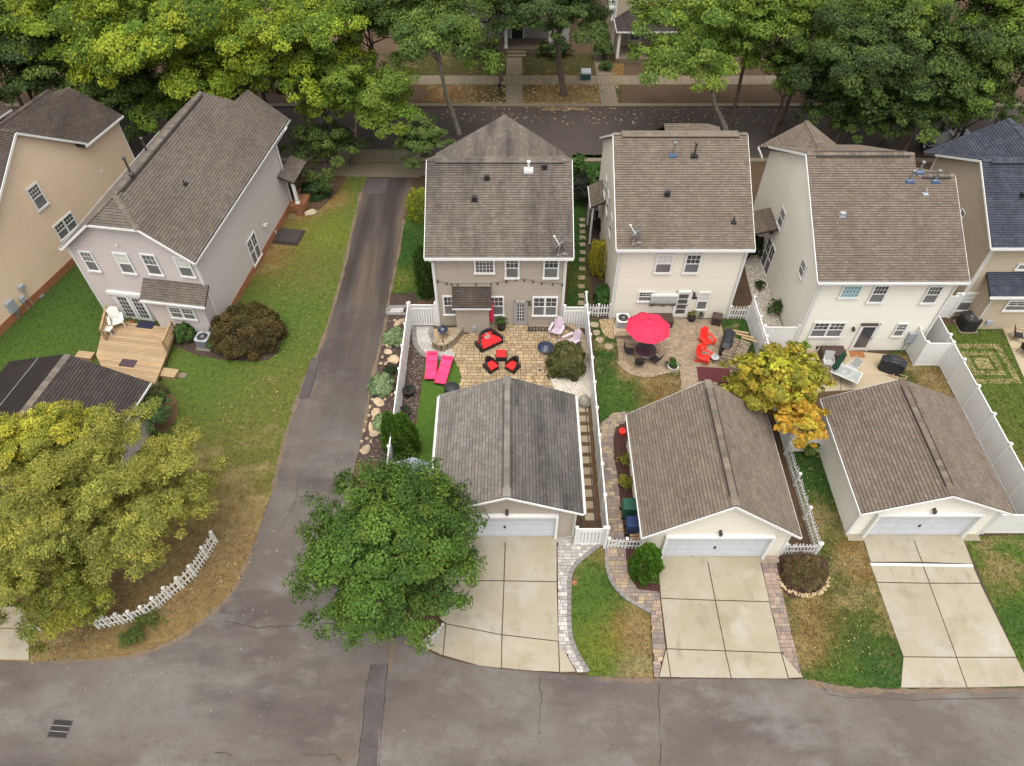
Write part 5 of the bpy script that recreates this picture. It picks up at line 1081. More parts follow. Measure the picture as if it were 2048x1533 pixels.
plA = [([V((xm, hipy, zrA)), V((xm, yR, zrA)), V((xk, yR, zk)), V((xk, r0, zk))] if False else [V((WA+o1, r0, zeA)), V((WA+o1, yR, zeA)), V((WA-xc0, yR, clipz)), V((xm, yR-1.2, zrA)), V((xm, hipy, zrA)), V((WA-xc0, r0, clipz))], (0, 1, 0)), ([V((WA-xc0, yR, clipz)), V((xc0, yR, clipz)), V((xm, yR-1.2, zrA))], (1, 0, 0)),
       ([V((-o1, r0, zeA)), V((xc0, r0, clipz)), V((xm, hipy, zrA)), V((xm, yR-1.2, zrA)), V((xc0, yR, clipz)), V((-o1, yR, zeA))], (0, 1, 0)),
       ([V((xc0, r0, clipz)), V((WA-xc0, r0, clipz)), V((xm, hipy, zrA))], (1, 0, 0)),
       ([V((xk+.55, yR, zk-.55*slA)), V((WA+o1, yR, zeA)), V((WA+o1, yS+1.1, zeA)), V((xk+.55, yS+1.1, zk-.55*slA))], (0, 1, 0)),
       ([V((xk+.55, yR, zk-.55*slA)), V((xk+.55, yS+1.1, zk-.55*slA)), V((xk-1.9, yS+1.1, zk-2.3)), V((xk-1.9, yR, zk-2.3))], (0, 1, 0))]
rA = roof_part(hA, plA, SH_A, expo=.16); caps(hA, rA, [(V((xm, hipy, zrA+.02)), V((xm, yR-1.2, zrA+.02))), (V((xc0, r0, clipz+.02)), V((xm, hipy, zrA+.02))), (V((WA-xc0, r0, clipz+.02)), V((xm, hipy, zrA+.02)))], SH_A)
m_ = MB(); m_.beam((xm+.15, hipy+.4, zrA-.06), (xm+.15, yR-1.5, zrA-.06), .24, .06); obj('ridge_vent', m_, SH_DK, rA)
d_ = V((0, -.02, -.1)); trim(hA, [(V((-o1, r0, zeA))+d_, V((xc0, r0, clipz))+d_), (V((xc0, r0, clipz))+d_, V((WA-xc0, r0, clipz))+d_), (V((WA-xc0, r0, clipz))+d_, V((WA+o1, r0, zeA))+d_)], .05, .22)
gutter(hA, V((WA+o1+.05, r0, zeA-.02)), V((WA+o1+.05, yS+1.1, zeA-.02))); gutter(hA, V((-o1-.05, r0, zeA-.02)), V((-o1-.05, yR-1, zeA-.02)))
oA = MA @ V((0, -.02, 0)); nA = (MA.to_3x3() @ V((0, -1, 0))).normalized()
for tl, br, kw in (((155,500),(205,544),dict(upper=SCREEN)), ((224,504),(276,549),dict(upper=BLIND)), ((278,506),(330,552),dict(upper=SCREEN)), ((345,512),(394,556),dict(upper=BLIND))): window(hA, oA, nA, tl, br, 'sash', (3, 2), **kw)
# patio doors
I, w, h_ = wall_mat(hA, oA, nA, (224, 588), (308, 642)); w = 1.95; h_ = 2.1; I = I @ Matrix.Translation((0.05, 0, 0))
m_ = MB(); m_.m = I
for x0, x1 in ((-w/2, -w/2+.1), (w/2-.1, w/2), (-.04, .04)): m_.bx(x0, x1, 0, .1, 0, h_)
m_.bx(-w/2, w/2, 0, .098, h_-.1, h_); m_.bx(-w/2-.2, w/2+.2, 0, .16, h_, h_+.22); fr = obj('door_frame', m_, WHITE, hA)
for sgn in (-1, 1):
    m_ = MB(); m_.m = I; xa_, xb_ = sorted((sgn*.05, sgn*(w/2-.1))); m_.bx(xa_, xb_, .01, .05, .02, h_-.1); d = obj('door', m_, WHITE, fr)
    m_ = MB(); m_.m = I; m_.bx(xa_+.13, xb_-.13, .05, .056, .25, h_-.25); obj('pane', m_, GLASS, fr)
    m_ = MB(); m_.m = I
    for i in range(1, 3): x = xa_+.13+(xb_-xa_-.26)*i/3; m_.bx(x-.011, x+.011, .056, .066, .25, h_-.25)
    for i in range(1, 5): z = .25+(h_-.5)*i/5; m_.bx(xa_+.13, xb_-.13, .056, .065, z-.011, z+.011)
    obj('muntin', m_, WHITE, fr)
# bay with shed roof
q0 = la(270, 607, 3.0); q1 = la(430, 614, 3.0); bx0, bx1 = 4.05, WA+.05; by = -.85
wall_set(hA, [([V((bx0, by, 0)), V((bx1-.1, by, 0)), V((bx1-.1, by, 2.75)), V((bx0, by, 2.75))], (0, -1, 0)), ([V((bx0, -.02, 0)), V((bx0, by, 0)), V((bx0, by, 2.75)), V((bx0, -.02, 3.3))], (-1, 0, 0)), ([V((bx1-.1, by, 0)), V((bx1-.1, -.02, 0)), V((bx1-.1, -.02, 3.3)), V((bx1-.1, by, 2.75))], (1, 0, 0))], SD_A)
roof_part(hA, [([V((bx0-.25, by-.25, 2.92)), V((bx1+.25, by-.25, 2.92)), V((bx1+.25, -.02, 3.62)), V((bx0-.25, -.02, 3.62))], (1, 0, 0))], SH_A, name='bay_roof', th=.12); gutter(hA, V((bx0-.25, by-.31, 2.90)), V((bx1+.25, by-.31, 2.90)))
oAb = MA @ V((0, by-.02, 0)); window(hA, oAb, nA, (333, 611), (397, 641), 'double', (3, 2))
nAr = (MA.to_3x3() @ V((1, 0, 0))).normalized(); oAr = MA @ V((WA+.02, 0, 0)); side_win(hA, oAr, nAr, 507, 498, 1.35, 2.0, kind='double', mun=(2, 2))
q = IA @ hit(528, 451, oAr, nAr); m_ = MB(); m_.bx(-.02, .1, -.1, .1, -.06, .1); m_.ball((.14, .13, .04), .08, 6, 4); m_.ball((.14, -.13, .04), .08, 6, 4); obj('flood_light', m_, WHITE, hA).location = q
q = IA @ hit(549, 465, oAr, nAr); m_ = MB(); m_.bx(0, .12, -.08, .08, -.12, .12); obj('outlet_box', m_, GREYBOX, hA).location = q
q = IA @ hit(234, 490, oA, nA); m_ = MB(); m_.ball((0, -.05, 0), .07, 6, 4); obj('wall_sensor', m_, WHITE, hA).location = q
downspout(hA, [V((WA+.3, -.25, zeA-.1)), V((WA+.03, -.08, zeA-.6)), V((WA+.03, -.08, 3.5))]); downspout(hA, [V((WA+.4, DA+1.4, zeA-.1)), V((WA+.12, DA-.2, zeA-.5)), V((WA+.12, DA-.2, .2))])
downspout(hA, [V((-.3, -.2, zeA-.1)), V((-.03, -.08, zeA-.5)), V((-.03, -.08, .3))])
nAs = (MA.to_3x3() @ V((slA, 0, 1))).normalized(); vent(hA, IA @ hit(369, 368, MA @ V((xm, 0, zrA)), nAs), 'pipe', BLACK, .25)
nAl = (MA.to_3x3() @ V((-slA, 0, 1))).normalized()
for u, v, hh in ((262, 348, .95), (294, 304, .85)): vent(hA, IA @ hit(u, v, MA @ V((xm, 0, zrA)), nAl), 'flue', BRONZE, hh)
# front porch at the far right corner
yq = 11.4
roof_part(hA, [([V((WA+1.15, yq, 2.8)), V((WA+1.15, yq+2.6, 2.8)), V((WA+.05, yq+2.6, 3.2)), V((WA+.05, yq, 3.2))], (0, 1, 0))], SH_A, name='porch_roof', th=.12)
m_ = MB(); m_.bx(WA+.86, WA+1.04, yq+.1, yq+.28, 1.0, 2.66); m_.bx(WA+.82, WA+1.08, yq+.06, yq+.32, 1.0, 1.1); obj('porch_column', m_, WHITE, hA)
m_ = MB()
for k in range(11):
    for i in range(3): m_.bx(WA+.76+.13*i+.005, WA+.89+.13*i-.005, yq, yq+.4, k*.09+.004, k*.09+.086, rcol(.2))
m_.bx(WA+.1, WA+1.1, yq+.4, yq+2.5, -.02, .5); obj('porch_brick', m_, BRICK, hA)
m_ = MB(); m_.bx(WA+.1, WA+1.9, yq-3.2, yq-1.6, .02, .12); m_.bx(WA+.2, WA+1.8, yq-3.1, yq-1.7, .1, .2); single('landscape_grate', m_, BRONZE, 'dark low square pad beside the mauve house foundation', 'pad', MA @ V((0, 0, 0)), RA)
# deck
dk = thing('deck', 'pale cedar deck with short railings behind the mauve house', 'deck', (*spot(270, 700, 0).xy, 0), RA); MD = top(dk); ID = MD.inverted(); zd = .50
dpoly = ccw([(ID @ spot(u, v, zd)).xy[:] for u, v in ((212,630),(262,645),(330,655),(352,662),(300,792),(235,800),(192,711))])
ys_ = [p[1] for p in dpoly]; y = min(ys_); xa, xb = min(p[0] for p in dpoly)-1, max(p[0] for p in dpoly)+1
while y < max(ys_):
    r = clip(dpoly, [(xa, y+.006), (xb, y+.006), (xb, y+.126), (xa, y+.126)])
    if len(r) > 2:
        m_ = MB(); m_.prism(r, zd-.04, zd, rcol(.17)); obj('board', m_, DECKW, dk)
    y += .14
m_ = MB(); m_.prism([((p[0])*.97, (p[1])*.97) for p in dpoly], zd-.3, zd-.045); obj('frame', m_, RAILW, dk)
m_ = MB()
for p in dpoly: m_.bx(p[0]*.95-.07, p[0]*.95+.07, p[1]*.95-.07, p[1]*.95+.07, -.05, zd-.3)
obj('footing', m_, RAILW, dk)
bal = MB(); bal.bx(-.02, .02, -.02, .02, .06, .82); balm = bal.mesh('baluster', RAILW)
def rail(a, b, n):
    a = ID @ spot(*a, zd); b = ID @ spot(*b, zd); m_ = MB(); z = V((0, 0, 1)); m_.beam(a+z*.88, b+z*.88, .13, .04); m_.beam(a+z*.80, b+z*.80, .04, .08); m_.beam(a+z*.1, b+z*.1, .04, .08)
    for p in (a, b): m_.bx(p.x-.045, p.x+.045, p.y-.045, p.y+.045, zd, zd+.9)
    o = obj('railing', m_, RAILW, dk)
    for i in range(1, n): k = link('baluster', balm, o); k.location = a.lerp(b, i/n)
rail((224, 634), (213, 681), 11); rail((352, 664), (335, 704), 9)
def steps(cx, cy, w, d, n, rz, nm):
    s_ = thing(nm, 'small cedar step box on the grass beside the deck' if cx > 300 else 'narrow cedar step at the left side of the deck', 'step', spot(cx, cy, 0), rz)
    for i in range(n): m_ = MB(); y = -d/2+d/n*i; m_.bx(-w/2, w/2, y+.006, y+d/n-.006, .26, .3, rcol(.1)); obj('board', m_, DECKW, s_)
    m_ = MB(); m_.bx(-w/2+.03, w/2-.03, -d/2+.02, d/2-.02, 0, .255); obj('riser_box', m_, RAILW, s_)
steps(341, 752, .95, .62, 5, RA, 'deck_step'); steps(174, 716, 1.0, .5, 4, RA, 'deck_step')
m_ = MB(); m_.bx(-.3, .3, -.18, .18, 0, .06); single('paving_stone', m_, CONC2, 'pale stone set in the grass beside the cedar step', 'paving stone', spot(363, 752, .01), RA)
# ------------------------------------------------------------------ tan house (far left)
RL = R(-17); hL = thing('house', 'tan sided house with dark stained roof at the left edge', 'house', (*spot(0, 672, 0).xy, 0), RL); ML = top(hL); IL = ML.inverted()
# right wall is the plane x = 0, running up local y; eave at z 5.6; a wall gable peaks at y = yg
zE = 6.22; ye = (IL @ spot(165, 284, zE)).y; yend = (IL @ spot(236, 226, zE)).y; pk = IL @ hit(20, 262, ML @ V((0, 0, 0)), (ML.to_3x3() @ V((1, 0, 0))).normalized()); yg, zg = pk.y, pk.z
half = ye-yg; y00 = yg-half
wall_set(hL, [([V((0, y00-8, 0)), V((0, yend-.3, 0)), V((0, yend-.3, zE-.12)), V((0, y00-8, zE-.12))], (1, 0, 0)), ([V((0, y00, zE-.12)), V((0, ye-.05, zE-.12)), V((0, yg, zg-.14))], (1, 0, 0)), ([V((0, y00-8, 0)), V((0, y00-8, zE-.12)), V((-9, y00-8, zE-.12)), V((-9, y00-8, 0))], (0, -1, 0)),
              ([V((0, yend-.3, 0)), V((-6.5, yend-.3, 0)), V((-6.5, yend-.3, zE-.12)), V((-3.1, yend-.3, 7.5)), V((0, yend-.3, zE-.12))], (0, 1, 0))], SD_L)
m_ = MB(); m_.bx(-.05, .07, y00-8, yend-.3, -.05, .55); obj('foundation', m_, BRICK, hL)
xg = -2.95; sL = (zg-zE)/half; zr_ = 8.3
plL = [([V((.35, y00-.3, zE-.05)), V((.35, y00-8.3, zE-.05)), V((-4.5, y00-8.3, 8.8)), V((-4.5, y00-.3, 8.8))], (0, 1, 0)), ([V((.35, y00-.3, zE-.3*sL)), V((.35, yg, zg)), V((xg-4, yg, zg)), V((xg-4, y00-.3, zE-.3*sL))], (1, 0, 0)), ([V((.35, yg, zg)), V((.35, ye, zE)), V((xg-4, ye, zE)), V((xg-4, yg, zg))], (1, 0, 0)),
       ([V((.38, ye-.25, zE-.1)), V((.38, yend-1.75, zE-.1)), V((xg, yend-1.75, zr_)), V((xg, ye-3.0, zr_))], (0, 1, 0)), ([V((xg, ye-3.0, zr_)), V((xg, yend-1.75, zr_)), V((xg-3.6, yend-1.75, zE-.1)), V((xg-3.6, ye-3.0, zE-.1))], (0, 1, 0)),
       ([V((.38, yend-1.76, zE-.1)), V((.38, yend, zE-.1)), V((-3.15, yend, 7.55)), V((-3.15, yend-1.76, 7.55))], (0, 1, 0)), ([V((-3.15, yend, 7.55)), V((-3.15, yend-1.76, 7.55)), V((-6.8, yend-1.76, zE-.1)), V((-6.8, yend, zE-.1))], (0, 1, 0))]
rL = roof_part(hL, plL, SH_L); caps(hL, rL, [(V((.35, yg, zg+.02)), V((xg-2, yg, zg+.02))), (V((xg, ye-3.0, zr_+.02)), V((xg, yend-1.75, zr_+.02))), (V((-3.15, yend-1.76, 7.57)), V((-3.15, yend, 7.57)))], SH_L)
trim(hL, [(V((.37, yg, zg-.1)), V((.37, ye, zE-.1))), (V((.37, yg, zg-.1)), V((.37, y00-.3, zE-.15-.3*sL))), (V((.4, ye-.2, zE-.2)), V((.4, yend, zE-.2)))], .06, .22)
downspout(hL, [V((.3, yend-.3, 6.0)), V((.06, yend-.35, 5.6)), V((.06, yend-.35, .2))])
nLr = (ML.to_3x3() @ V((1, 0, 0))).normalized(); oLr = ML @ V((.02, 0, 0))
side_win(hL, oLr, nLr, 74, 394, .95, 1.6, mun=(4, 3)); side_win(hL, oLr, nLr, 131, 453, 1.75, 1.2, kind='double', mun=(3, 2))
q = IL @ hit(204, 344, oLr, nLr); m_ = MB(); m_.bx(0, .05, -.12, .12, -.03, .03); m_.bx(0, .05, -.03, .03, -.12, .12); obj('wall_sensor', m_, WHITE, hL).location = q
for u, v, w_, h_, nm, mm in ((20, 612, .55, .8, 'meter_box', GREYBOX), (42, 598, .35, .35, 'utility_box', GREYBOX), (40, 574, .4, .3, 'utility_box', GREYBOX), (30, 622, .3, .3, 'meter_box', METAL), (84, 596, .35, .5, 'utility_box', METAL)):
    q = IL @ hit(u, v, oLr, nLr); m_ = MB(); m_.bx(0, .22, -w_/2, w_/2, -h_/2, h_/2); m_.tube([(.06, 0, -h_/2), (.06, 0, -q.z)], .03, 5); obj(nm, m_, mm, hL, bev=.015).location = q
# sliver of another roof at the left edge
hX = thing('house', 'dark roof corner of a house at the far upper left edge', 'house', (*spot(-60, 330, 0).xy, 0), R(-20)); a_ = top(hX).inverted()
c0 = a_ @ spot(22, 218, 5.6); m_ = MB(); m_.bx(c0.x-9, c0.x-.4, c0.y-10, c0.y-.4, 0, 5.5); obj('wall', m_, SD_L, hX)
roof_part(hX, [([V((c0.x, c0.y, 5.6)), V((c0.x, c0.y-10, 5.6)), V((c0.x-4.6, c0.y-10, 8.6)), V((c0.x-4.6, c0.y, 8.6))], (0, 1, 0)), ([V((c0.x-9.2, c0.y, 5.6)), V((c0.x-9.2, c0.y-10, 5.6)), V((c0.x-4.6, c0.y-10, 8.6)), V((c0.x-4.6, c0.y, 8.6))], (0, 1, 0))], SH_L); trim(hX, [(V((c0.x+.02, c0.y, 5.5)), V((c0.x+.02, c0.y-10, 5.5)))], .05, .2)
# ------------------------------------------------------------------ garages
def garage(label, x0, x1, y0, y1, ze, zr, m, wm, door, foot=None, keepn=300, apron=True, darkr=None, post=.25):
    """x0..x1, y0..y1 = roof outline, ridge runs away from the alley"""
    xc = (x0+x1)/2; h = thing('garage', label, 'garage', (xc, y0, 0)); L = lambda p: V(p)-V(h.location); ov = .3; fx0, fx1, fy0, fy1 = x0+ov, x1-ov, y0+.35, y1-.3
    s = (zr-ze)/((x1-x0)/2); zw = ze+s*ov-.16
    gp = lambda y: [L((fx0, y, 0)), L((fx1, y, 0)), L((fx1, y, zw)), L((xc, y, zr-.17)), L((fx0, y, zw))]
    wall_set(h, [(gp(fy0), (0, -1, 0)), (gp(fy1)[::-1], (0, 1, 0)), ([L((fx0, fy1, 0)), L((fx0, fy0, 0)), L((fx0, fy0, zw)), L((fx0, fy1, zw))], (-1, 0, 0)), ([L((fx1, fy0, 0)), L((fx1, fy1, 0)), L((fx1, fy1, zw)), L((fx1, fy0, zw))], (1, 0, 0))], wm)
    corner_boards(h, [(*(L((x, y, 0))[:2]), 0, zw) for x in (fx0, fx1) for y in (fy0, fy1)])
    m2 = darkr or m
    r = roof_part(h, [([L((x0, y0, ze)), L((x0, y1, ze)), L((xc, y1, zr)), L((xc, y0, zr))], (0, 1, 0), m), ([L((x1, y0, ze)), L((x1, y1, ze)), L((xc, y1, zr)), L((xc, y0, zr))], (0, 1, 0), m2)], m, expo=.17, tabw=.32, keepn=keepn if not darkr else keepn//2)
    caps(h, r, [(L((xc, y1, zr+.03)), L((xc, y0+.02, zr+.03)))], m, .17)
    m_ = MB(); m_.beam(L((xc-.17, y0+.5, zr-.03)), L((xc-.17, y1-.5, zr-.03)), .05, .09); m_.beam(L((xc+.17, y0+.5, zr-.03)), L((xc+.17, y1-.5, zr-.03)), .05, .09); obj('ridge_vent', m_, SH_DK, r)
    d = V((0, 0, -.1)); trim(h, [(L((x0, y0-.02, ze))+d, L((xc, y0-.02, zr))+d), (L((xc, y0-.02, zr))+d, L((x1, y0-.02, ze))+d), (L((x0-.03, y0, ze))+d, L((x0-.03, y1, ze))+d), (L((x1+.03, y0, ze))+d, L((x1+.03, y1, ze))+d), (L((x0, y1+.02, ze))+d, L((xc, y1+.02, zr))+d), (L((xc, y1+.02, zr))+d, L((x1, y1+.02, ze))+d)], .05, .19)
    gz = zr-.62*min(1, s*1.2); k = (zr-.2-gz)/s; m_ = MB(); m_.beam(L((xc-k, fy0-.03, gz)), L((xc+k, fy0-.03, gz)), .05, .12); obj('gable_trim', m_, WHITE, h)
    m_ = MB(); m_.add([L((xc-.24, fy0-.045, gz+.06)), L((xc+.24, fy0-.045, gz+.06)), L((xc+.12, fy0-.045, zr-.24)), L((xc-.12, fy0-.045, zr-.24))], [(0, 1, 2, 3)]); m_.bx(L((xc, 0, 0)).x-.2, L((xc, 0, 0)).x+.2, L((0, fy0, 0)).y-.06, L((0, fy0, 0)).y, gz+.06, zr-.34); obj('gable_vent', m_, WHITE, h)
    I = Matrix(((1, 0, 0, (door[0]+door[1])/2-xc), (0, -1, 0, fy0-.03-y0), (0, 0, 1, .02), (0, 0, 0, 1))); garage_door(h, I, door[1]-door[0], 2.05)
    I2 = Matrix(((1, 0, 0, 0), (0, -1, 0, fy0-.02-y0), (0, 0, 1, 2.3), (0, 0, 0, 1))); lamp(h, I2)
    m_ = MB(); 
    if apron: m_.bx(L((fx0, 0, 0)).x, L((fx1, 0, 0)).x, -.02, .34, -.05, .055); obj('sill_slab', m_, CONC, h)
    return h, r, L
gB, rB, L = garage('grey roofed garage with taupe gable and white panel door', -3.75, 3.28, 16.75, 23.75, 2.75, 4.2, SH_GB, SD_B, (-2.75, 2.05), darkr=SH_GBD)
gutter(gB, L((3.34, 16.8, 2.72)), L((3.34, 23.7, 2.72))); gutter(gB, L((-3.81, 16.8, 2.72)), L((-3.81, 23.7, 2.72))); downspout(gB, [L((3.3, 16.9, 2.6)), L((2.98, 17.0, 2.3)), L((2.98, 17.0, .08))])
gC, rC, L = garage('steep brown roofed garage with cream gable and white door', 5.88, 13.05, 15.68, 22.65, 2.5, 5.25, SH_C, SD_C, (7.15, 11.9))
gD, rD2, L = garage('low brown roofed garage with pale cream walls by the privacy fence', 16.08, 23.1, 16.82, 23.6, 2.6, 4.2, SH_D, SD_D, (17.2, 21.9))
RG = R(-10); gA = thing('garage', 'dark roofed garage beside the cedar deck', 'garage', (-21.2, 22.2, 0), RG); IG = top(gA).inverted()
e0, rg0 = IG @ spot(300, 765, 2.6), IG @ spot(139, 704, 4.0); yb = e0.y; xr_ = rg0.x; xe = e0.x; y_f = yb-7.2
wall_set(gA, [([V((xe-.3, y_f+.3, 0)), V((xe-.3, yb-.3, 0)), V((xe-.3, yb-.3, 2.6)), V((xe-.3, y_f+.3, 2.6))], (1, 0, 0)), ([V((xe-.3, yb-.3, 0)), V((2*xr_-xe+.3, yb-.3, 0)), V((2*xr_-xe+.3, yb-.3, 2.5)), V((xr_, yb-.3, 3.85)), V((xe-.3, yb-.3, 2.5))], (0, 1, 0)), ([V((2*xr_-xe+.3, y_f+.3, 0)), V((xe-.3, y_f+.3, 0)), V((xe-.3, y_f+.3, 2.5)), V((xr_, y_f+.3, 3.85)), V((2*xr_-xe+.3, y_f+.3, 2.5))], (0, -1, 0))], SD_A)
r_ = roof_part(gA, [([V((xe, y_f, 2.6)), V((xe, yb, 2.6)), V((xr_, yb, 4.0)), V((xr_, y_f, 4.0))], (0, 1, 0)), ([V((2*xr_-xe, y_f, 2.6)), V((2*xr_-xe, yb, 2.6)), V((xr_, yb, 4.0)), V((xr_, y_f, 4.0))], (0, 1, 0))], SH_DK, expo=.16); caps(gA, r_, [(V((xr_, yb, 4.03)), V((xr_, y_f, 4.03)))], SH_A, .2)
trim(gA, [(V((xe+.03, y_f, 2.5)), V((xe+.03, yb, 2.5)))], .05, .18); trim(gA, [(V((xe, yb+.02, 2.5)), V((xr_, yb+.02, 3.9)))], .04, .18, m=BRONZE)
m_ = MB(); xq = 2*xr_-xe; pL = lambda t, y: V((xr_+(xq-xr_)*t, y, 4.0+(2.6-4.0)*t+.05)); m_.add([pL(.06, yb+.03), pL(1.03, yb+.03), pL(1.03, y_f), pL(.06, y_f), pL(.06, yb+.03)-V((0, 0, .03)), pL(1.03, yb+.03)-V((0, 0, .12)), pL(1.03, y_f)-V((0, 0, .12)), pL(.06, y_f)-V((0, 0, .03))], [(0, 1, 2, 3), (0, 4, 5, 1), (1, 5, 6, 2)]); obj('tar_roofing', m_, DARKTARP, gA)
m_ = MB(); m_.beam(pL(.5, yb), pL(.5, y_f), .02, .012); obj('roofing_seam', m_, GREYBOX, gA)
# little shed by the fence
sx0, sx1 = spot(785, 928, 1.9).x, spot(863, 922, 1.9).x; sy = spot(824, 915, 2.2).y
shd = thing('shed', 'small weathered blue grey shed beside the left garage', 'shed', ((sx0+sx1)/2, sy-1, 0)); w = (sx1-sx0)/2; m_ = MB(); m_.bx(-w+.12, w-.12, -1.0, .9, 0, 1.75); obj('wall', m_, BLUEGR, shd)
for s_ in (-1, 1):
    m_ = MB()
    for i in range(10): y = -1.1+.21*i; m_.add([(s_*w, y+.005, 1.75), (s_*w, y+.2, 1.75), (0, y+.2, 2.25), (0, y+.005, 2.25), (s_*w, y+.005, 1.71), (s_*w, y+.2, 1.71), (0, y+.2, 2.21), (0, y+.005, 2.21)], [(0, 1, 2, 3), (7, 6, 5, 4), (0, 4, 5, 1), (1, 5, 6, 2), (2, 6, 7, 3), (3, 7, 4, 0)], rcol(.1))
    obj('roof_slope', m_, BLUEGR, shd)
# ------------------------------------------------------------------ houses across the street
h1 = thing('house', 'shaded house with white porch column and dark door across the street', 'house', (.4, 69.0, 0))
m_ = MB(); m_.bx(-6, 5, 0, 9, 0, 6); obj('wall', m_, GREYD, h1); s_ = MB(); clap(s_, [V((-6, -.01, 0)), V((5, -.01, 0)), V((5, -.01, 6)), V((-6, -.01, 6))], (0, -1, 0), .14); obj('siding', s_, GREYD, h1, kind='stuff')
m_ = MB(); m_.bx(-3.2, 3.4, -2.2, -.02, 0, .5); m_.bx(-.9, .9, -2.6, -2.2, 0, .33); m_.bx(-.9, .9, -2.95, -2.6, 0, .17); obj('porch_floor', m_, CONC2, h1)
for x in (-2.9, -.95, 3.1): m_ = MB(); m_.bx(x-.13, x+.13, -2.1, -1.84, .5, 3.1); m_.bx(x-.17, x+.17, -2.14, -1.8, .5, .66); obj('porch_column', m_, WHITE, h1)
m_ = MB(); m_.bx(-.55, .75, -.12, -.02, .5, 2.8); d = obj('door_frame', m_, WHITE, h1); m_ = MB(); m_.bx(-.42, .62, -.15, -.12, .5, 2.66); obj('door', m_, BLACK, d)
roof_part(h1, [([V((-3.5, -2.5, 3.1)), V((3.7, -2.5, 3.1)), V((3.7, .02, 3.9)), V((-3.5, .02, 3.9))], (1, 0, 0))], SH_DK, name='porch_roof', expo=.2); roof_part(h1, [([V((-6.4, -.4, 5.9)), V((5.4, -.4, 5.9)), V((5.4, 4.5, 8.6)), V((-6.4, 4.5, 8.6))], (1, 0, 0))], SH_DK, expo=.2)
h2 = thing('house', 'tan house with dark hipped porch roof across the street', 'house', (*spot(1262, 118, 0).xy, 0)); y2 = 1.6
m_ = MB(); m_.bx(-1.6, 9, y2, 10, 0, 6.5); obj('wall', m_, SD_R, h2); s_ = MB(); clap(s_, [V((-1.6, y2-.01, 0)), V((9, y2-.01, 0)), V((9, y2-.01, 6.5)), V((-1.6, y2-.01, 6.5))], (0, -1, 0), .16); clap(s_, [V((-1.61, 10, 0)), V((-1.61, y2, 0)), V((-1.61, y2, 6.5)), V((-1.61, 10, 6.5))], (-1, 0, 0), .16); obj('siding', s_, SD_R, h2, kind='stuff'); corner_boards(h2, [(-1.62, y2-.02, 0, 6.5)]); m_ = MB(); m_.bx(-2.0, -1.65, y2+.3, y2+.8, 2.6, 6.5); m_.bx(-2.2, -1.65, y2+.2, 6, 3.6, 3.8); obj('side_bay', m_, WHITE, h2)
roof_part(h2, [([V((-1.7, -1., 2.95)), V((5.4, -1., 2.95)), V((3.9, y2-.02, 4.1)), V((.1, y2-.02, 4.1))], (1, 0, 0)), ([V((-1.7, -1., 2.95)), V((.1, y2-.02, 4.1)), V((-1.7, y2-.02, 2.95))], (0, 1, 0)), ([V((5.4, -1., 2.95)), V((5.4, y2-.02, 2.95)), V((3.9, y2-.02, 4.1))], (0, 1, 0))], SH_DK, name='porch_roof', expo=.2)
trim(h2, [(V((-1.75, -1.03, 2.85)), V((5.4, -1.03, 2.85))), (V((-1.73, -1, 2.85)), V((-1.73, y2, 2.85)))], .05, .2)
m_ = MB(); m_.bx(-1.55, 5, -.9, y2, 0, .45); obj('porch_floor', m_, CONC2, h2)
for x in (-1.4, 2.2, 5.0): m_ = MB(); m_.bx(x-.12, x+.12, -.85, -.6, .45, 2.9); obj('porch_column', m_, WHITE, h2)
for x in (0., ):
    I = Matrix(((1, 0, 0, .35), (0, -1, 0, y2-.02), (0, 0, 1, .95), (0, 0, 0, 1))); window_at(h2, I, 1.1, 1.7, 'sash', (2, 2)); m_ = MB(); m_.bx(-.62, -.24, y2-.08, y2-.02, .95, 2.65); obj('shutter', m_, GREYD, h2); m_ = MB(); m_.bx(.94, 1.32, y2-.08, y2-.02, .95, 2.65); obj('shutter', m_, GREYD, h2)
for x in (1.2, 3.6): I = Matrix(((1, 0, 0, x), (0, -1, 0, y2-.02), (0, 0, 1, 4.4), (0, 0, 0, 1))); window_at(h2, I, 1.0, 1.5, 'sash', (2, 2))
roof_part(h2, [([V((-2, y2-.4, 6.5)), V((9.4, y2-.4, 6.5)), V((9.4, 6, 9)), V((-2, 6, 9))], (1, 0, 0))], SH_DK, expo=.2)
# ================================================================== FENCES
pk_ = MB(); pk_.add([(-.035, -.009, 0), (.035, -.009, 0), (.035, .009, 0), (-.035, .009, 0), (-.035, -.009, 1), (.035, -.009, 1), (.035, .009, 1), (-.035, .009, 1), (0, 0, 1.07)], [(0, 3, 2, 1), (0, 1, 5, 4), (1, 2, 6, 5), (2, 3, 7, 6), (3, 0, 4, 7), (4, 5, 8), (5, 6, 8), (6, 7, 8), (7, 4, 8)]); PICK = pk_.mesh('picket', WHITE); PICKW = pk_.mesh('picket', WPAINT)
def post_mesh(h, w=.055, m=None, ball=False):
    mb = MB(); mb.bx(-w, w, -w, w, -.05, h); mb.bx(-w-.015, w+.015, -w-.015, w+.015, h, h+.03)
    if ball: mb.ball((0, 0, h+.09), .075, 8, 5)
    else: mb.add([(-w, -w, h+.03), (w, -w, h+.03), (w, w, h+.03), (-w, w, h+.03), (0, 0, h+.10)], [(0, 1, 4), (1, 2, 4), (2, 3, 4), (3, 0, 4)])
    return mb.mesh('post', m or WHITE)
def run_pts(path, step):
    out = []
    for a, b in zip(path[:-1], path[1:]):
        a = V((*a, 0)); b = V((*b, 0)); n = max(1, round((b-a).length/step)); out += [(a.lerp(b, i/n), a.lerp(b, (i+1)/n)) for i in range(n)]
    return out
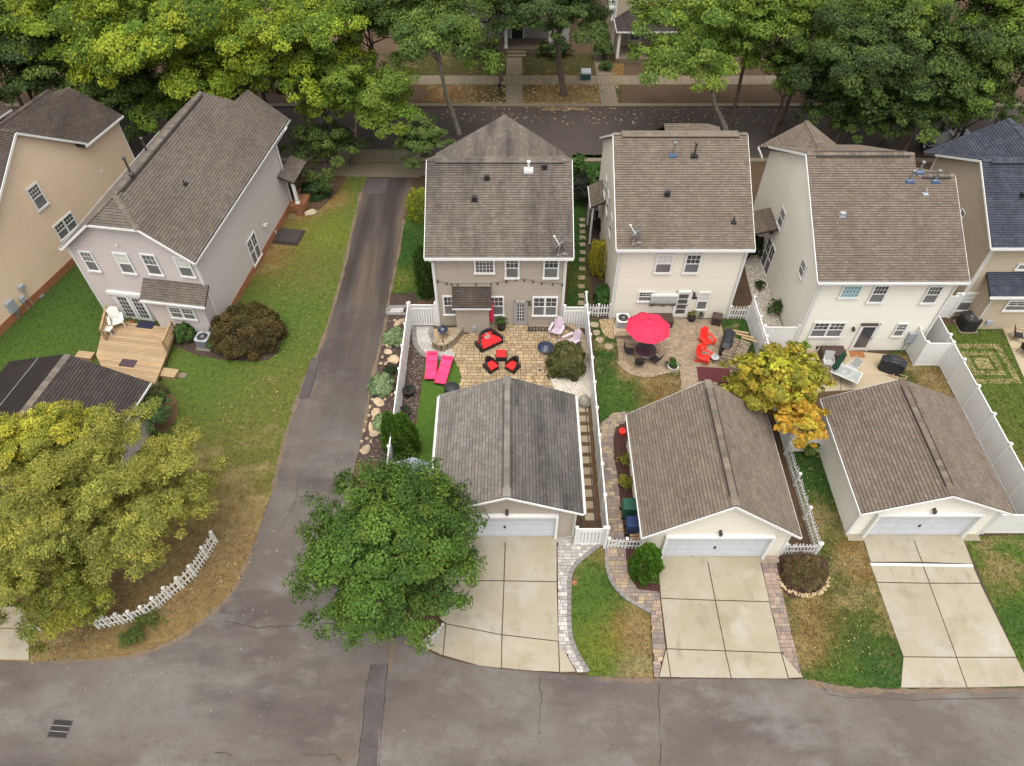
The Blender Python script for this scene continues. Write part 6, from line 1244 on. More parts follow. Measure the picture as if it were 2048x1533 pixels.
def picket(label, path, h=.95, posts=2.2, gapp=.125, m=WHITE, sag=0., nm='picket_fence', brace=None, wide=1., zoff=.05):
    p0 = V((*path[0], 0)); t = thing(nm, label, 'gate' if 'gate' in nm else 'fence', p0); pm = post_mesh(h+.06, m=m); pick = PICK if m is WHITE else PICKW; rails = run_pts(path, posts)
    for i, (a, b) in enumerate(rails):
        for z in (.28*h, .76*h): obj('rail', MB().beam(a-p0+V((0, 0, z)), b-p0+V((0, 0, z)), .035, .08), m, t)
        if brace is not None and i == brace: obj('brace', MB().beam(a-p0+V((0, 0, .25*h)), b-p0+V((0, 0, .78*h)), .03, .07), m, t)
        link('post', pm, t).location = a-p0
        d = b-a; L = d.length; n = max(2, int(L/gapp)); ang = math.atan2(d.y, d.x); nn = V((-d.y, d.x, 0)).normalized()*-.03
        for k in range(1, n):
            if sag and random.random() < sag: continue
            o = link('picket', pick, t); o.location = a-p0+d*(k/n)+nn+V((0, 0, zoff)); o.rotation_euler = (random.gauss(0, .02+sag*.3), random.gauss(0, .012+sag*.4), ang); o.scale = (wide, 1, h)
    link('post', pm, t).location = rails[-1][1]-p0; return t
def privacy(label, path, h=1.83, posts=1.83, m=WHITE, lattice=0., boards=0, nm='privacy_fence', posth=.12, skip_last=False, ball=False):
    p0 = V((*path[0], 0)); t = thing(nm, label, 'gate' if 'gate' in nm else 'fence', p0); pm = post_mesh(h+posth, .066, ball=ball); segs = run_pts(path, posts)
    for a, b in segs:
        a_, b_ = a-p0, b-p0; d = (b-a).normalized(); z = V((0, 0, 1)); link('post', pm, t).location = a_
        top_ = h-lattice
        if boards:
            L = (b-a).length-.14; n = max(3, int(L/.15)); ang = math.atan2(d.y, d.x); mb = MB(); w = L/n/2-.013; mb.bx(-w, w, -.02, .02, .10, top_-.06); bm = mb.mesh('board', m)
            for i in range(n): o = link('board', bm, t); o.location = a_+d*(.07+L*(i+.5)/n); o.rotation_euler = (0, 0, ang)
        else:
            mb = MB(); mb.beam(a_+d*.07+z*((top_+.1)/2), b_-d*.07+z*((top_+.1)/2), .045, top_-.2); obj('panel', mb, m, t)
        for zz, w, hh in ((.07, .06, .1), (top_-.04, .06, .1)) + (((h-.03, .06, .07),) if lattice else ()): obj('rail', MB().beam(a_+d*.06+z*zz, b_-d*.06+z*zz, w, hh), m, t)
        if lattice:
            mb = MB(); L = (b-a).length-.14; z0, z1 = top_+.01, h-.06; hh = z1-z0; s_ = .11; x = -hh
            while x < L:
                for sg in (0, 1):
                    xa, xb = x, x+hh; za, zb = (z0, z1) if sg == 0 else (z1, z0)
                    ca = max(0, xa); cb = min(L, xb)
                    if cb > ca+.01:
                        f = lambda q: za+(zb-za)*(q-xa)/(xb-xa); mb.beam(a_+d*(.07+ca)+z*f(ca), a_+d*(.07+cb)+z*f(cb), .012+.006*sg, .028)
                x += s_
            obj('lattice', mb, m, t)
    link('post', pm, t).location = segs[-1][1]-p0; return t
privacy('white privacy fence along the drive lane side of the taupe yard', [(-6.22, 31.45), (-6.22, 17.6)])
privacy('white lattice topped gate left of the taupe house', [(-6.15, 31.5), (-4.6, 31.5)], 1.75, 1.2, lattice=.28, boards=1, nm='fence_gate', ball=True)
privacy('long white privacy fence between the taupe and cream yards', [(4.5, 32.35), (4.46, 16.45)], 1.86, 1.8)
privacy('white lattice topped gate right of the taupe house wall', [(3.15, 31.3), (4.42, 31.3)], 1.75, 1.3, lattice=.28, boards=1, nm='fence_gate')
privacy('white lattice topped gate beside the left garage door', [(3.05, 16.62), (4.36, 16.62)], 1.55, 1.4, lattice=.2, boards=1, nm='fence_gate')
privacy('white lattice topped fence between the two cream yards', [(14.58, 31.95), (14.58, 22.2)], 1.86, 1.75, lattice=.3)
privacy('white solid panel from the fence to the right cream house', [(14.68, 29.55), (16.7, 29.55)], 1.83, 2.1)
privacy('white panel with black latch between fence and right garage', [(14.65, 22.1), (16.3, 22.1)], 1.75, 1.8)
privacy('tall white privacy fence along the far right yard', [(25.1, 30.7), (25.22, 17.35)], 1.9, 1.85)
privacy('white corner enclosure panels beside the right cream house', [(23.6, 29.3), (23.6, 28.2), (25.05, 28.2)], 1.9, 1.6)
privacy('white fence panel closing the gap between right houses', [(25.2, 32.2), (27.2, 32.2)], 1.8, 2.1)
privacy('white fence right of the right garage front', [(23.05, 17.25), (29.5, 17.25)], 1.75, 1.85)
picket('white picket fence running beside the right garage lawn', [(14.5, 21.9), (14.56, 16.1)], 1.05, 2.0, .155)
picket('short white picket fence behind the brown twiggy shrub', [(12.95, 16.13), (14.5, 16.13)], .95, 1.6, .155)
picket('white picket gate across the brown paver walkway', [(4.62, 16.45), (6.3, 16.4)], .9, .95, .145, nm='picket_gate', brace=0)
picket('white picket gate at the back corner of the cream house', [(4.65, 32.3), (6.05, 32.3)], .95, .8, .15, nm='picket_gate', brace=0)
picket('white picket fence joining cream house and lattice fence', [(13.42, 32.1), (14.5, 32.05)], 1.0, 1.3, .15)
picket('curved weathered white picket fence leaning under the yellow tree', [tuple(p.xy) for p in smoothline([(-18.5, 12.5), (-17.5, 12.72), (-16.5, 13.05), (-15.75, 13.95), (-14.9, 15.0), (-14.35, 16.75)], 2)], .95, 1.5, .15, WPAINT, .03, zoff=.0, wide=1.0)
lt = thing('lattice_panel', 'small white lattice panel standing at the far left driveway edge', 'panel', spot(72, 1262, 0)); m_ = MB()
for i in range(12): m_.bx(-.30+.05*i, -.275+.05*i, -.01, .01, 0, .7)
for i in range(8): m_.bx(-.32, .30, -.022, -.012, .05+.09*i, .07+.09*i)
obj('lattice', m_, WHITE, lt)
# ================================================================== YARD OBJECTS
def seatwall(name, label, px, h, w=.30, courses_=4, capm=None, z=0.):
    P_ = smoothline(pts(px), 6); o = thing(name, label, 'wall', (*P_[len(P_)//2].xy, 0)); L = [0]
    for a, b in zip(P_[:-1], P_[1:]): L.append(L[-1]+(b-a).length)
    def at(d):
        for i in range(len(L)-1):
            if d <= L[i+1]+1e-6: return P_[i].lerp(P_[i+1], (d-L[i])/max(1e-6, L[i+1]-L[i]))
        return P_[-1]
    ch = (h-.07)/courses_
    for k in range(courses_+1):
        cap_ = k == courses_; st = .36 if cap_ else .28; n = max(2, int(L[-1]/st)); off = .5*(k % 2)/n
        for i in range(n):
            t0, t1 = max(0, (i+off)/n), min(1, (i+off+1)/n); a, b = at(L[-1]*t0), at(L[-1]*t1)
            if (b-a).length < .05: continue
            d = (b-a).normalized(); j = random.uniform(-.012, .012); ww = w+.06 if cap_ else w; s = V((-d.y, d.x, 0)); a2, b2 = a+d*.006+s*j, b-d*.006+s*j; q = [a2-s*ww/2, b2-s*ww/2, b2+s*ww/2, a2+s*ww/2]
            m_ = MB(); m_.prism([p.xy for p in q], z+k*ch+.004, z+(h if cap_ else (k+1)*ch), rcol(.14)); obj('cap_stone' if cap_ else 'block', m_, STONE, o, world=True)
    return o
seatwall('seat_wall', 'low curved tan block wall around the black kettle grill', [(868,694),(885,702),(905,690),(923,668),(928,656)], .62)
seatwall('seat_wall', 'curved tan block wall in the right corner of the flagstone patio', [(1128,654),(1152,668),(1166,690),(1168,720),(1160,742)], .45, courses_=3)
seatwall('seat_wall', 'short tan block step wall beside the air conditioner', [(1232,676),(1262,676)], .38, courses_=3)
sheet('gravel_bed', [(864,660),(920,655),(918,668),(902,686),(885,696),(868,690)], .05, BEDT, 'tan sand pocket behind the curved grill wall')
def kettle(label, at, m=NAVY, r=.30):
    t = thing('kettle_grill', label, 'grill', at); a = MB()
    for k in range(3): q = k*2.1+.4; a.tube([(.12*math.cos(q), .12*math.sin(q), .55), (.33*math.cos(q), .33*math.sin(q), 0)], .016, 5)
    obj('leg', a, METAL, t); a = MB(); a.lathe([(.05, .42), (.2, .47), (r, .62), (r+.01, .70)], n=18); obj('bowl', a, m, t, smooth=True)
    a = MB(); a.lathe([(r+.02, .69), (r+.01, .74), (r*.8, .86), (r*.4, .93), (.05, .95)], n=18); l = obj('lid', a, m, t, smooth=True); a = MB(); a.tube([(-.08, 0, .95), (-.05, 0, 1.02), (.05, 0, 1.02), (.08, 0, .95)], .018, 5); obj('handle', a, BLACK, l)
    a = MB(); a.lathe([(r+.01, .695), (r+.035, .70), (r+.035, .712), (r+.01, .715)], n=18); obj('rim', a, METAL, t); return t
kettle('black kettle grill behind the curved block wall', spot(887, 676, .02)); 
def pot(name, label, at, r, h, m, plant=None, n=250, size=.09, flare=.8, ph=.5, pr=None, cat='planter'):
    t = thing(name, label, cat, at); a = MB(); a.lathe([(r*flare, 0), (r*.95, h*.5), (r, h*.93), (r*1.07, h), (r*.88, h), (r*.85, h*.86)], n=14); obj('pot', a, m, t, smooth=False)
    a = MB(); a.lathe([(r*.86, h*.85), (r*.5, h*.9), (.01, h*.91)], n=10); obj('soil', a, MULCH, t)
    if plant: crown(t, (0, 0, h+ph*.4), (pr or r*1.1, pr or r*1.1, ph*.55), n, size, plant, 9, .55, .5, name='foliage')
    return t
FOL_G = ((.035, .075, .02), (.05, .10, .025), (.07, .125, .03))
FOL_D = ((.022, .045, .018), (.03, .058, .02), (.042, .07, .025))
FOL_Y = ((.20, .22, .03), (.26, .25, .04), (.14, .17, .03), (.30, .27, .06))
pot('plant_pot', 'bushy green plant in a dark pot behind the red loveseat', spot(1003, 660), .26, .45, BLACK, FOL_G, 420, .10, ph=.6, pr=.36)
pot('plant_pot', 'black round pot nearest the loungers on the dark mulch strip', spot(819, 789), .33, .42, BLACK, FOL_D, 60, .12, ph=.25, pr=.2)
pot('plant_pot', 'black round pot lower down the dark mulch strip', spot(811, 830), .33, .42, BLACK, FOL_D, 60, .12, ph=.25, pr=.2)
pot('plant_pot', 'yellowing plant in a dark pot right of the cream house door', spot(1382, 642), .24, .34, BLACK, ((.25, .19, .05), (.17, .17, .05), (.12, .14, .04)), 320, .10, ph=.55, pr=.36)
pot('plant_pot', 'small grey pot beside the yellowing plant', spot(1400, 638), .17, .34, METAL, FOL_D, 60, .08, ph=.3, pr=.14)
pot('plant_pot', 'white rimmed pot with leafy plant on the cream house patio edge', spot(1345, 738), .32, .30, WPAINT, FOL_G, 160, .20, ph=.5, pr=.34)
pot('plant_pot', 'terracotta pot with lime green plant by the right cream wall', spot(1603, 702), .22, .30, TERRA, ((.12, .22, .03), (.16, .28, .04), (.22, .30, .05)), 260, .16, ph=.6, pr=.36)
pot('plant_pot', 'small dark pot beside the brown storage box', spot(1631, 697), .17, .34, BLACK, FOL_D, 60, .09, ph=.35, pr=.16)
t = thing('covered_grill', 'round black covered grill half hidden behind the left garage eave', 'grill', spot(905, 792)); a = MB(); a.lathe([(.42, .02), (.44, .4), (.42, .75), (.30, .86), (.05, .9)], n=14); obj('cover', a, COVER, t, smooth=True)
# --- loungers
def lounger(label, head, foot):
    h0, f0 = spot(*head, 0), spot(*foot, 0); d = f0-h0; ang = math.atan2(d.y, d.x); t = thing('sun_lounger', label, 'sun lounger', h0.lerp(f0, .5), ang, 'pink loungers on the artificial turf'); L = d.length
    a = MB(); a.bx(-L/2, L/2, -.31, .31, .16, .21)
    obj('frame', a, BLACK, t)
    for x in (-L/2+.1, L/2-.1):
        for y in (-.27, .27): a = MB(); a.bx(x-.025, x+.025, y-.025, y+.025, 0, .16); obj('leg', a, BLACK, t)
    xs_ = [-L/2, -L/2+L*.36, -L/2+L*.67, L/2]; zz = [.42, .27, .24, .22]
    for i in range(3):
        a = MB(); x0, x1, z0, z1 = xs_[i]+.012, xs_[i+1]-.012, zz[i], zz[i+1]
        a.add([(x0, -.33, z0-.02), (x1, -.33, z1-.02), (x1, .33, z1-.02), (x0, .33, z0-.02), (x0, -.33, z0+.08), (x1, -.33, z1+.08), (x1, .33, z1+.08), (x0, .33, z0+.08)], [(0, 3, 2, 1), (4, 5, 6, 7), (0, 1, 5, 4), (1, 2, 6, 5), (2, 3, 7, 6), (3, 0, 4, 7)]); obj('cushion', a, PINK, t, bev=.025)
    a = MB(); a.tube([(-L/2+.19, -.24, .53), (-L/2+.19, .24, .53)], .095, 10); obj('pillow', a, PINK, t, smooth=False); return t
lounger('pink sun lounger on the left standing straight on the turf', (866, 713), (861, 764)); lounger('pink sun lounger on the right standing askew on the turf', (897, 722), (880, 773))
# --- wicker seating
def wicker(name, label, at, ang, w, d=.72, curved=0., back=.80, cat='armchair', group=None):
    """local -y is the front"""
    t = thing(name, label, cat, at, ang, group); hw = w/2
    a = MB(); a.bx(-hw, hw, -d/2, d/2, .14, .36); obj('base', a, BLKWICK, t, bev=.02)
    n = 12; out = []; inn = []
    for i in range(n+1):
        s = i/n*2-1; x = s*(hw+.04); y = d/2 - (abs(s)**3.2)*d*(.95 if not curved else .95); z = back-(back-.58)*abs(s)**2.5; out.append((x, y+.05, z)); inn.append((x*.86, y-.06 if abs(s) < .9 else y-.0, z))
    a = MB(); vv = []
    for (x, y, z), (x2, y2, z2) in zip(out, inn): vv += [(x, y, .14), (x, y, z), (x2, y2, z2), (x2, y2, .14)]
    a.add(vv, [(i*4+k, i*4+(k+1) % 4, i*4+4+(k+1) % 4, i*4+4+k) for i in range(n) for k in range(4)]+[(0, 1, 2, 3), (n*4+3, n*4+2, n*4+1, n*4)]); obj('backrest', a, BLKWICK, t)
    for sx in (-1, 1):
        for sy in (-1, 1): a = MB(); a.tube([(sx*(hw-.05), sy*(d/2-.06), .15), (sx*(hw-.01), sy*(d/2-.01), 0)], [.035, .022], 5); obj('leg', a, BLKWICK, t)
    k = 2 if w > 1.2 else 1
    for i in range(k):
        x0 = -hw*.86+i*(hw*.86); x1 = x0+hw*1.72/k; a = MB(); a.bx(x0+.006, x1-.006, -d/2-.02, d/2-.14, .36, .48); obj('seat_cushion', a, REDC, t, bev=.03)
    if w > 1.2:
        a = MB(); a.beam((-hw*.70, d/2-.13, .58), (hw*.70, d/2-.13, .58), .10, .26); obj('back_cushion', a, REDC, t, bev=.03)
    return t
wicker('loveseat', 'black wicker loveseat with red cushions and a curved back', spot(978, 690), R(33), 1.55, .85, 1, .92, 'loveseat')
wicker('armchair', 'left black wicker armchair with red cushion facing the garage', spot(982, 739), R(38), .66, group='red cushioned wicker armchairs'); wicker('armchair', 'right black wicker armchair with red cushion facing the garage', spot(1026, 739), R(-38), .66, group='red cushioned wicker armchairs')
t = thing('ottoman', 'square black wicker ottoman with a red cushion', 'ottoman', spot(1003, 717)); a = MB(); a.bx(-.32, .32, -.32, .32, .05, .38); obj('base', a, BLKWICK, t, bev=.02); a = MB(); a.bx(-.29, .29, -.29, .29, .38, .47); obj('cushion', a, REDC, t, bev=.03)
q = spot(974, 672, .55); t = thing('throw_pillow', 'pale patterned throw pillow lying on the red loveseat', 'pillow', q, R(30)); a = MB(); a.ball((0, 0, 0), (.22, .22, .09), 12, 6); a.m = None; po = obj('pillow', a, GREYFAB, t, smooth=True); po.rotation_euler = (.7, 0, 0)
a = MB(); 
for k in range(4): a.bx(-.13+.07*k, -.09+.07*k, -.10, .10, .082, .088)
obj('print', a, RUST, t).rotation_euler = (.7, 0, 0)
# --- chairs of slats
def adirondack(label, at, ang, m, cat='chair', group=None, nm='adirondack_chair', sc=1., rock=False, slats=6, rnd=.12):
    t = thing(nm, label, cat, at, ang, group); t.scale = (sc, sc, sc)
    sm_ = MB(); sm_.bx(-.26, .26, -.034, .034, -.012, .012); sme = sm_.mesh('seat_slat', m)
    for i in range(6): o = link('seat_slat', sme, t); o.location = (0, -.32+i*.095, .37-i*.022); o.rotation_euler = (-.22, 0, 0)
    for i in range(slats):
        s = (i+.5)/slats*2-1; x0, x1 = s*.22, s*.30; h = .78-rnd*s*s*1.2; a = MB(); a.beam((x0, .20, .26), (x1, .20+h*.42, .26+h*.92), .40/slats-.006, .02, (0, -1, .4), w2=.58/slats-.006); obj('back_slat', a, m, t)
    for sx in (-1, 1):
        a = MB(); a.bx(sx*.34-.07, sx*.34+.07, -.42, .30, .53, .555); obj('armrest', a, m, t); a = MB(); a.bx(sx*.31-.025, sx*.31+.025, -.40, -.31, 0, .53); obj('leg', a, m, t)
        a = MB(); a.beam((sx*.28, -.38, .34), (sx*.28, .50, .04), .03, .10); a.beam((sx*.31, .24, .53), (sx*.30, .36, .08), .03, .06); obj('side_rail', a, m, t)
    a = MB(); a.beam((-.3, .37, .55), (.3, .37, .55), .03, .06); obj('back_brace', a, m, t)
    if rock:
        for sx in (-1, 1): a = MB(); a.tube([(sx*.30, -.55, .07), (sx*.30, -.2, .01), (sx*.30, .2, .01), (sx*.30, .62, .10)], .025, 5); obj('rocker', a, m, t)
    return t
adirondack('white slatted adirondack chair on the cedar deck', spot(238, 650, .5), R(28), WPAINT, sc=1.08)
t = thing('side_table', 'small white slatted side table on the cedar deck', 'table', spot(222, 668, .5), R(-6))
def slat_table(t, m, w=.44, h=.42):
    for i in range(5): a = MB(); y = -w/2+w/5*i; a.bx(-w/2, w/2, y+.006, y+w/5-.006, h, h+.025); obj('slat', a, m, t)
    for sx in (-1, 1):
        for sy in (-1, 1): a = MB(); a.bx(sx*w*.4-.02, sx*w*.4+.02, sy*w*.4-.02, sy*w*.4+.02, 0, h); obj('leg', a, m, t)
slat_table(t, WPAINT)
adirondack('red adirondack chair nearest the black covered grill', spot(1411, 688), R(22), REDPL, group='red adirondack chairs'); adirondack('red adirondack chair nearest the patio edge by the garage', spot(1405, 722), R(62), REDPL, group='red adirondack chairs')
t = thing('side_table', 'low red slatted side table between the red chairs', 'table', spot(1402, 702), R(30)); slat_table(t, REDPL, .42, .40)
adirondack('faded lavender rocking chair in the wall corner', spot(1113, 668), R(-22), LAV, nm='rocking_chair', rock=True, rnd=.28, sc=1.05); adirondack('faded lavender rocking chair half behind the dark bush', spot(1143, 690), R(-58), LAV, nm='rocking_chair', rock=True, rnd=.28, sc=1.05)
# fire bowl, wood rack, closed red umbrella, broom
t = thing('fire_bowl', 'dark blue round fire bowl beside the bush', 'fire bowl', spot(1091, 702)); a = MB(); a.lathe([(.20, 0), (.22, .12), (.42, .30), (.50, .34), (.46, .35), (.2, .24)], n=18); obj('bowl', a, NAVY, t); a = MB(); a.lathe([(.44, .36), (.3, .47), (.06, .55), (.04, .60)], n=16); obj('spark_screen', a, NAVY, t)
t = thing('firewood_rack', 'low metal firewood rack against the taupe wall', 'firewood rack', spot(1080, 661)); a = MB()
for x in (-.72, .72): a.bx(x-.02, x+.02, -.17, -.13, 0, .42); a.bx(x-.02, x+.02, .13, .17, 0, .42)
a.bx(-.74, .74, -.17, .17, .08, .11); a.bx(-.74, .74, -.17, -.14, .40, .43); obj('frame', a, BRONZE, t)
lg = MB(); lg.tube([(0, -.17, 0), (0, .17, 0)], .07, 7); lgm = lg.mesh('firewood_log', WOODL)
for i in range(7):
    o = link('firewood_log', lgm); o.location = spot(1080, 661)+V((-.56+.185*i, 0, .19)); o.rotation_euler = (0, i*.7, random.uniform(-.1, .1)); tag(o, 'split log in the low rack against the taupe wall', 'log', 'logs in the low firewood rack')
t = thing('patio_umbrella', 'closed red patio umbrella standing by the taupe wall bump out', 'umbrella', spot(984, 665)); a = MB(); a.tube([(0, 0, .05), (0, 0, 2.6)], .022, 6); obj('pole', a, METAL, t); a = MB(); a.lathe([(.25, 0), (.25, .06), (.06, .1)], n=12); obj('base', a, BLACK, t)
a = MB(); n = 12; prof = [(.10, .95), (.16, 1.15), (.15, 1.7), (.10, 2.3), (.03, 2.6)]; a.add([(r*(1 if j % 2 else .62)*math.cos(6.283*j/n), r*(1 if j % 2 else .62)*math.sin(6.283*j/n), z) for r, z in prof for j in range(n)], [(i*n+j, i*n+(j+1) % n, (i+1)*n+(j+1) % n, (i+1)*n+j) for i in range(4) for j in range(n)]); obj('canopy', a, REDUMB, t)
t = thing('broom', 'broom leaning on the taupe bump out wall', 'broom', spot(933, 662)); a = MB(); a.tube([(0, -.25, .05), (-.05, .05, 1.35)], .015, 5); obj('handle', a, BLACK, t); a = MB(); a.bx(-.14, .14, -.34, -.18, 0, .16); obj('head', a, BRONZE, t)
a = MB(); a.lathe([(.10, 0), (.10, .01), (.03, .012)], n=12); single('patio_drain', a, STEEL, 'small round dark drain in the flagstone patio', 'drain', spot(1080, 741, .066))
a = MB(); a.lathe([(.24, 0), (.24, .03), (.05, .045)], n=14); single('drain_lid', a, LIDAQ, 'round green lid in the patchy lawn', 'lid', spot(1350, 742, .01))
a = MB(); a.lathe([(.11, 0), (.12, .05), (.09, .06), (.05, .03)], n=10); single('sprinkler_box', a, BRICK, 'small round sprinkler cover in the island lawn', 'sprinkler cover', spot(1149, 1167, .01))
# --- cream house patio
t = thing('patio_umbrella', 'open coral red octagonal umbrella over the round black table', 'umbrella', (*spot(1297, 652, 2.35).xy, 0), R(10)); c = MB(); n = 8; rr_ = 1.32; ring = []
for k, (r, z) in enumerate(((.04, 2.72), (.5, 2.60), (1.0, 2.42), (rr_, 2.20))): ring.append((r, z))
vv = [(r*math.cos(6.2832*j/16)*(1 if j % 2 == 0 else (1-.075*r/rr_)), r*math.sin(6.2832*j/16)*(1 if j % 2 == 0 else (1-.075*r/rr_)), z-(0 if j % 2 == 0 else .03*r)) for r, z in ring for j in range(16)]
c.add(vv, [(i*16+j, i*16+(j+1) % 16, (i+1)*16+(j+1) % 16, (i+1)*16+j) for i in range(3) for j in range(16)]); cp_ = obj('canopy', c, REDUMB, t)
c = MB(); c.lathe([(.30, 2.70), (.14, 2.79), (.02, 2.83)], n=16); obj('vent_cap', c, REDUMB, cp_); c = MB(); c.lathe([(.03, 2.83), (.045, 2.86), (.02, 2.92)], n=8); obj('finial', c, BLACK, t); c = MB(); c.tube([(0, 0, .05), (0, 0, 2.7)], .022, 6); obj('pole', c, BRONZE, t)
for j in range(8): c = MB(); c.tube([(.3*math.cos(6.2832*j/8), .3*math.sin(6.2832*j/8), 2.672), (.5*math.cos(6.2832*j/8), .5*math.sin(6.2832*j/8), 2.606), (1.0*math.cos(6.2832*j/8), 1.0*math.sin(6.2832*j/8), 2.426), (rr_*math.cos(6.2832*j/8), rr_*math.sin(6.2832*j/8), 2.205)], .011, 4); obj('seam', c, REDC, cp_)
for j in range(8): c = MB(); c.tube([(0, 0, 2.66), (rr_*.98*math.cos(6.2832*j/8), rr_*.98*math.sin(6.2832*j/8), 2.185)], .012, 4); obj('rib', c, BRONZE, t)
c = MB(); c.lathe([(.26, 0), (.26, .07), (.05, .12)], n=14); obj('base', c, BLACK, t)
tc = spot(1288, 716); t = thing('patio_table', 'round dark glass table under the coral umbrella', 'table', tc); c = MB(); c.lathe([(.62, .70), (.64, .715), (.62, .73)], n=24); obj('tabletop', c, SLATE, t)
for k in range(4): a = k*1.57+.78; c = MB(); c.tube([(.55*math.cos(a), .55*math.sin(a), .7), (.3*math.cos(a), .3*math.sin(a), .35), (.5*math.cos(a), .5*math.sin(a), 0)], .018, 5); obj('leg', c, BLACK, t)
def swivel(label, at, ang, group, m=BLACK):
    t = thing('patio_chair', label, 'chair', at, ang, group)
    c = MB(); c.bx(-.24, .24, -.25, .22, .40, .425); obj('seat', c, m, t); c = MB(); c.beam((0, .23, .42), (0, .36, .92), .46, .015, (0, 1, .2)); obj('backrest', c, m, t)
    for sx in (-1, 1): c = MB(); c.tube([(sx*.27, .30, .70), (sx*.29, .05, .64), (sx*.29, -.24, .63), (sx*.27, -.25, .42)], .016, 5); obj('armrest', c, m, t)
    c = MB(); c.tube([(0, 0, .40), (0, 0, .06)], .03, 6); c.tube([(.27*math.cos(6.283*k/14), .27*math.sin(6.283*k/14), .02) for k in range(15)], .016, 5); c.tube([(-.26, 0, .03), (.26, 0, .03)], .014, 4); c.tube([(0, -.26, .03), (0, .26, .03)], .014, 4); obj('swivel_base', c, m, t); return t
G1 = 'black swivel chairs around the round table'
swivel('black swivel chair left of the round table', spot(1257, 711), R(80), G1); swivel('black swivel chair in front of the round table', spot(1277, 734), R(170), G1); swivel('black swivel chair lower right of the round table', spot(1309, 728), R(-140), G1)
def lidbox(name, label, at, w, d, h, m, ang=0, cat='storage box'):
    t = thing(name, label, cat, at, ang); a = MB(); a.bx(-w/2, w/2, -d/2, d/2, 0, h-.06); obj('body', a, m, t, bev=.015)
    a = MB(); k = .03; a.add([(-w/2-k, -d/2-k, h-.06), (w/2+k, -d/2-k, h-.06), (w/2+k, d/2+k, h-.06), (-w/2-k, d/2+k, h-.06), (-w/2, -d/2, h), (w/2, -d/2, h), (w/2-.04, d/2-.04, h+.05), (-w/2+.04, d/2-.04, h+.05)], [(0, 3, 2, 1), (4, 5, 6, 7), (0, 1, 5, 4), (1, 2, 6, 5), (2, 3, 7, 6), (3, 0, 4, 7)]); l = obj('lid', a, m, t)
    a = MB()
    for i in (-1, 1): a.bx(i*w*.22-.012, i*w*.22+.012, -d/2-.034, -d/2-.03, .06, h-.08)
    obj('groove', a, BLACK, t); return t
lidbox('storage_box', 'dark brown deck box against the cream house wall', spot(1318, 650), 1.5, .7, .66, BROWNP); lidbox('storage_box', 'dark brown deck box against the right cream house wall', spot(1660, 716), 1.35, .72, .66, BROWNP)
lidbox('storage_box', 'tilted dark brown box at the cream house corner', spot(1431, 648), .55, .5, .72, BROWNP, R(-14))
def ac_unit(label, at, m, s=.78, h=.72, dark=False, ang=0):
    t = thing('air_conditioner', label, 'air conditioner', at, ang); a = MB(); a.bx(-s*.6, s*.6, -s*.6, s*.6, 0, .07); obj('pad', a, CONC2, t)
    a = MB(); q = s/2; ch = .1; prof = [(-q+ch, -q), (q-ch, -q), (q, -q+ch), (q, q-ch), (q-ch, q), (-q+ch, q), (-q, q-ch), (-q, -q+ch)]; a.prism(prof, .07, h); obj('coil_body', a, BRONZE if not dark else BLACK, t)
    a = MB(); a.prism([(x*1.03, y*1.03) for x, y in prof], h, h+.08); obj('base_rim', MB().prism([(x*1.02, y*1.02) for x, y in prof], .07, .15), m, t); c = obj('cabinet_top', a, m, t); a = MB(); a.lathe([(q*.80, h+.08), (q*.80, h+.085)], n=20); obj('fan_opening', a, PITDK, c)
    a = MB()
    for k in range(5): a.tube([(q*.80*(k+1)/5*math.cos(6.283*j/20), q*.80*(k+1)/5*math.sin(6.283*j/20), h+.10) for j in range(21)], .006, 4)
    for k in range(6): a.tube([(0, 0, h+.10), (q*.8*math.cos(k*1.047), q*.8*math.sin(k*1.047), h+.095)], .006, 4)
    a.lathe([(.10, h+.09), (.10, h+.11)], n=10); obj('fan_grille', a, METAL, c)
    a = MB()
    for i in range(9): z = .18+i*(h-.22)/9; a.prism([(x*1.012, y*1.012) for x, y in prof], z, z+.012)
    obj('louvre', a, m, t); return t
ac_unit('pale blue grey air conditioner beside the maple and round shrub', spot(413, 692), GREYBOX, ang=RA); ac_unit('pale grey air conditioner beside the cream house picket gate', spot(1244, 652), ALU, h=.62); ac_unit('large black air conditioner beside the blue roofed house', spot(1930, 655), BLACK, .95, .85, True)
a = MB(); a.bx(-.55, .55, -.5, .5, 0, .16); single('equipment_pad', a, PATIO, 'raised concrete block below the grey air conditioner', 'pad', spot(1244, 663), bev=.01)
def cover_grill(label, at, ang, w=1.35):
    t = thing('covered_grill', label, 'grill', at, ang); a = MB(); n = 16; rings = []
    for z, sx, sy in ((.02, w*.48, .33), (.35, w*.47, .31), (.78, w*.5, .33), (.86, w*.5, .33), (1.0, w*.32, .28), (1.12, w*.27, .2), (1.16, w*.12, .08)):
        for j in range(n):
            q = 6.2832*j/n; f = lambda v: math.copysign(abs(v)**.55, v); rp = 1+.035*math.sin(j*2.6+z*4); rings.append((f(math.cos(q))*sx*rp, f(math.sin(q))*sy*rp, z))
    a.add(rings, [(i*n+j, i*n+(j+1) % n, (i+1)*n+(j+1) % n, (i+1)*n+j) for i in range(6) for j in range(n)]+[tuple(6*n+j for j in range(n))]); obj('cover', a, COVER, t, smooth=False)
    a = MB(); a.tube([(-.2, -.24, 1.02), (-.15, -.30, 1.04), (.15, -.30, 1.04), (.2, -.24, 1.02)], .018, 5); obj('handle', a, METAL, t); return t
cover_grill('large black covered grill beside the cream house fence', spot(1450, 697), R(68), 1.75); cover_grill('black covered grill on the right concrete patio', spot(1778, 742), R(-25), 1.4)
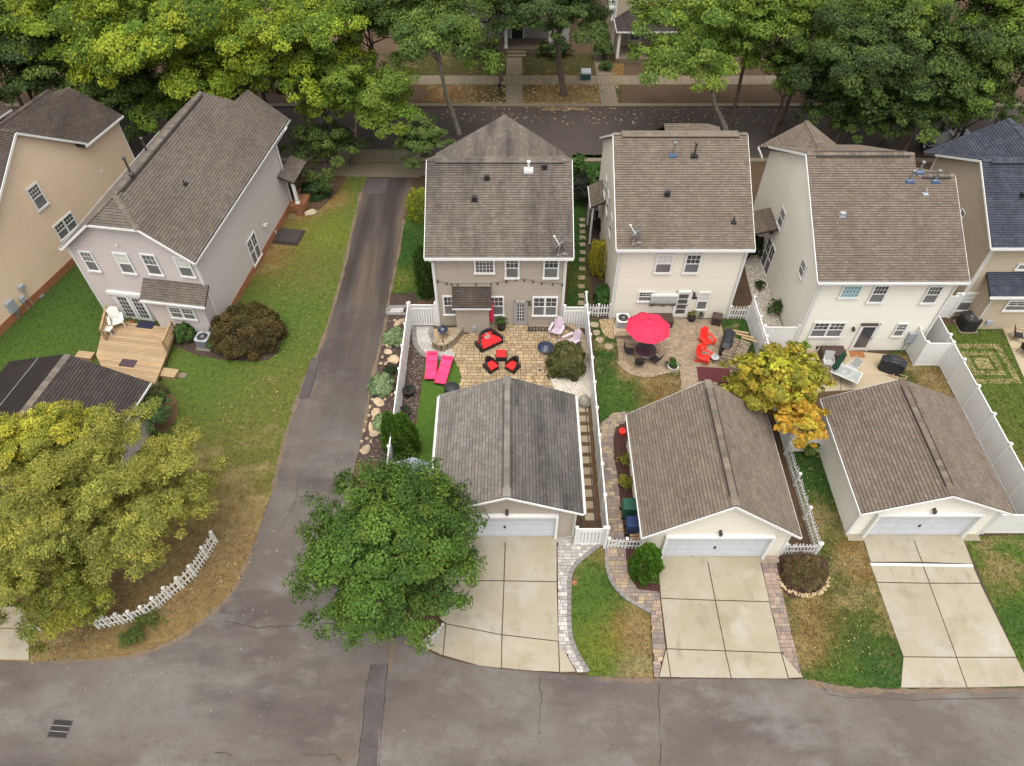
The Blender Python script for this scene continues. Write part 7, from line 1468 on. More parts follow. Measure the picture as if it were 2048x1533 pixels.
# firewood pile
fp = thing('firewood_pallet', 'grey wooden pallets under the firewood pile', 'pallet', spot(1468, 712), R(-28)); MF = top(fp)
for k in range(7): a = MB(); x = -.62+.2*k; a.bx(x-.05, x+.05, -1.25, 1.25, .10, .125); obj('slat', a, RAILW, fp)
for y in (-1.2, 0, 1.2): a = MB(); a.bx(-.66, .66, y-.04, y+.04, .02, .10); obj('bearer', a, RAILW, fp)
logm = []
for i in range(5):
    a = MB(); r = .06+.012*i; n = 6; ln = .30
    a.add([(-ln*(1 if e else -1), r*(1 if j != 2 else .5)*math.cos(6.283*j/n+i), r*math.sin(6.283*j/n+i)) for e in (0, 1) for j in range(n)], [(j, (j+1) % n, n+(j+1) % n, n+j) for j in range(n)]+[tuple(range(n)), tuple(range(2*n-1, n-1, -1))], rcol(.25, 1.)); logm.append(a.mesh('firewood_log', WOODL))
for row in (-1, 1):
    for lay in range(5):
        for k in range(14-lay):
            o = link('firewood_log', random.choice(logm)); p = MF @ V((row*.32+random.uniform(-.03, .03), -1.12+.165*k+.08*lay, .20+.125*lay+random.uniform(-.015, .015))); o.location = p; o.rotation_euler = (random.random()*6, random.gauss(0, .05), fp.rotation_euler.z+random.gauss(0, .12))
            tag(o, ('split log in the top layer of the firewood pile by the lattice fence' if lay == 4 else 'split log in the lower layers of the firewood pile by the lattice fence'), 'log', 'logs in the large firewood pile')
a = MB(); a.bx(-.6, .6, -.02, .02, 0, .02)
for k, (u, v, an, ln) in enumerate(((1490, 672, -20, 1.1), (1500, 680, -24, 1.0), (1478, 664, -14, 1.1))):
    a = MB(); a.bx(-ln/2, ln/2, -.07, .07, 0, .03); single('loose_board', a, RAILW, ('middle', 'right', 'left')[k]+' weathered loose board lying on the firewood pile', 'board', spot(u, v, .86), R(an))
t = thing('side_table', 'small round table with pale top beside the red chairs', 'table', spot(1427, 724)); a = MB(); a.lathe([(.24, .42), (.25, .44), (.23, .45)], n=14); obj('tabletop', a, GLTOP, t)
for k in range(3): a = MB(); a.tube([(.18*math.cos(k*2.1), .18*math.sin(k*2.1), .42), (.24*math.cos(k*2.1), .24*math.sin(k*2.1), 0)], .014, 5); obj('leg', a, BLACK, t)
a = MB(); a.bx(-.95, .95, -.55, .55, 0, .015); single('outdoor_mat', a, MAT_R, 'dark red outdoor mat behind the middle garage', 'mat', spot(1428, 750, .066), R(-4))
# mats
a = MB(); a.bx(-.52, .52, -.3, .3, 0, .02); single('doormat', a, MAT_D, 'navy doormat on the cedar deck by the patio doors', 'doormat', spot(292, 650, .51), RA)
a = MB(); a.bx(-.46, .46, -.27, .27, 0, .02); single('doormat', a, MAT_B, 'dark brown doormat at the outer end of the cedar deck', 'doormat', spot(256, 727, .51), RA)
a = MB(); a.bx(-.42, .42, -.25, .25, 0, .02); single('doormat', a, RUST, 'rust coloured patterned doormat outside the right cream house door', 'doormat', spot(1714, 709, .056), R(-4))
t = pot('plant_pot', 'small rust brown pot by the white patio doors', spot(265, 645, .5), .13, .2, TERRA, FOL_D, 40, .08, ph=.2, pr=.12)
# --- right patio: closed green umbrella, pebbled glass table and chairs, wooden frame
t = thing('patio_umbrella', 'closed dark green umbrella leaning over the glass table', 'umbrella', spot(1655, 760)); a = MB(); a.tube([(0, 0, .05), (.35, .25, 2.3)], .022, 6); obj('pole', a, METAL, t); a = MB(); n = 12; ax = V((.35, .25, 2.25)).normalized(); e1 = ax.cross(V((0, 1, 0))).normalized(); e2 = ax.cross(e1); a.add([tuple(ax*z+e1*(r*(1 if j % 2 else .6)*math.cos(6.283*j/n))+e2*(r*(1 if j % 2 else .6)*math.sin(6.283*j/n))) for r, z in ((.13, .85), (.19, 1.0), (.15, 1.5), (.09, 2.05), (.02, 2.3)) for j in range(n)], [(i*n+j, i*n+(j+1) % n, (i+1)*n+(j+1) % n, (i+1)*n+j) for i in range(4) for j in range(n)]); obj('canopy', a, GRNUMB, t)
t = thing('patio_table', 'rectangular pebbled glass table behind the right garage', 'table', spot(1685, 762), R(-35)); a = MB(); a.bx(-.75, .75, -.45, .45, .70, .715); obj('tabletop', a, GLTOP, t); a = MB()
for x in (-.75, .75): a.bx(x-.02, x+.02, -.47, .47, .69, .73)
for y in (-.46, .46): a.bx(-.73, .73, y-.02, y+.02, .69, .73)
obj('rim', a, ALU, t)
for sx in (-.68, .68):
    for sy in (-.4, .4): a = MB(); a.tube([(sx, sy, .69), (sx, sy, 0)], .02, 5); obj('leg', a, ALU, t)
def sling(label, at, ang, m, fr, group):
    t = thing('patio_chair', label, 'chair', at, ang, group); a = MB(); a.beam((0, -.25, .42), (0, .22, .38), .46, .02); obj('seat', a, m, t); a = MB(); a.beam((0, .22, .38), (0, .42, .95), .46, .02, (0, 1, .3)); obj('backrest', a, m, t)
    for sx in (-1, 1):
        a = MB(); a.tube([(sx*.26, .42, .95), (sx*.26, .22, .40), (sx*.26, -.25, .43), (sx*.27, -.28, 0)], .016, 5); a.tube([(sx*.27, .28, .62), (sx*.28, -.22, .60), (sx*.27, -.26, .43)], .016, 5); a.tube([(sx*.26, .22, .40), (sx*.27, .34, 0)], .016, 5); obj('side_frame', a, fr, t)
    return t
G2 = 'pale sling chairs around the glass table'
sling('pale sling chair above the glass table near the brown box', spot(1652, 734), R(-10), GREYFAB, ALU, G2); sling('pale sling chair left of the leaning green umbrella', spot(1640, 752), R(60), GREYFAB, ALU, G2); sling('pale sling chair at the right end of the glass table', spot(1698, 745), R(-60), GREYFAB, ALU, G2)
t = thing('wooden_frame', 'folded bare wood frame lying by the right garage corner', 'wooden frame', spot(1792, 756), R(-40)); a = MB()
for y in (-.18, .18): a.beam((-.55, y, .05), (.5, y*.6, .35), .05, .03)
a.beam((.45, -.14, .34), (.45, .14, .34), .05, .03); a.beam((-.2, -.2, .14), (-.2, .2, .14), .05, .03); a.beam((-.5, .18, .04), (-.3, .12, .5), .04, .03); obj('frame', a, RAILW, t)
G3 = 'black chairs on the far right patio'
sling('black patio chair nearest the house on the far right patio', spot(2030, 680), R(70), BLACK, BLACK, G3); sling('black patio chair nearer the lawn on the far right patio', spot(2046, 708), R(110), BLACK, BLACK, G3)
# --- side of the middle garage
def bin_(label, at, m, ang, w=.62, d=.72, h=1.05):
    t = thing('wheelie_bin', label, 'bin', at, ang); a = MB(); k = .82; a.add([(-w/2*k, -d/2*k, .05), (w/2*k, -d/2*k, .05), (w/2*k, d/2*k, .05), (-w/2*k, d/2*k, .05), (-w/2, -d/2, h), (w/2, -d/2, h), (w/2, d/2, h), (-w/2, d/2, h)], [(0, 3, 2, 1), (4, 5, 6, 7), (0, 1, 5, 4), (1, 2, 6, 5), (2, 3, 7, 6), (3, 0, 4, 7)]); obj('body', a, m, t, bev=.03)
    a = MB(); a.add([(-w/2-.03, -d/2-.05, h), (w/2+.03, -d/2-.05, h), (w/2+.03, d/2+.02, h), (-w/2-.03, d/2+.02, h), (-w/2+.02, -d/2+.03, h+.07), (w/2-.02, -d/2+.03, h+.07), (w/2-.02, d/2-.02, h+.08), (-w/2+.02, d/2-.02, h+.08)], [(0, 3, 2, 1), (4, 5, 6, 7), (0, 1, 5, 4), (1, 2, 6, 5), (2, 3, 7, 6), (3, 0, 4, 7)]); l = obj('lid', a, m, t, bev=.015); a = MB(); a.bx(-w*.3, -w*.05, -d*.3, d*.3, h+.078, h+.085); a.bx(w*.05, w*.3, -d*.3, d*.3, h+.078, h+.085); obj('lid_rib', a, m, l)
    a = MB(); a.tube([(-w/2, d/2+.05, h-.05), (w/2, d/2+.05, h-.05)], .02, 6); obj('handle', a, m, t)
    for sx in (-1, 1): a = MB(); a.tube([(sx*w*.42, d/2*k, .12), (sx*w*.48, d/2*k, .12)], .12, 12); obj('wheel', a, RUBBER, t)
    return t
bin_('dark green wheelie bin beside the middle garage wall', spot(1256, 1030), GRNP, R(90)); bin_('dark blue wheelie bin beside the middle garage wall', spot(1263, 1064), BLUEP, R(90), .58, .66, 1.0)
t = thing('garden_ornament', 'bright red garden ornament in the mulch beside the garage', 'ornament', spot(1244, 868)); a = MB(); a.lathe([(.16, 0), (.20, .12), (.17, .26), (.19, .30), (.12, .31)], n=10); obj('body', a, REDPL, t); a = MB(); a.tube([(-.1, 0, .3), (-.02, 0, .46), (.1, .03, .42)], .028, 6); obj('spout', a, REDPL, t)
for k in range(4):
    o = link('firewood_log', logm[k]); o.location = spot(1270, 1078)+V((.02*k, -.2+.13*(k % 3), .07+.13*(k//3))); o.rotation_euler = (k, 0, R(8)); tag(o, 'log in the small stack below the blue bin', 'log', 'logs stacked below the blue bin')
for k in range(3): a = MB(); a.bx(-.3, .3, -.06, .06, 0, .05); single('timber_offcut', a, RAILW, ('top', 'middle', 'lowest')[k]+' pale timber offcut stacked below the blue bin', 'timber', spot(1272, 1078, .25)+V((0, .16-.14*k, .05-.05*k)), R(4))
# --- stepping stones
def stones(name, label, px, w, d, m, j=.1, z=.03, rnd=False, parent_loc=None):
    o = thing(name, label, None, (0, 0, 0)); o['kind'] = 'structure'
    for u, v in px:
        c = spot(u, v); a = MB(); n = 8 if rnd else 4; an = random.uniform(-j, j)
        q = [(c.x+w/2*x*random.uniform(1-j, 1+j), c.y+d/2*y*random.uniform(1-j, 1+j)) for x, y in ([(-1, -1), (1, -1), (1, 1), (-1, 1)] if not rnd else [(math.cos(6.283*i/8), math.sin(6.283*i/8)) for i in range(8)])]
        a.prism(q, -.03, z, rcol(.1)); obj('stepping_stone', a, m, o)
    return o
stones('stepping_stone_path', 'row of square tan stepping stones beside the left garage', [(1167+1.05*i*1.2, 819+19.2*i*(1+.012*i)) for i in range(11)], .50, .42, FLAG, .05)
stones('stepping_stone_path', 'ladder of dark timber edging under the square stones', [(1160, 860)], .05, .05, FLAG)
tm = thing('timber_edging', 'dark timber frame around the square stepping stones', 'edging', (3.75, 21, 0)); a = MB(); 
for x in (3.50, 4.12): m_ = MB(); m_.bx(x-.03, x+.03, 16.9, 25, -.02, .04); obj('beam', m_, BRONZE, tm, world=True)
stones('stepping_stone_path', 'row of small tan stepping stones down the narrow side lawn', [(1165-.004*(v-480)*(v-480)/20-(0), v) for v in (440, 452, 464, 476, 490, 505, 520, 538, 556, 573, 592, 606, 622)], .40, .38, FLAG, .15, .025)
stones('stepping_stone_path', 'irregular tan stepping stones beside the gravel by the picket gate', [(1189, 650), (1193, 666), (1200, 680), (1217, 694)], .52, .50, FLAG, .2, .03, True)
# --- rocks
def rock(name, label, at, r, m=ROCKM, sq=.6, cat='rock', group=None, ang=None):
    a = MB(); a.ball((0, 0, r[2]*.55), (r[0], r[1], r[2]), 9, 6, rcol(.18), jit=.16); o = single(name, a, m, label, cat, at, ang if ang is not None else random.random()*3, group); return o
RG1 = 'small sandstone rocks in the dark bed by the drive lane'
for lb, u, v, rx, ry, rz in (('large tan rock at the top of the dark bed by the fence', 800, 648, .5, .3, .25), ('smooth round tan rock below the upper pale shrub', 779, 692, .32, .28, .2), ('oval tan rock below the smooth round rock', 776, 706, .36, .26, .2), ('big sandstone boulder behind the fence mid bed', 789, 722, .52, .42, .3), ('flat white sandstone slab among the small rocks', 757, 806, .50, .34, .13), ('broken white sandstone slab below the flat one', 752, 826, .34, .42, .12),
                           ('long narrow sandstone slab by the conifers', 742, 858, .52, .16, .12), ('tall pale sandstone piece beside the conifers', 750, 868, .28, .42, .2), ('wedge shaped tan rock at the lower end of the bed', 732, 900, .42, .3, .14)):
    rock('rock', lb, spot(u, v), (rx*.78, ry*.78, rz*.7))
for u, v in ((790, 642), (765, 715), (762, 728), (772, 728), (783, 790), (792, 797), (745, 800), (740, 815), (748, 838), (738, 832), (732, 846), (728, 862), (735, 878), (724, 884), (742, 884), (770, 800), (770, 690), (722, 903), (764, 850)):
    rock('rock', 'small sandstone rock in the dark bed by the drive lane', spot(u, v), (random.uniform(.08, .16), random.uniform(.06, .11), .07), group=RG1)
rock('boulder', 'grey boulder at the end of the white gravel bed', spot(1168, 808), (.42, .36, .35), mk('grey boulder', (.26, .24, .20), .9, False, [(4, .4, .7, (.17, .16, .13), 5)], bump=(9, .7, .05)), cat='boulder')
rock('rock', 'tan rock in the mulch at the foot of the conifer', spot(1305, 1163), (.2, .12, .1)); rock('rock', 'pale rock by the garage corner under the orange tree', spot(1478, 768), (.5, .35, .3), ang=.2)
rock('rock', 'tan rock in the bed below the front porch', spot(622, 428), (.5, .3, .2))
# ring of pebbles round the brown shrub
eg = thing('stone_edging', 'arc of small tan stones around the twiggy brown shrub', 'edging', spot(1612, 1185)); a = MB()
for i in range(130):
    t_ = random.uniform(-.25, 1.0)*math.pi*1.02+math.pi; r = random.uniform(1.12, 1.32); c = spot(1603, 1150)+V((math.cos(t_)*r*.98, math.sin(t_)*r*.85, 0))
    if c.y < spot(1603, 1150).y-.1: a.ball((c.x, c.y, .04), (random.uniform(.04, .075), random.uniform(.04, .06), .045), 6, 4, rcol(.2))
o = obj('edging_stone', a, GRAVT, eg, world=True, kind='stuff')
# --- street things
t = thing('mailbox', 'black mailbox post on the verge across the street', 'mailbox', spot(1000, 192)); a = MB(); a.tube([(0, 0, 0), (0, 0, 1.05)], .05, 6); obj('post', a, BLACK, t); a = MB(); a.bx(-.1, .1, -.25, .25, 1.0, 1.15); a.tube([(0, -.25, 1.15), (0, .25, 1.15)], .1, 10); obj('box', a, BLACK, t); a = MB(); a.bx(-.2, .2, -.03, .03, .82, .88); obj('bracket', a, BLACK, t)
t = thing('utility_box', 'teal green utility box on the lawn across the street', 'utility box', spot(1171, 158)); a = MB(); a.bx(-.42, .42, -.35, .35, 0, .62); obj('body', a, mk('utility teal', (.035, .09, .085), .5), t, bev=.03); a = MB(); a.add([(-.46, -.4, .60), (.46, -.4, .60), (.46, .4, .66), (-.46, .4, .66), (-.42, -.34, .72), (.42, -.34, .72), (.42, .36, .78), (-.42, .36, .78)], [(0, 3, 2, 1), (4, 5, 6, 7), (0, 1, 5, 4), (1, 2, 6, 5), (2, 3, 7, 6), (3, 0, 4, 7)]); obj('lid', a, GREYBOX, t)
t = thing('rubbish_bin', 'black round bin in the bed beside the cream house', 'bin', spot(1197, 436)); a = MB(); a.lathe([(.24, 0), (.30, .72), (.31, .74)], n=14); obj('body', a, BLACK, t); a = MB(); a.lathe([(.33, .74), (.32, .80), (.1, .84)], n=14); obj('lid', a, NAVY, t)
def car(label, at, ang, m):
    t = thing('parked_car', label, 'car', at, ang); a = MB(); prof = [(-2.2, .35), (-2.25, .62), (-2.1, .86), (-1.5, .95), (-.9, .98), (1.15, .98), (2.0, .98), (2.2, .8), (2.22, .35)]
    n = len(prof); vv = [(x, y*(1-.10*max(0, (abs(x)-1.6))), z) for y in (-.88, .88) for x, z in prof]; a.add(vv, [tuple(range(n-1, -1, -1)), tuple(range(n, 2*n))]+[(i, (i+1) % n, n+(i+1) % n, n+i) for i in range(n)]); obj('body', a, m, t, bev=.07)
    a = MB(); lo = [(-1.05, .97), (1.85, .97)]; hi = [(-.25, 1.45), (1.25, 1.45)]; vv = [(lo[0][0], -.80, .97), (lo[1][0], -.80, .97), (lo[1][0], .80, .97), (lo[0][0], .80, .97), (hi[0][0], -.62, 1.45), (hi[1][0], -.62, 1.45), (hi[1][0], .62, 1.45), (hi[0][0], .62, 1.45)]; a.add(vv, [(0, 3, 2, 1), (4, 5, 6, 7), (0, 1, 5, 4), (1, 2, 6, 5), (2, 3, 7, 6), (3, 0, 4, 7)]); obj('glasshouse', a, GLASS, t, bev=.05)
    a = MB(); a.bx(-.28, 1.28, -.63, .63, 1.44, 1.475); obj('roof_panel', a, m, t, bev=.02)
    for x in (-1.4, 1.35):
        for sy in (-1, 1): a = MB(); a.tube([(x, sy*.70, .32), (x, sy*.90, .32)], .32, 16); w = obj('wheel', a, RUBBER, t); a = MB(); a.tube([(x, sy*.89, .32), (x, sy*.915, .32)], .19, 10); obj('rim', a, METAL, w)
    for sy in (-1, 1): a = MB(); a.bx(-2.27, -2.2, sy*.72-.14, sy*.72+.14, .62, .76); obj('headlight', a, GLTOP, t); a = MB(); a.bx(2.18, 2.24, sy*.72-.12, sy*.72+.12, .62, .8); obj('tail_light', a, REDPL, t); a = MB(); a.bx(-.8, -.66, sy*1.0-.08, sy*1.0+.08, .95, 1.07); obj('wing_mirror', a, m, t)
    return t
car('black car parked at the kerb between the two right houses', V((34.2, 50.9, 0)), R(0), CARB); car('white car parked under the trees across the street', spot(1760, 188), R(4), CARW); car('grey car half hidden under the right trees', spot(1628, 172), R(85), CARB)
# ================================================================== TREES AND PLANTS
YG = ((.16, .22, .022), (.23, .28, .026), (.11, .17, .022), (.28, .32, .03), (.08, .14, .022))
MG = ((.100, .165, .025), (.135, .205, .029), (.072, .128, .022), (.17, .235, .033))
DG = ((.066, .108, .026), (.088, .136, .030), (.048, .082, .022), (.115, .165, .034))
VD = ((.048, .080, .025), (.064, .100, .028), (.038, .062, .021), (.082, .122, .032))
def tr(name, label, u, v, zc, Rr, n, size, pal, base=None, **k):
    c = spot(u, v, zc); b = c if base is None else spot(*base); k['off'] = (c.x-b.x, c.y-b.y)
    return tree(name, label, (b.x, b.y), zc, Rr, n, size, pal, **k)
# upper left
tr('maple_tree', 'large yellow green tree above the mauve house roof', 330, 110, 7.5, (6.60, 5.18, 5.06), 60060, 0.218, YG, nl=44, lr=.34, ragged=.17)
tr('maple_tree', 'yellow green tree left of centre in the upper left corner', 130, 40, 8, (6.16, 4.86, 4.84), 36960, 0.231, YG, nl=38, lr=.34, ragged=.17)
tr('maple_tree', 'bright yellow green tree right of the mauve house', 585, 130, 7.5, (5.06, 4.32, 5.06), 46200, 0.204, YG, nl=40, lr=.34, ragged=.17)
tr('maple_tree', 'lower mid green tree at the top of the drive lane', 715, 215, 5.2, (4.29, 3.46, 3.63), 30030, 0.190, MG[0:2]+MG[3:]+((.16, .22, .035),), base=(705, 330), nl=30, lr=.36, ragged=.17)
tr('shade_tree', 'dark green tree at the left edge behind the tan house', 40, 150, 5.2, (4.84, 4.32, 4.18), 27720, 0.218, VD, nl=30, lr=.38, ragged=.17)
tr('shade_tree', 'dark green tree between the tan and mauve houses', 215, 200, 3.6, (4.40, 3.67, 3.52), 20790, 0.204, DG, nl=26, lr=.38, ragged=.17)
tr('shade_tree', 'green tree filling the gap under the yellow maples', 455, 165, 4.2, (4.40, 3.67, 3.52), 20790, 0.204, MG, nl=26, lr=.38, ragged=.17)
tr('shade_tree', 'green tree behind the two yellow maples', 480, 20, 7.5, (5.50, 4.54, 4.40), 27720, 0.231, MG, nl=30, lr=.38, ragged=.17)
tr('shade_tree', 'dark tree at the far upper left corner', -40, 60, 7.0, (5.50, 4.54, 4.40), 20790, 0.231, DG, nl=30, lr=.38, ragged=.17)
tr('shade_tree', 'dark shrubby tree beside the mauve front porch', 650, 300, 2.2, (3.08, 2.38, 1.98), 11550, 0.163, DG, nl=20, lr=.42, ragged=.17)
# upper centre
tr('shade_tree', 'tall dark green tree with slender pale trunk by the street', 865, 75, 8.2, (5.06, 4.75, 4.62), 50820, 0.204, DG+MG[:1], base=(918, 270), bark=BARKP, trunk_r=.20, nl=44, lr=.34, ragged=.17)
tr('shade_tree', 'green tree left of the slender trunked street tree', 735, 50, 8.0, (4.18, 3.89, 3.96), 27720, 0.218, DG[:2]+MG[:2], nl=32, lr=.36, ragged=.17)
tr('shade_tree', 'dark tree with thick trunk on the verge across the street', 1115, 28, 7.2, (4.29, 3.89, 4.40), 34650, 0.218, VD+DG[:1], base=(1127, 190), trunk_r=.30, nl=36, lr=.36, ragged=.17)
tr('shade_tree', 'dark tree in front of the shaded house across the street', 985, 10, 7.0, (3.52, 3.46, 3.52), 20790, 0.218, VD, base=(965, 120), nl=30, lr=.38, ragged=.17)
# upper right
tr('shade_tree', 'broad bright green tree over the street behind the cream house', 1405, 115, 6.6, (5.83, 5.18, 4.95), 60060, 0.204, MG+((.17, .235, .045),), base=(1450, 262), trunk_r=.22, bark=BARKP, nl=46, lr=.33, ragged=.17)
tr('shade_tree', 'light green tree at the top right of the middle', 1520, 20, 9.0, (4.84, 4.32, 4.18), 30030, 0.231, MG+((.17, .22, .04),), nl=34, lr=.35, ragged=.17)
tr('shade_tree', 'dark blue green tree left of the upper right corner', 1700, 140, 6.8, (4.62, 4.10, 4.62), 41580, 0.204, VD+DG[:2], nl=40, lr=.35, ragged=.17)
tr('shade_tree', 'dark green tree in the middle of the upper right trees', 1840, 120, 6.8, (4.62, 4.10, 4.62), 39270, 0.204, DG+VD, nl=38, lr=.35, ragged=.17)
tr('shade_tree', 'mid green tree above the blue roof peak', 1985, 145, 6.0, (4.18, 3.89, 4.62), 34650, 0.204, DG+MG[:2], nl=36, lr=.36, ragged=.17)
tr('shade_tree', 'light green tree at the top right behind the dark ones', 1790, 25, 8.5, (5.28, 4.32, 4.40), 34650, 0.231, MG, nl=34, lr=.36, ragged=.17)
tr('shade_tree', 'green tree in the upper right corner', 1975, 15, 8.5, (5.28, 4.75, 4.40), 32340, 0.231, MG+DG, nl=34, lr=.36, ragged=.17)
tr('shade_tree', 'low dark green tree over the white parked car', 1700, 205, 4.6, (3.74, 3.46, 3.52), 19800, 0.204, VD+DG, nl=34, lr=.36, ragged=.17)
tr('shade_tree', 'low dark green tree right of the white parked car', 1850, 205, 4.8, (3.96, 3.46, 3.52), 19800, 0.204, DG+VD[1:], nl=34, lr=.36, ragged=.17)
tr('shade_tree', 'lowest dark green tree behind the cream front gable', 1700, 232, 3.2, (3.2, 2.2, 2.4), 15000, .20, VD+DG, nl=32, lr=.36, ragged=.17)
tr('shade_tree', 'low green tree over the far kerb near the blue roof', 1820, 238, 3.2, (3.0, 2.2, 2.4), 14000, .20, DG+VD[1:], nl=32, lr=.36, ragged=.17)
tr('shade_tree', 'low mid green tree left of the blue roof peak', 1940, 215, 4.6, (3.30, 3.24, 3.08), 15840, 0.204, DG+MG[:2], nl=30, lr=.36, ragged=.17)
tr('shade_tree', 'low dark tree behind the gap between tan and mauve houses', 300, 225, 3.6, (3.96, 3.24, 3.08), 14520, 0.204, VD+DG, nl=30, lr=.36, ragged=.17)
tr('maple_tree', 'yellow green tree low between the two yellow maples', 450, 120, 5.5, (4.2, 3.6, 3.6), 26400, 0.212, YG, nl=36, lr=.35, ragged=.17)
tr('maple_tree', 'yellow green tree at the lower right of the bright maples', 640, 190, 5.0, (3.6, 3.0, 3.2), 21600, 0.212, YG[:3]+MG[:2], nl=34, lr=.35, ragged=.17)
tr('shade_tree', 'mid green tree below the big yellow maple', 330, 215, 4.0, (4.2, 3.2, 3.0), 19200, 0.212, MG[:3]+YG[2:3], nl=34, lr=.35, ragged=.17)
tr('shade_tree', 'dark green tree left of the big yellow maple', 140, 130, 5.4, (4.2, 3.6, 3.6), 20400, 0.212, DG+MG[:1], nl=34, lr=.35, ragged=.17)
tr('shade_tree', 'green tree at the top between the yellow and dark trees', 640, 15, 8.0, (4.4, 4.0, 3.8), 21600, 0.212, MG+DG[:1], nl=34, lr=.35, ragged=.17)
tr('shade_tree', 'dark tree above the shaded porch', 1000, -30, 8.0, (4.0, 3.6, 3.6), 16800, 0.221, VD+DG, nl=34, lr=.35, ragged=.17)
tr('shade_tree', 'green tree low right of the broad bright tree', 1580, 150, 5.0, (3.2, 3.0, 3.4), 18000, 0.204, MG[:1]+DG, nl=32, lr=.35, ragged=.17)
tr('shade_tree', 'mid green tree behind the light green top right one', 1620, 60, 7.5, (4.62, 4.10, 4.18), 21120, 0.212, MG[:3]+DG, nl=34, lr=.36, ragged=.17)
tr('shade_tree', 'green tree between the two upper right dark trees', 1770, 90, 7.0, (4.40, 3.89, 4.40), 18480, 0.212, DG+MG[:1], nl=34, lr=.36, ragged=.17)
tr('shade_tree', 'green tree at the right edge above the blue roof', 2080, 90, 7, (4.40, 4.32, 4.40), 20790, 0.218, MG+DG, nl=30, lr=.36, ragged=.17)
# foreground
tr('oak_tree', 'large dark green leafy tree in front of the left garage', 780, 1102, 4.0, (3.65, 3.85, 3.3), 115000, .135, ((.064, .118, .022), (.086, .152, .027), (.046, .090, .020), (.120, .188, .032)), base=(770, 1235), trunk_r=.2, nl=130, lr=.24, asp=.6, limbs=22, ragged=.03, twigs=12, low=-.7)
tr('willow_oak_tree', 'big feathery yellow green tree by the curved picket fence', 185, 1005, 4.0, (6.0, 5.1, 2.9), 150000, .15, ((.245, .255, .055), (.325, .32, .066), (.18, .205, .045), (.39, .365, .075), (.205, .23, .05)), base=(150, 1075), trunk_r=.2, nl=150, lr=.20, asp=.24, radial=True, shell=.4, limbs=30, ragged=.34, mixp=.55, twigs=7, bark=BARKP)
tr('willow_oak_tree', 'golden feathery tree crown over the dark garage roof', 85, 880, 4.8, (2.9, 2.2, 1.9), 35000, 0.168, ((.32, .33, .045), (.40, .38, .05), (.24, .27, .042), (.46, .42, .055)), base=(40, 900), trunk_r=.15, nl=36, lr=.32, asp=.24, radial=True, shell=.5, bark=BARKP)
tr('willow_oak_tree', 'low olive feathery tree behind the curved picket fence', 75, 1180, 2.6, (3.6, 2.2, 1.8), 26000, .18, ((.16, .18, .03), (.23, .23, .034), (.12, .145, .026)), base=(100, 1190), trunk_r=.1, nl=34, lr=.32, asp=.22, radial=True, shell=.5, bark=BARKP, ragged=.3)
YLT = ((.38, .37, .040), (.30, .30, .036), (.44, .43, .05), (.25, .22, .033), (.36, .27, .035), (.22, .23, .033))
ot = tr('ornamental_pear_tree', 'orange and yellow autumn tree by the middle garage roof', 1555, 775, 3.4, (2.45, 2.2, 1.9), 17000, .21, YLT, base=(1585, 880), trunk_r=.12, nl=60, lr=.27, asp=.6, ragged=.14)
qo = spot(1597, 842, 3.0)-ot.location; crown(ot, (qo.x, qo.y, 3.0), (1.5, 1.35, 1.5), 8000, .21, ((.42, .24, .03), (.38, .26, .035), (.46, .25, .03), (.36, .31, .04)), 28, .36, .6, ragged=.12)
tr('sapling', 'small fine leaved tree at the front corner of the taupe house', 852, 300, 2.8, (2.3, 1.9, 2.5), 15000, .15, DG[:2]+((.10, .15, .04), (.12, .17, .05)), base=(862, 330), trunk_r=.07, nl=34, lr=.32, asp=.4, ragged=.14)
def sh(name, label, u, v, *a, **k): return shrub(name, label, spot(u, v), *a, **k)
sh('dwarf_tree', 'dark rounded small tree on the flagstone patio corner', 1131, 742, (1.22, 1.12), 2.4, 15000, .13, ((.085, .095, .034), (.115, .12, .04), (.06, .07, .028), (.15, .145, .052)), cat='tree', shape='dome', asp=.45, nl=16, lr=.42)
sh('laceleaf_maple', 'rounded red brown laceleaf maple beside the air conditioner', 502, 682, (2.3, 2.0), 2.7, 34000, .15, ((.105, .080, .030), (.135, .098, .036), (.080, .072, .028), (.17, .12, .046), (.095, .09, .03)), cat='tree', shape='dome', asp=.28, nl=30, lr=.34, radial=True)
sh('arborvitae', 'tall dark arborvitae against the left wall of the taupe house', 856, 588, (.62, .62), 3.9, 6500, .16, ((.042, .098, .018), (.06, .12, .022), (.085, .14, .028)), shape='column', asp=.35)
sh('arborvitae', 'left of the twin conical arborvitae by the white fence', 790, 900, (.58, .56), 3.3, 9000, .13, ((.090, .18, .024), (.125, .225, .032), (.065, .13, .022)), shape='cone', asp=.35)
sh('arborvitae', 'right of the twin conical arborvitae by the white fence', 814, 904, (.78, .72), 3.3, 12000, .13, ((.090, .18, .024), (.125, .225, .032), (.065, .13, .022)), shape='cone', asp=.35)
sh('conifer', 'bright green conical conifer beside the middle driveway', 1287, 1148, (.76, .76), 2.7, 11000, .12, ((.095, .20, .022), (.125, .245, .028), (.065, .15, .020)), shape='cone', asp=.35)
sh('shrub', 'round yellow green shrub peeking left of the taupe house', 842, 432, (.85, 1.1), 1.9, 3600, .12, ((.26, .30, .034), (.34, .38, .04), (.19, .23, .03)), shape='column', asp=.5)
HO = ((.19, .26, .125), (.25, .33, .165), (.14, .20, .09), (.31, .39, .21))
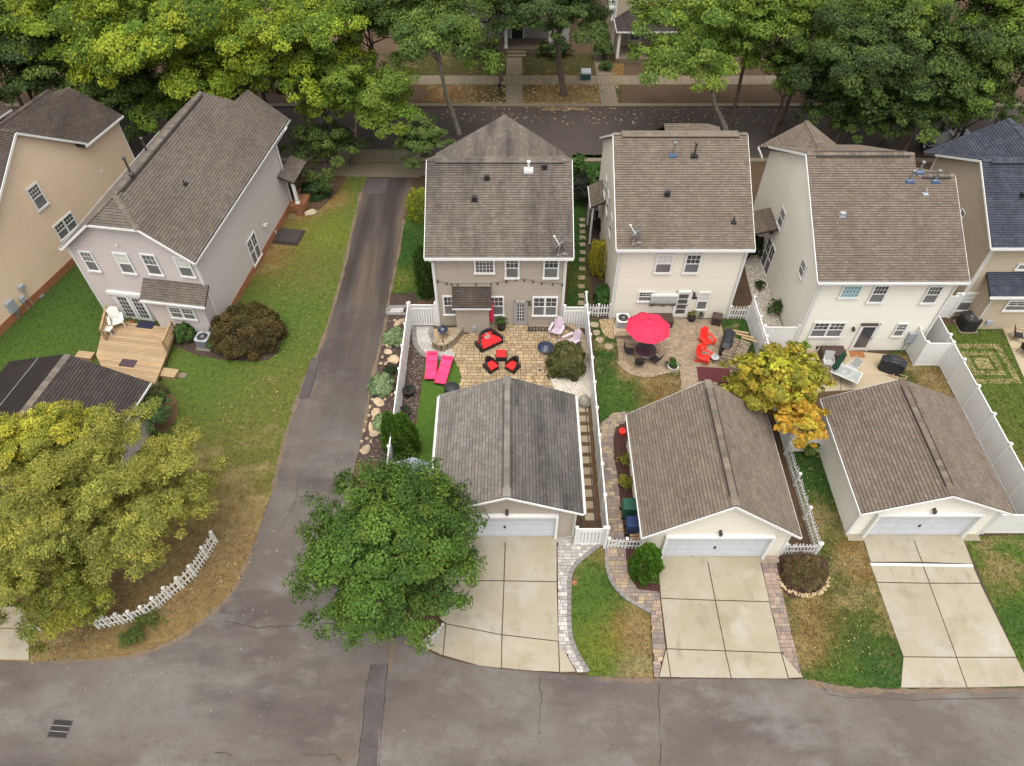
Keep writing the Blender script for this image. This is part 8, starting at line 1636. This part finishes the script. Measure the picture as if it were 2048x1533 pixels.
sh('hosta', 'upper pale variegated mound shrub by the white fence', 790, 680, (.80, .78), .75, 3600, .12, HO, asp=.5, shape='dome', nl=16, lr=.4); sh('hosta', 'lower pale variegated mound shrub by the white fence', 764, 775, (.85, .9), .75, 4200, .12, HO, asp=.5, shape='dome', nl=16, lr=.4); sh('hosta', 'pale variegated mound shrub partly behind the conifers', 765, 850, (.55, .75), .6, 2200, .12, HO, asp=.5, shape='dome', nl=14, lr=.4)
sh('shrub', 'low dark juniper spilling over the rocks by the fence', 783, 745, (.5, .4), .4, 800, .14, FOL_D, asp=.3)
sh('shrub', 'dark shrub hugging the right wall of the taupe house', 1158, 400, (.75, 1.3), 2.0, 3000, .17, ((.022, .028, .02), (.03, .036, .024), (.018, .022, .018)))
sh('shrub', 'green shrub at the front right corner of the taupe house', 1152, 348, (.7, .8), 1.5, 1700, .16, FOL_G)
sh('shrub', 'tall green shrub beside the cream house side wall', 1190, 395, (.75, 1.1), 2.1, 2800, .16, FOL_G+((.10, .15, .045),))
sh('shrub', 'small dark shrub behind the tall green one at the porch', 1200, 362, (.6, .6), 1.1, 900, .16, FOL_D)
sh('shrub', 'purple leaved shrub below the black round bin', 1197, 466, (.7, .6), 1.2, 1500, .14, ((.035, .018, .022), (.05, .026, .028), (.028, .02, .02)))
sh('shrub', 'golden yellow boxy shrub beside the cream house', 1200, 540, (.72, 1.05), 2.0, 5200, .11, ((.36, .34, .034), (.46, .42, .04), (.26, .27, .034), (.52, .44, .055)), shape='column', asp=.6)
sh('shrub', 'clipped round green shrub beside the picket gate', 1206, 606, (.72, .82), 1.45, 4200, .12, ((.045, .105, .026), (.06, .13, .03), (.075, .15, .036)), shape='dome', asp=.6, nl=20, lr=.35)
sh('shrub', 'green shrub in the white gravel at the fence corner', 1545, 625, (.55, .55), .95, 1100, .14, FOL_G+((.09, .12, .04),), asp=.4); sh('shrub', 'dark shrub in the gap beside the cream house corner', 1502, 510, (.8, .7), 1.5, 1700, .17, FOL_D+FOL_G[:1]); sh('shrub', 'sparse small shrub in the white gravel strip', 1518, 578, (.35, .35), .6, 330, .13, FOL_D)
sh('shrub', 'round dark green shrub at the deck corner', 374, 678, (.72, .68), 1.3, 3600, .12, ((.045, .09, .024), (.06, .115, .03), (.08, .14, .034)), asp=.5, shape='dome', nl=18, lr=.36); sh('shrub', 'loose leafy plant beside the grey air conditioner', 438, 695, (.6, .5), .8, 800, .17, ((.06, .13, .03), (.09, .17, .035), (.04, .09, .025)))
sh('shrub', 'dark green wispy shrub right of the dark garage', 310, 850, (1.15, 1.1), 2.4, 6500, .16, ((.045, .09, .03), (.06, .115, .035), (.085, .14, .04)), asp=.35); sh('grass_clump', 'brown ornamental grass clump beside the deck step', 322, 792, (.5, .45), .8, 900, .3, ((.12, .115, .045), (.16, .125, .055), (.09, .10, .04)), asp=.12, radial=True, cat='grass clump')
sh('shrub', 'rounded dark hedge shrub beside the front porch', 632, 390, (1.25, 1.0), 1.2, 5200, .15, FOL_D+((.05, .10, .028), (.06, .115, .03)), shape='dome', nl=18, lr=.36)
sh('shrub', 'twiggy red brown shrub in mulch by the right picket corner', 1603, 1150, (1.12, 1.0), 1.25, 11000, .12, ((.11, .072, .038), (.135, .095, .042), (.095, .088, .034), (.165, .12, .065)), shape='dome', asp=.22, nl=20, lr=.4, radial=True)
sh('shrub', 'small yellow green shrub upper in the mulch by the garage', 1248, 924, (.42, .4), .5, 700, .11, FOL_Y, asp=.35, radial=True); sh('shrub', 'small yellow green shrub lower in the mulch by the garage', 1250, 970, (.45, .45), .6, 900, .11, FOL_Y, asp=.35, radial=True)
sh('shrub', 'dark shrub by the porch of the far tan house', 1206, 118, (1.1, 1.0), 1.6, 1800, .22, VD); sh('shrub', 'low green shrub by the walk of the far tan house', 1213, 140, (.9, .6), .6, 700, .2, FOL_G); sh('shrub', 'dark shrub row left of the far shaded porch', 965, 112, (1.8, .9), 1.1, 1800, .22, VD); sh('shrub', 'dark shrub row right of the far shaded porch', 1110, 112, (1.8, .9), 1.1, 1800, .22, VD)
sh('grass_clump', 'green grass tuft below the curved picket fence', 262, 1280, (.55, .5), .6, 600, .35, ((.08, .12, .03), (.11, .145, .035)), asp=.1, radial=True, cat='grass clump'); sh('grass_clump', 'weedy green clump in front of the curved picket fence', 300, 1240, (.8, .4), .4, 600, .25, ((.09, .12, .03), (.12, .14, .035)), asp=.15, radial=True, cat='grass clump')
sh('shrub', 'leafy sprig beside the right garage gate', 1612, 905, (.5, .45), .8, 260, .3, ((.14, .20, .04), (.20, .26, .06), (.08, .13, .03)), asp=.3, radial=True)
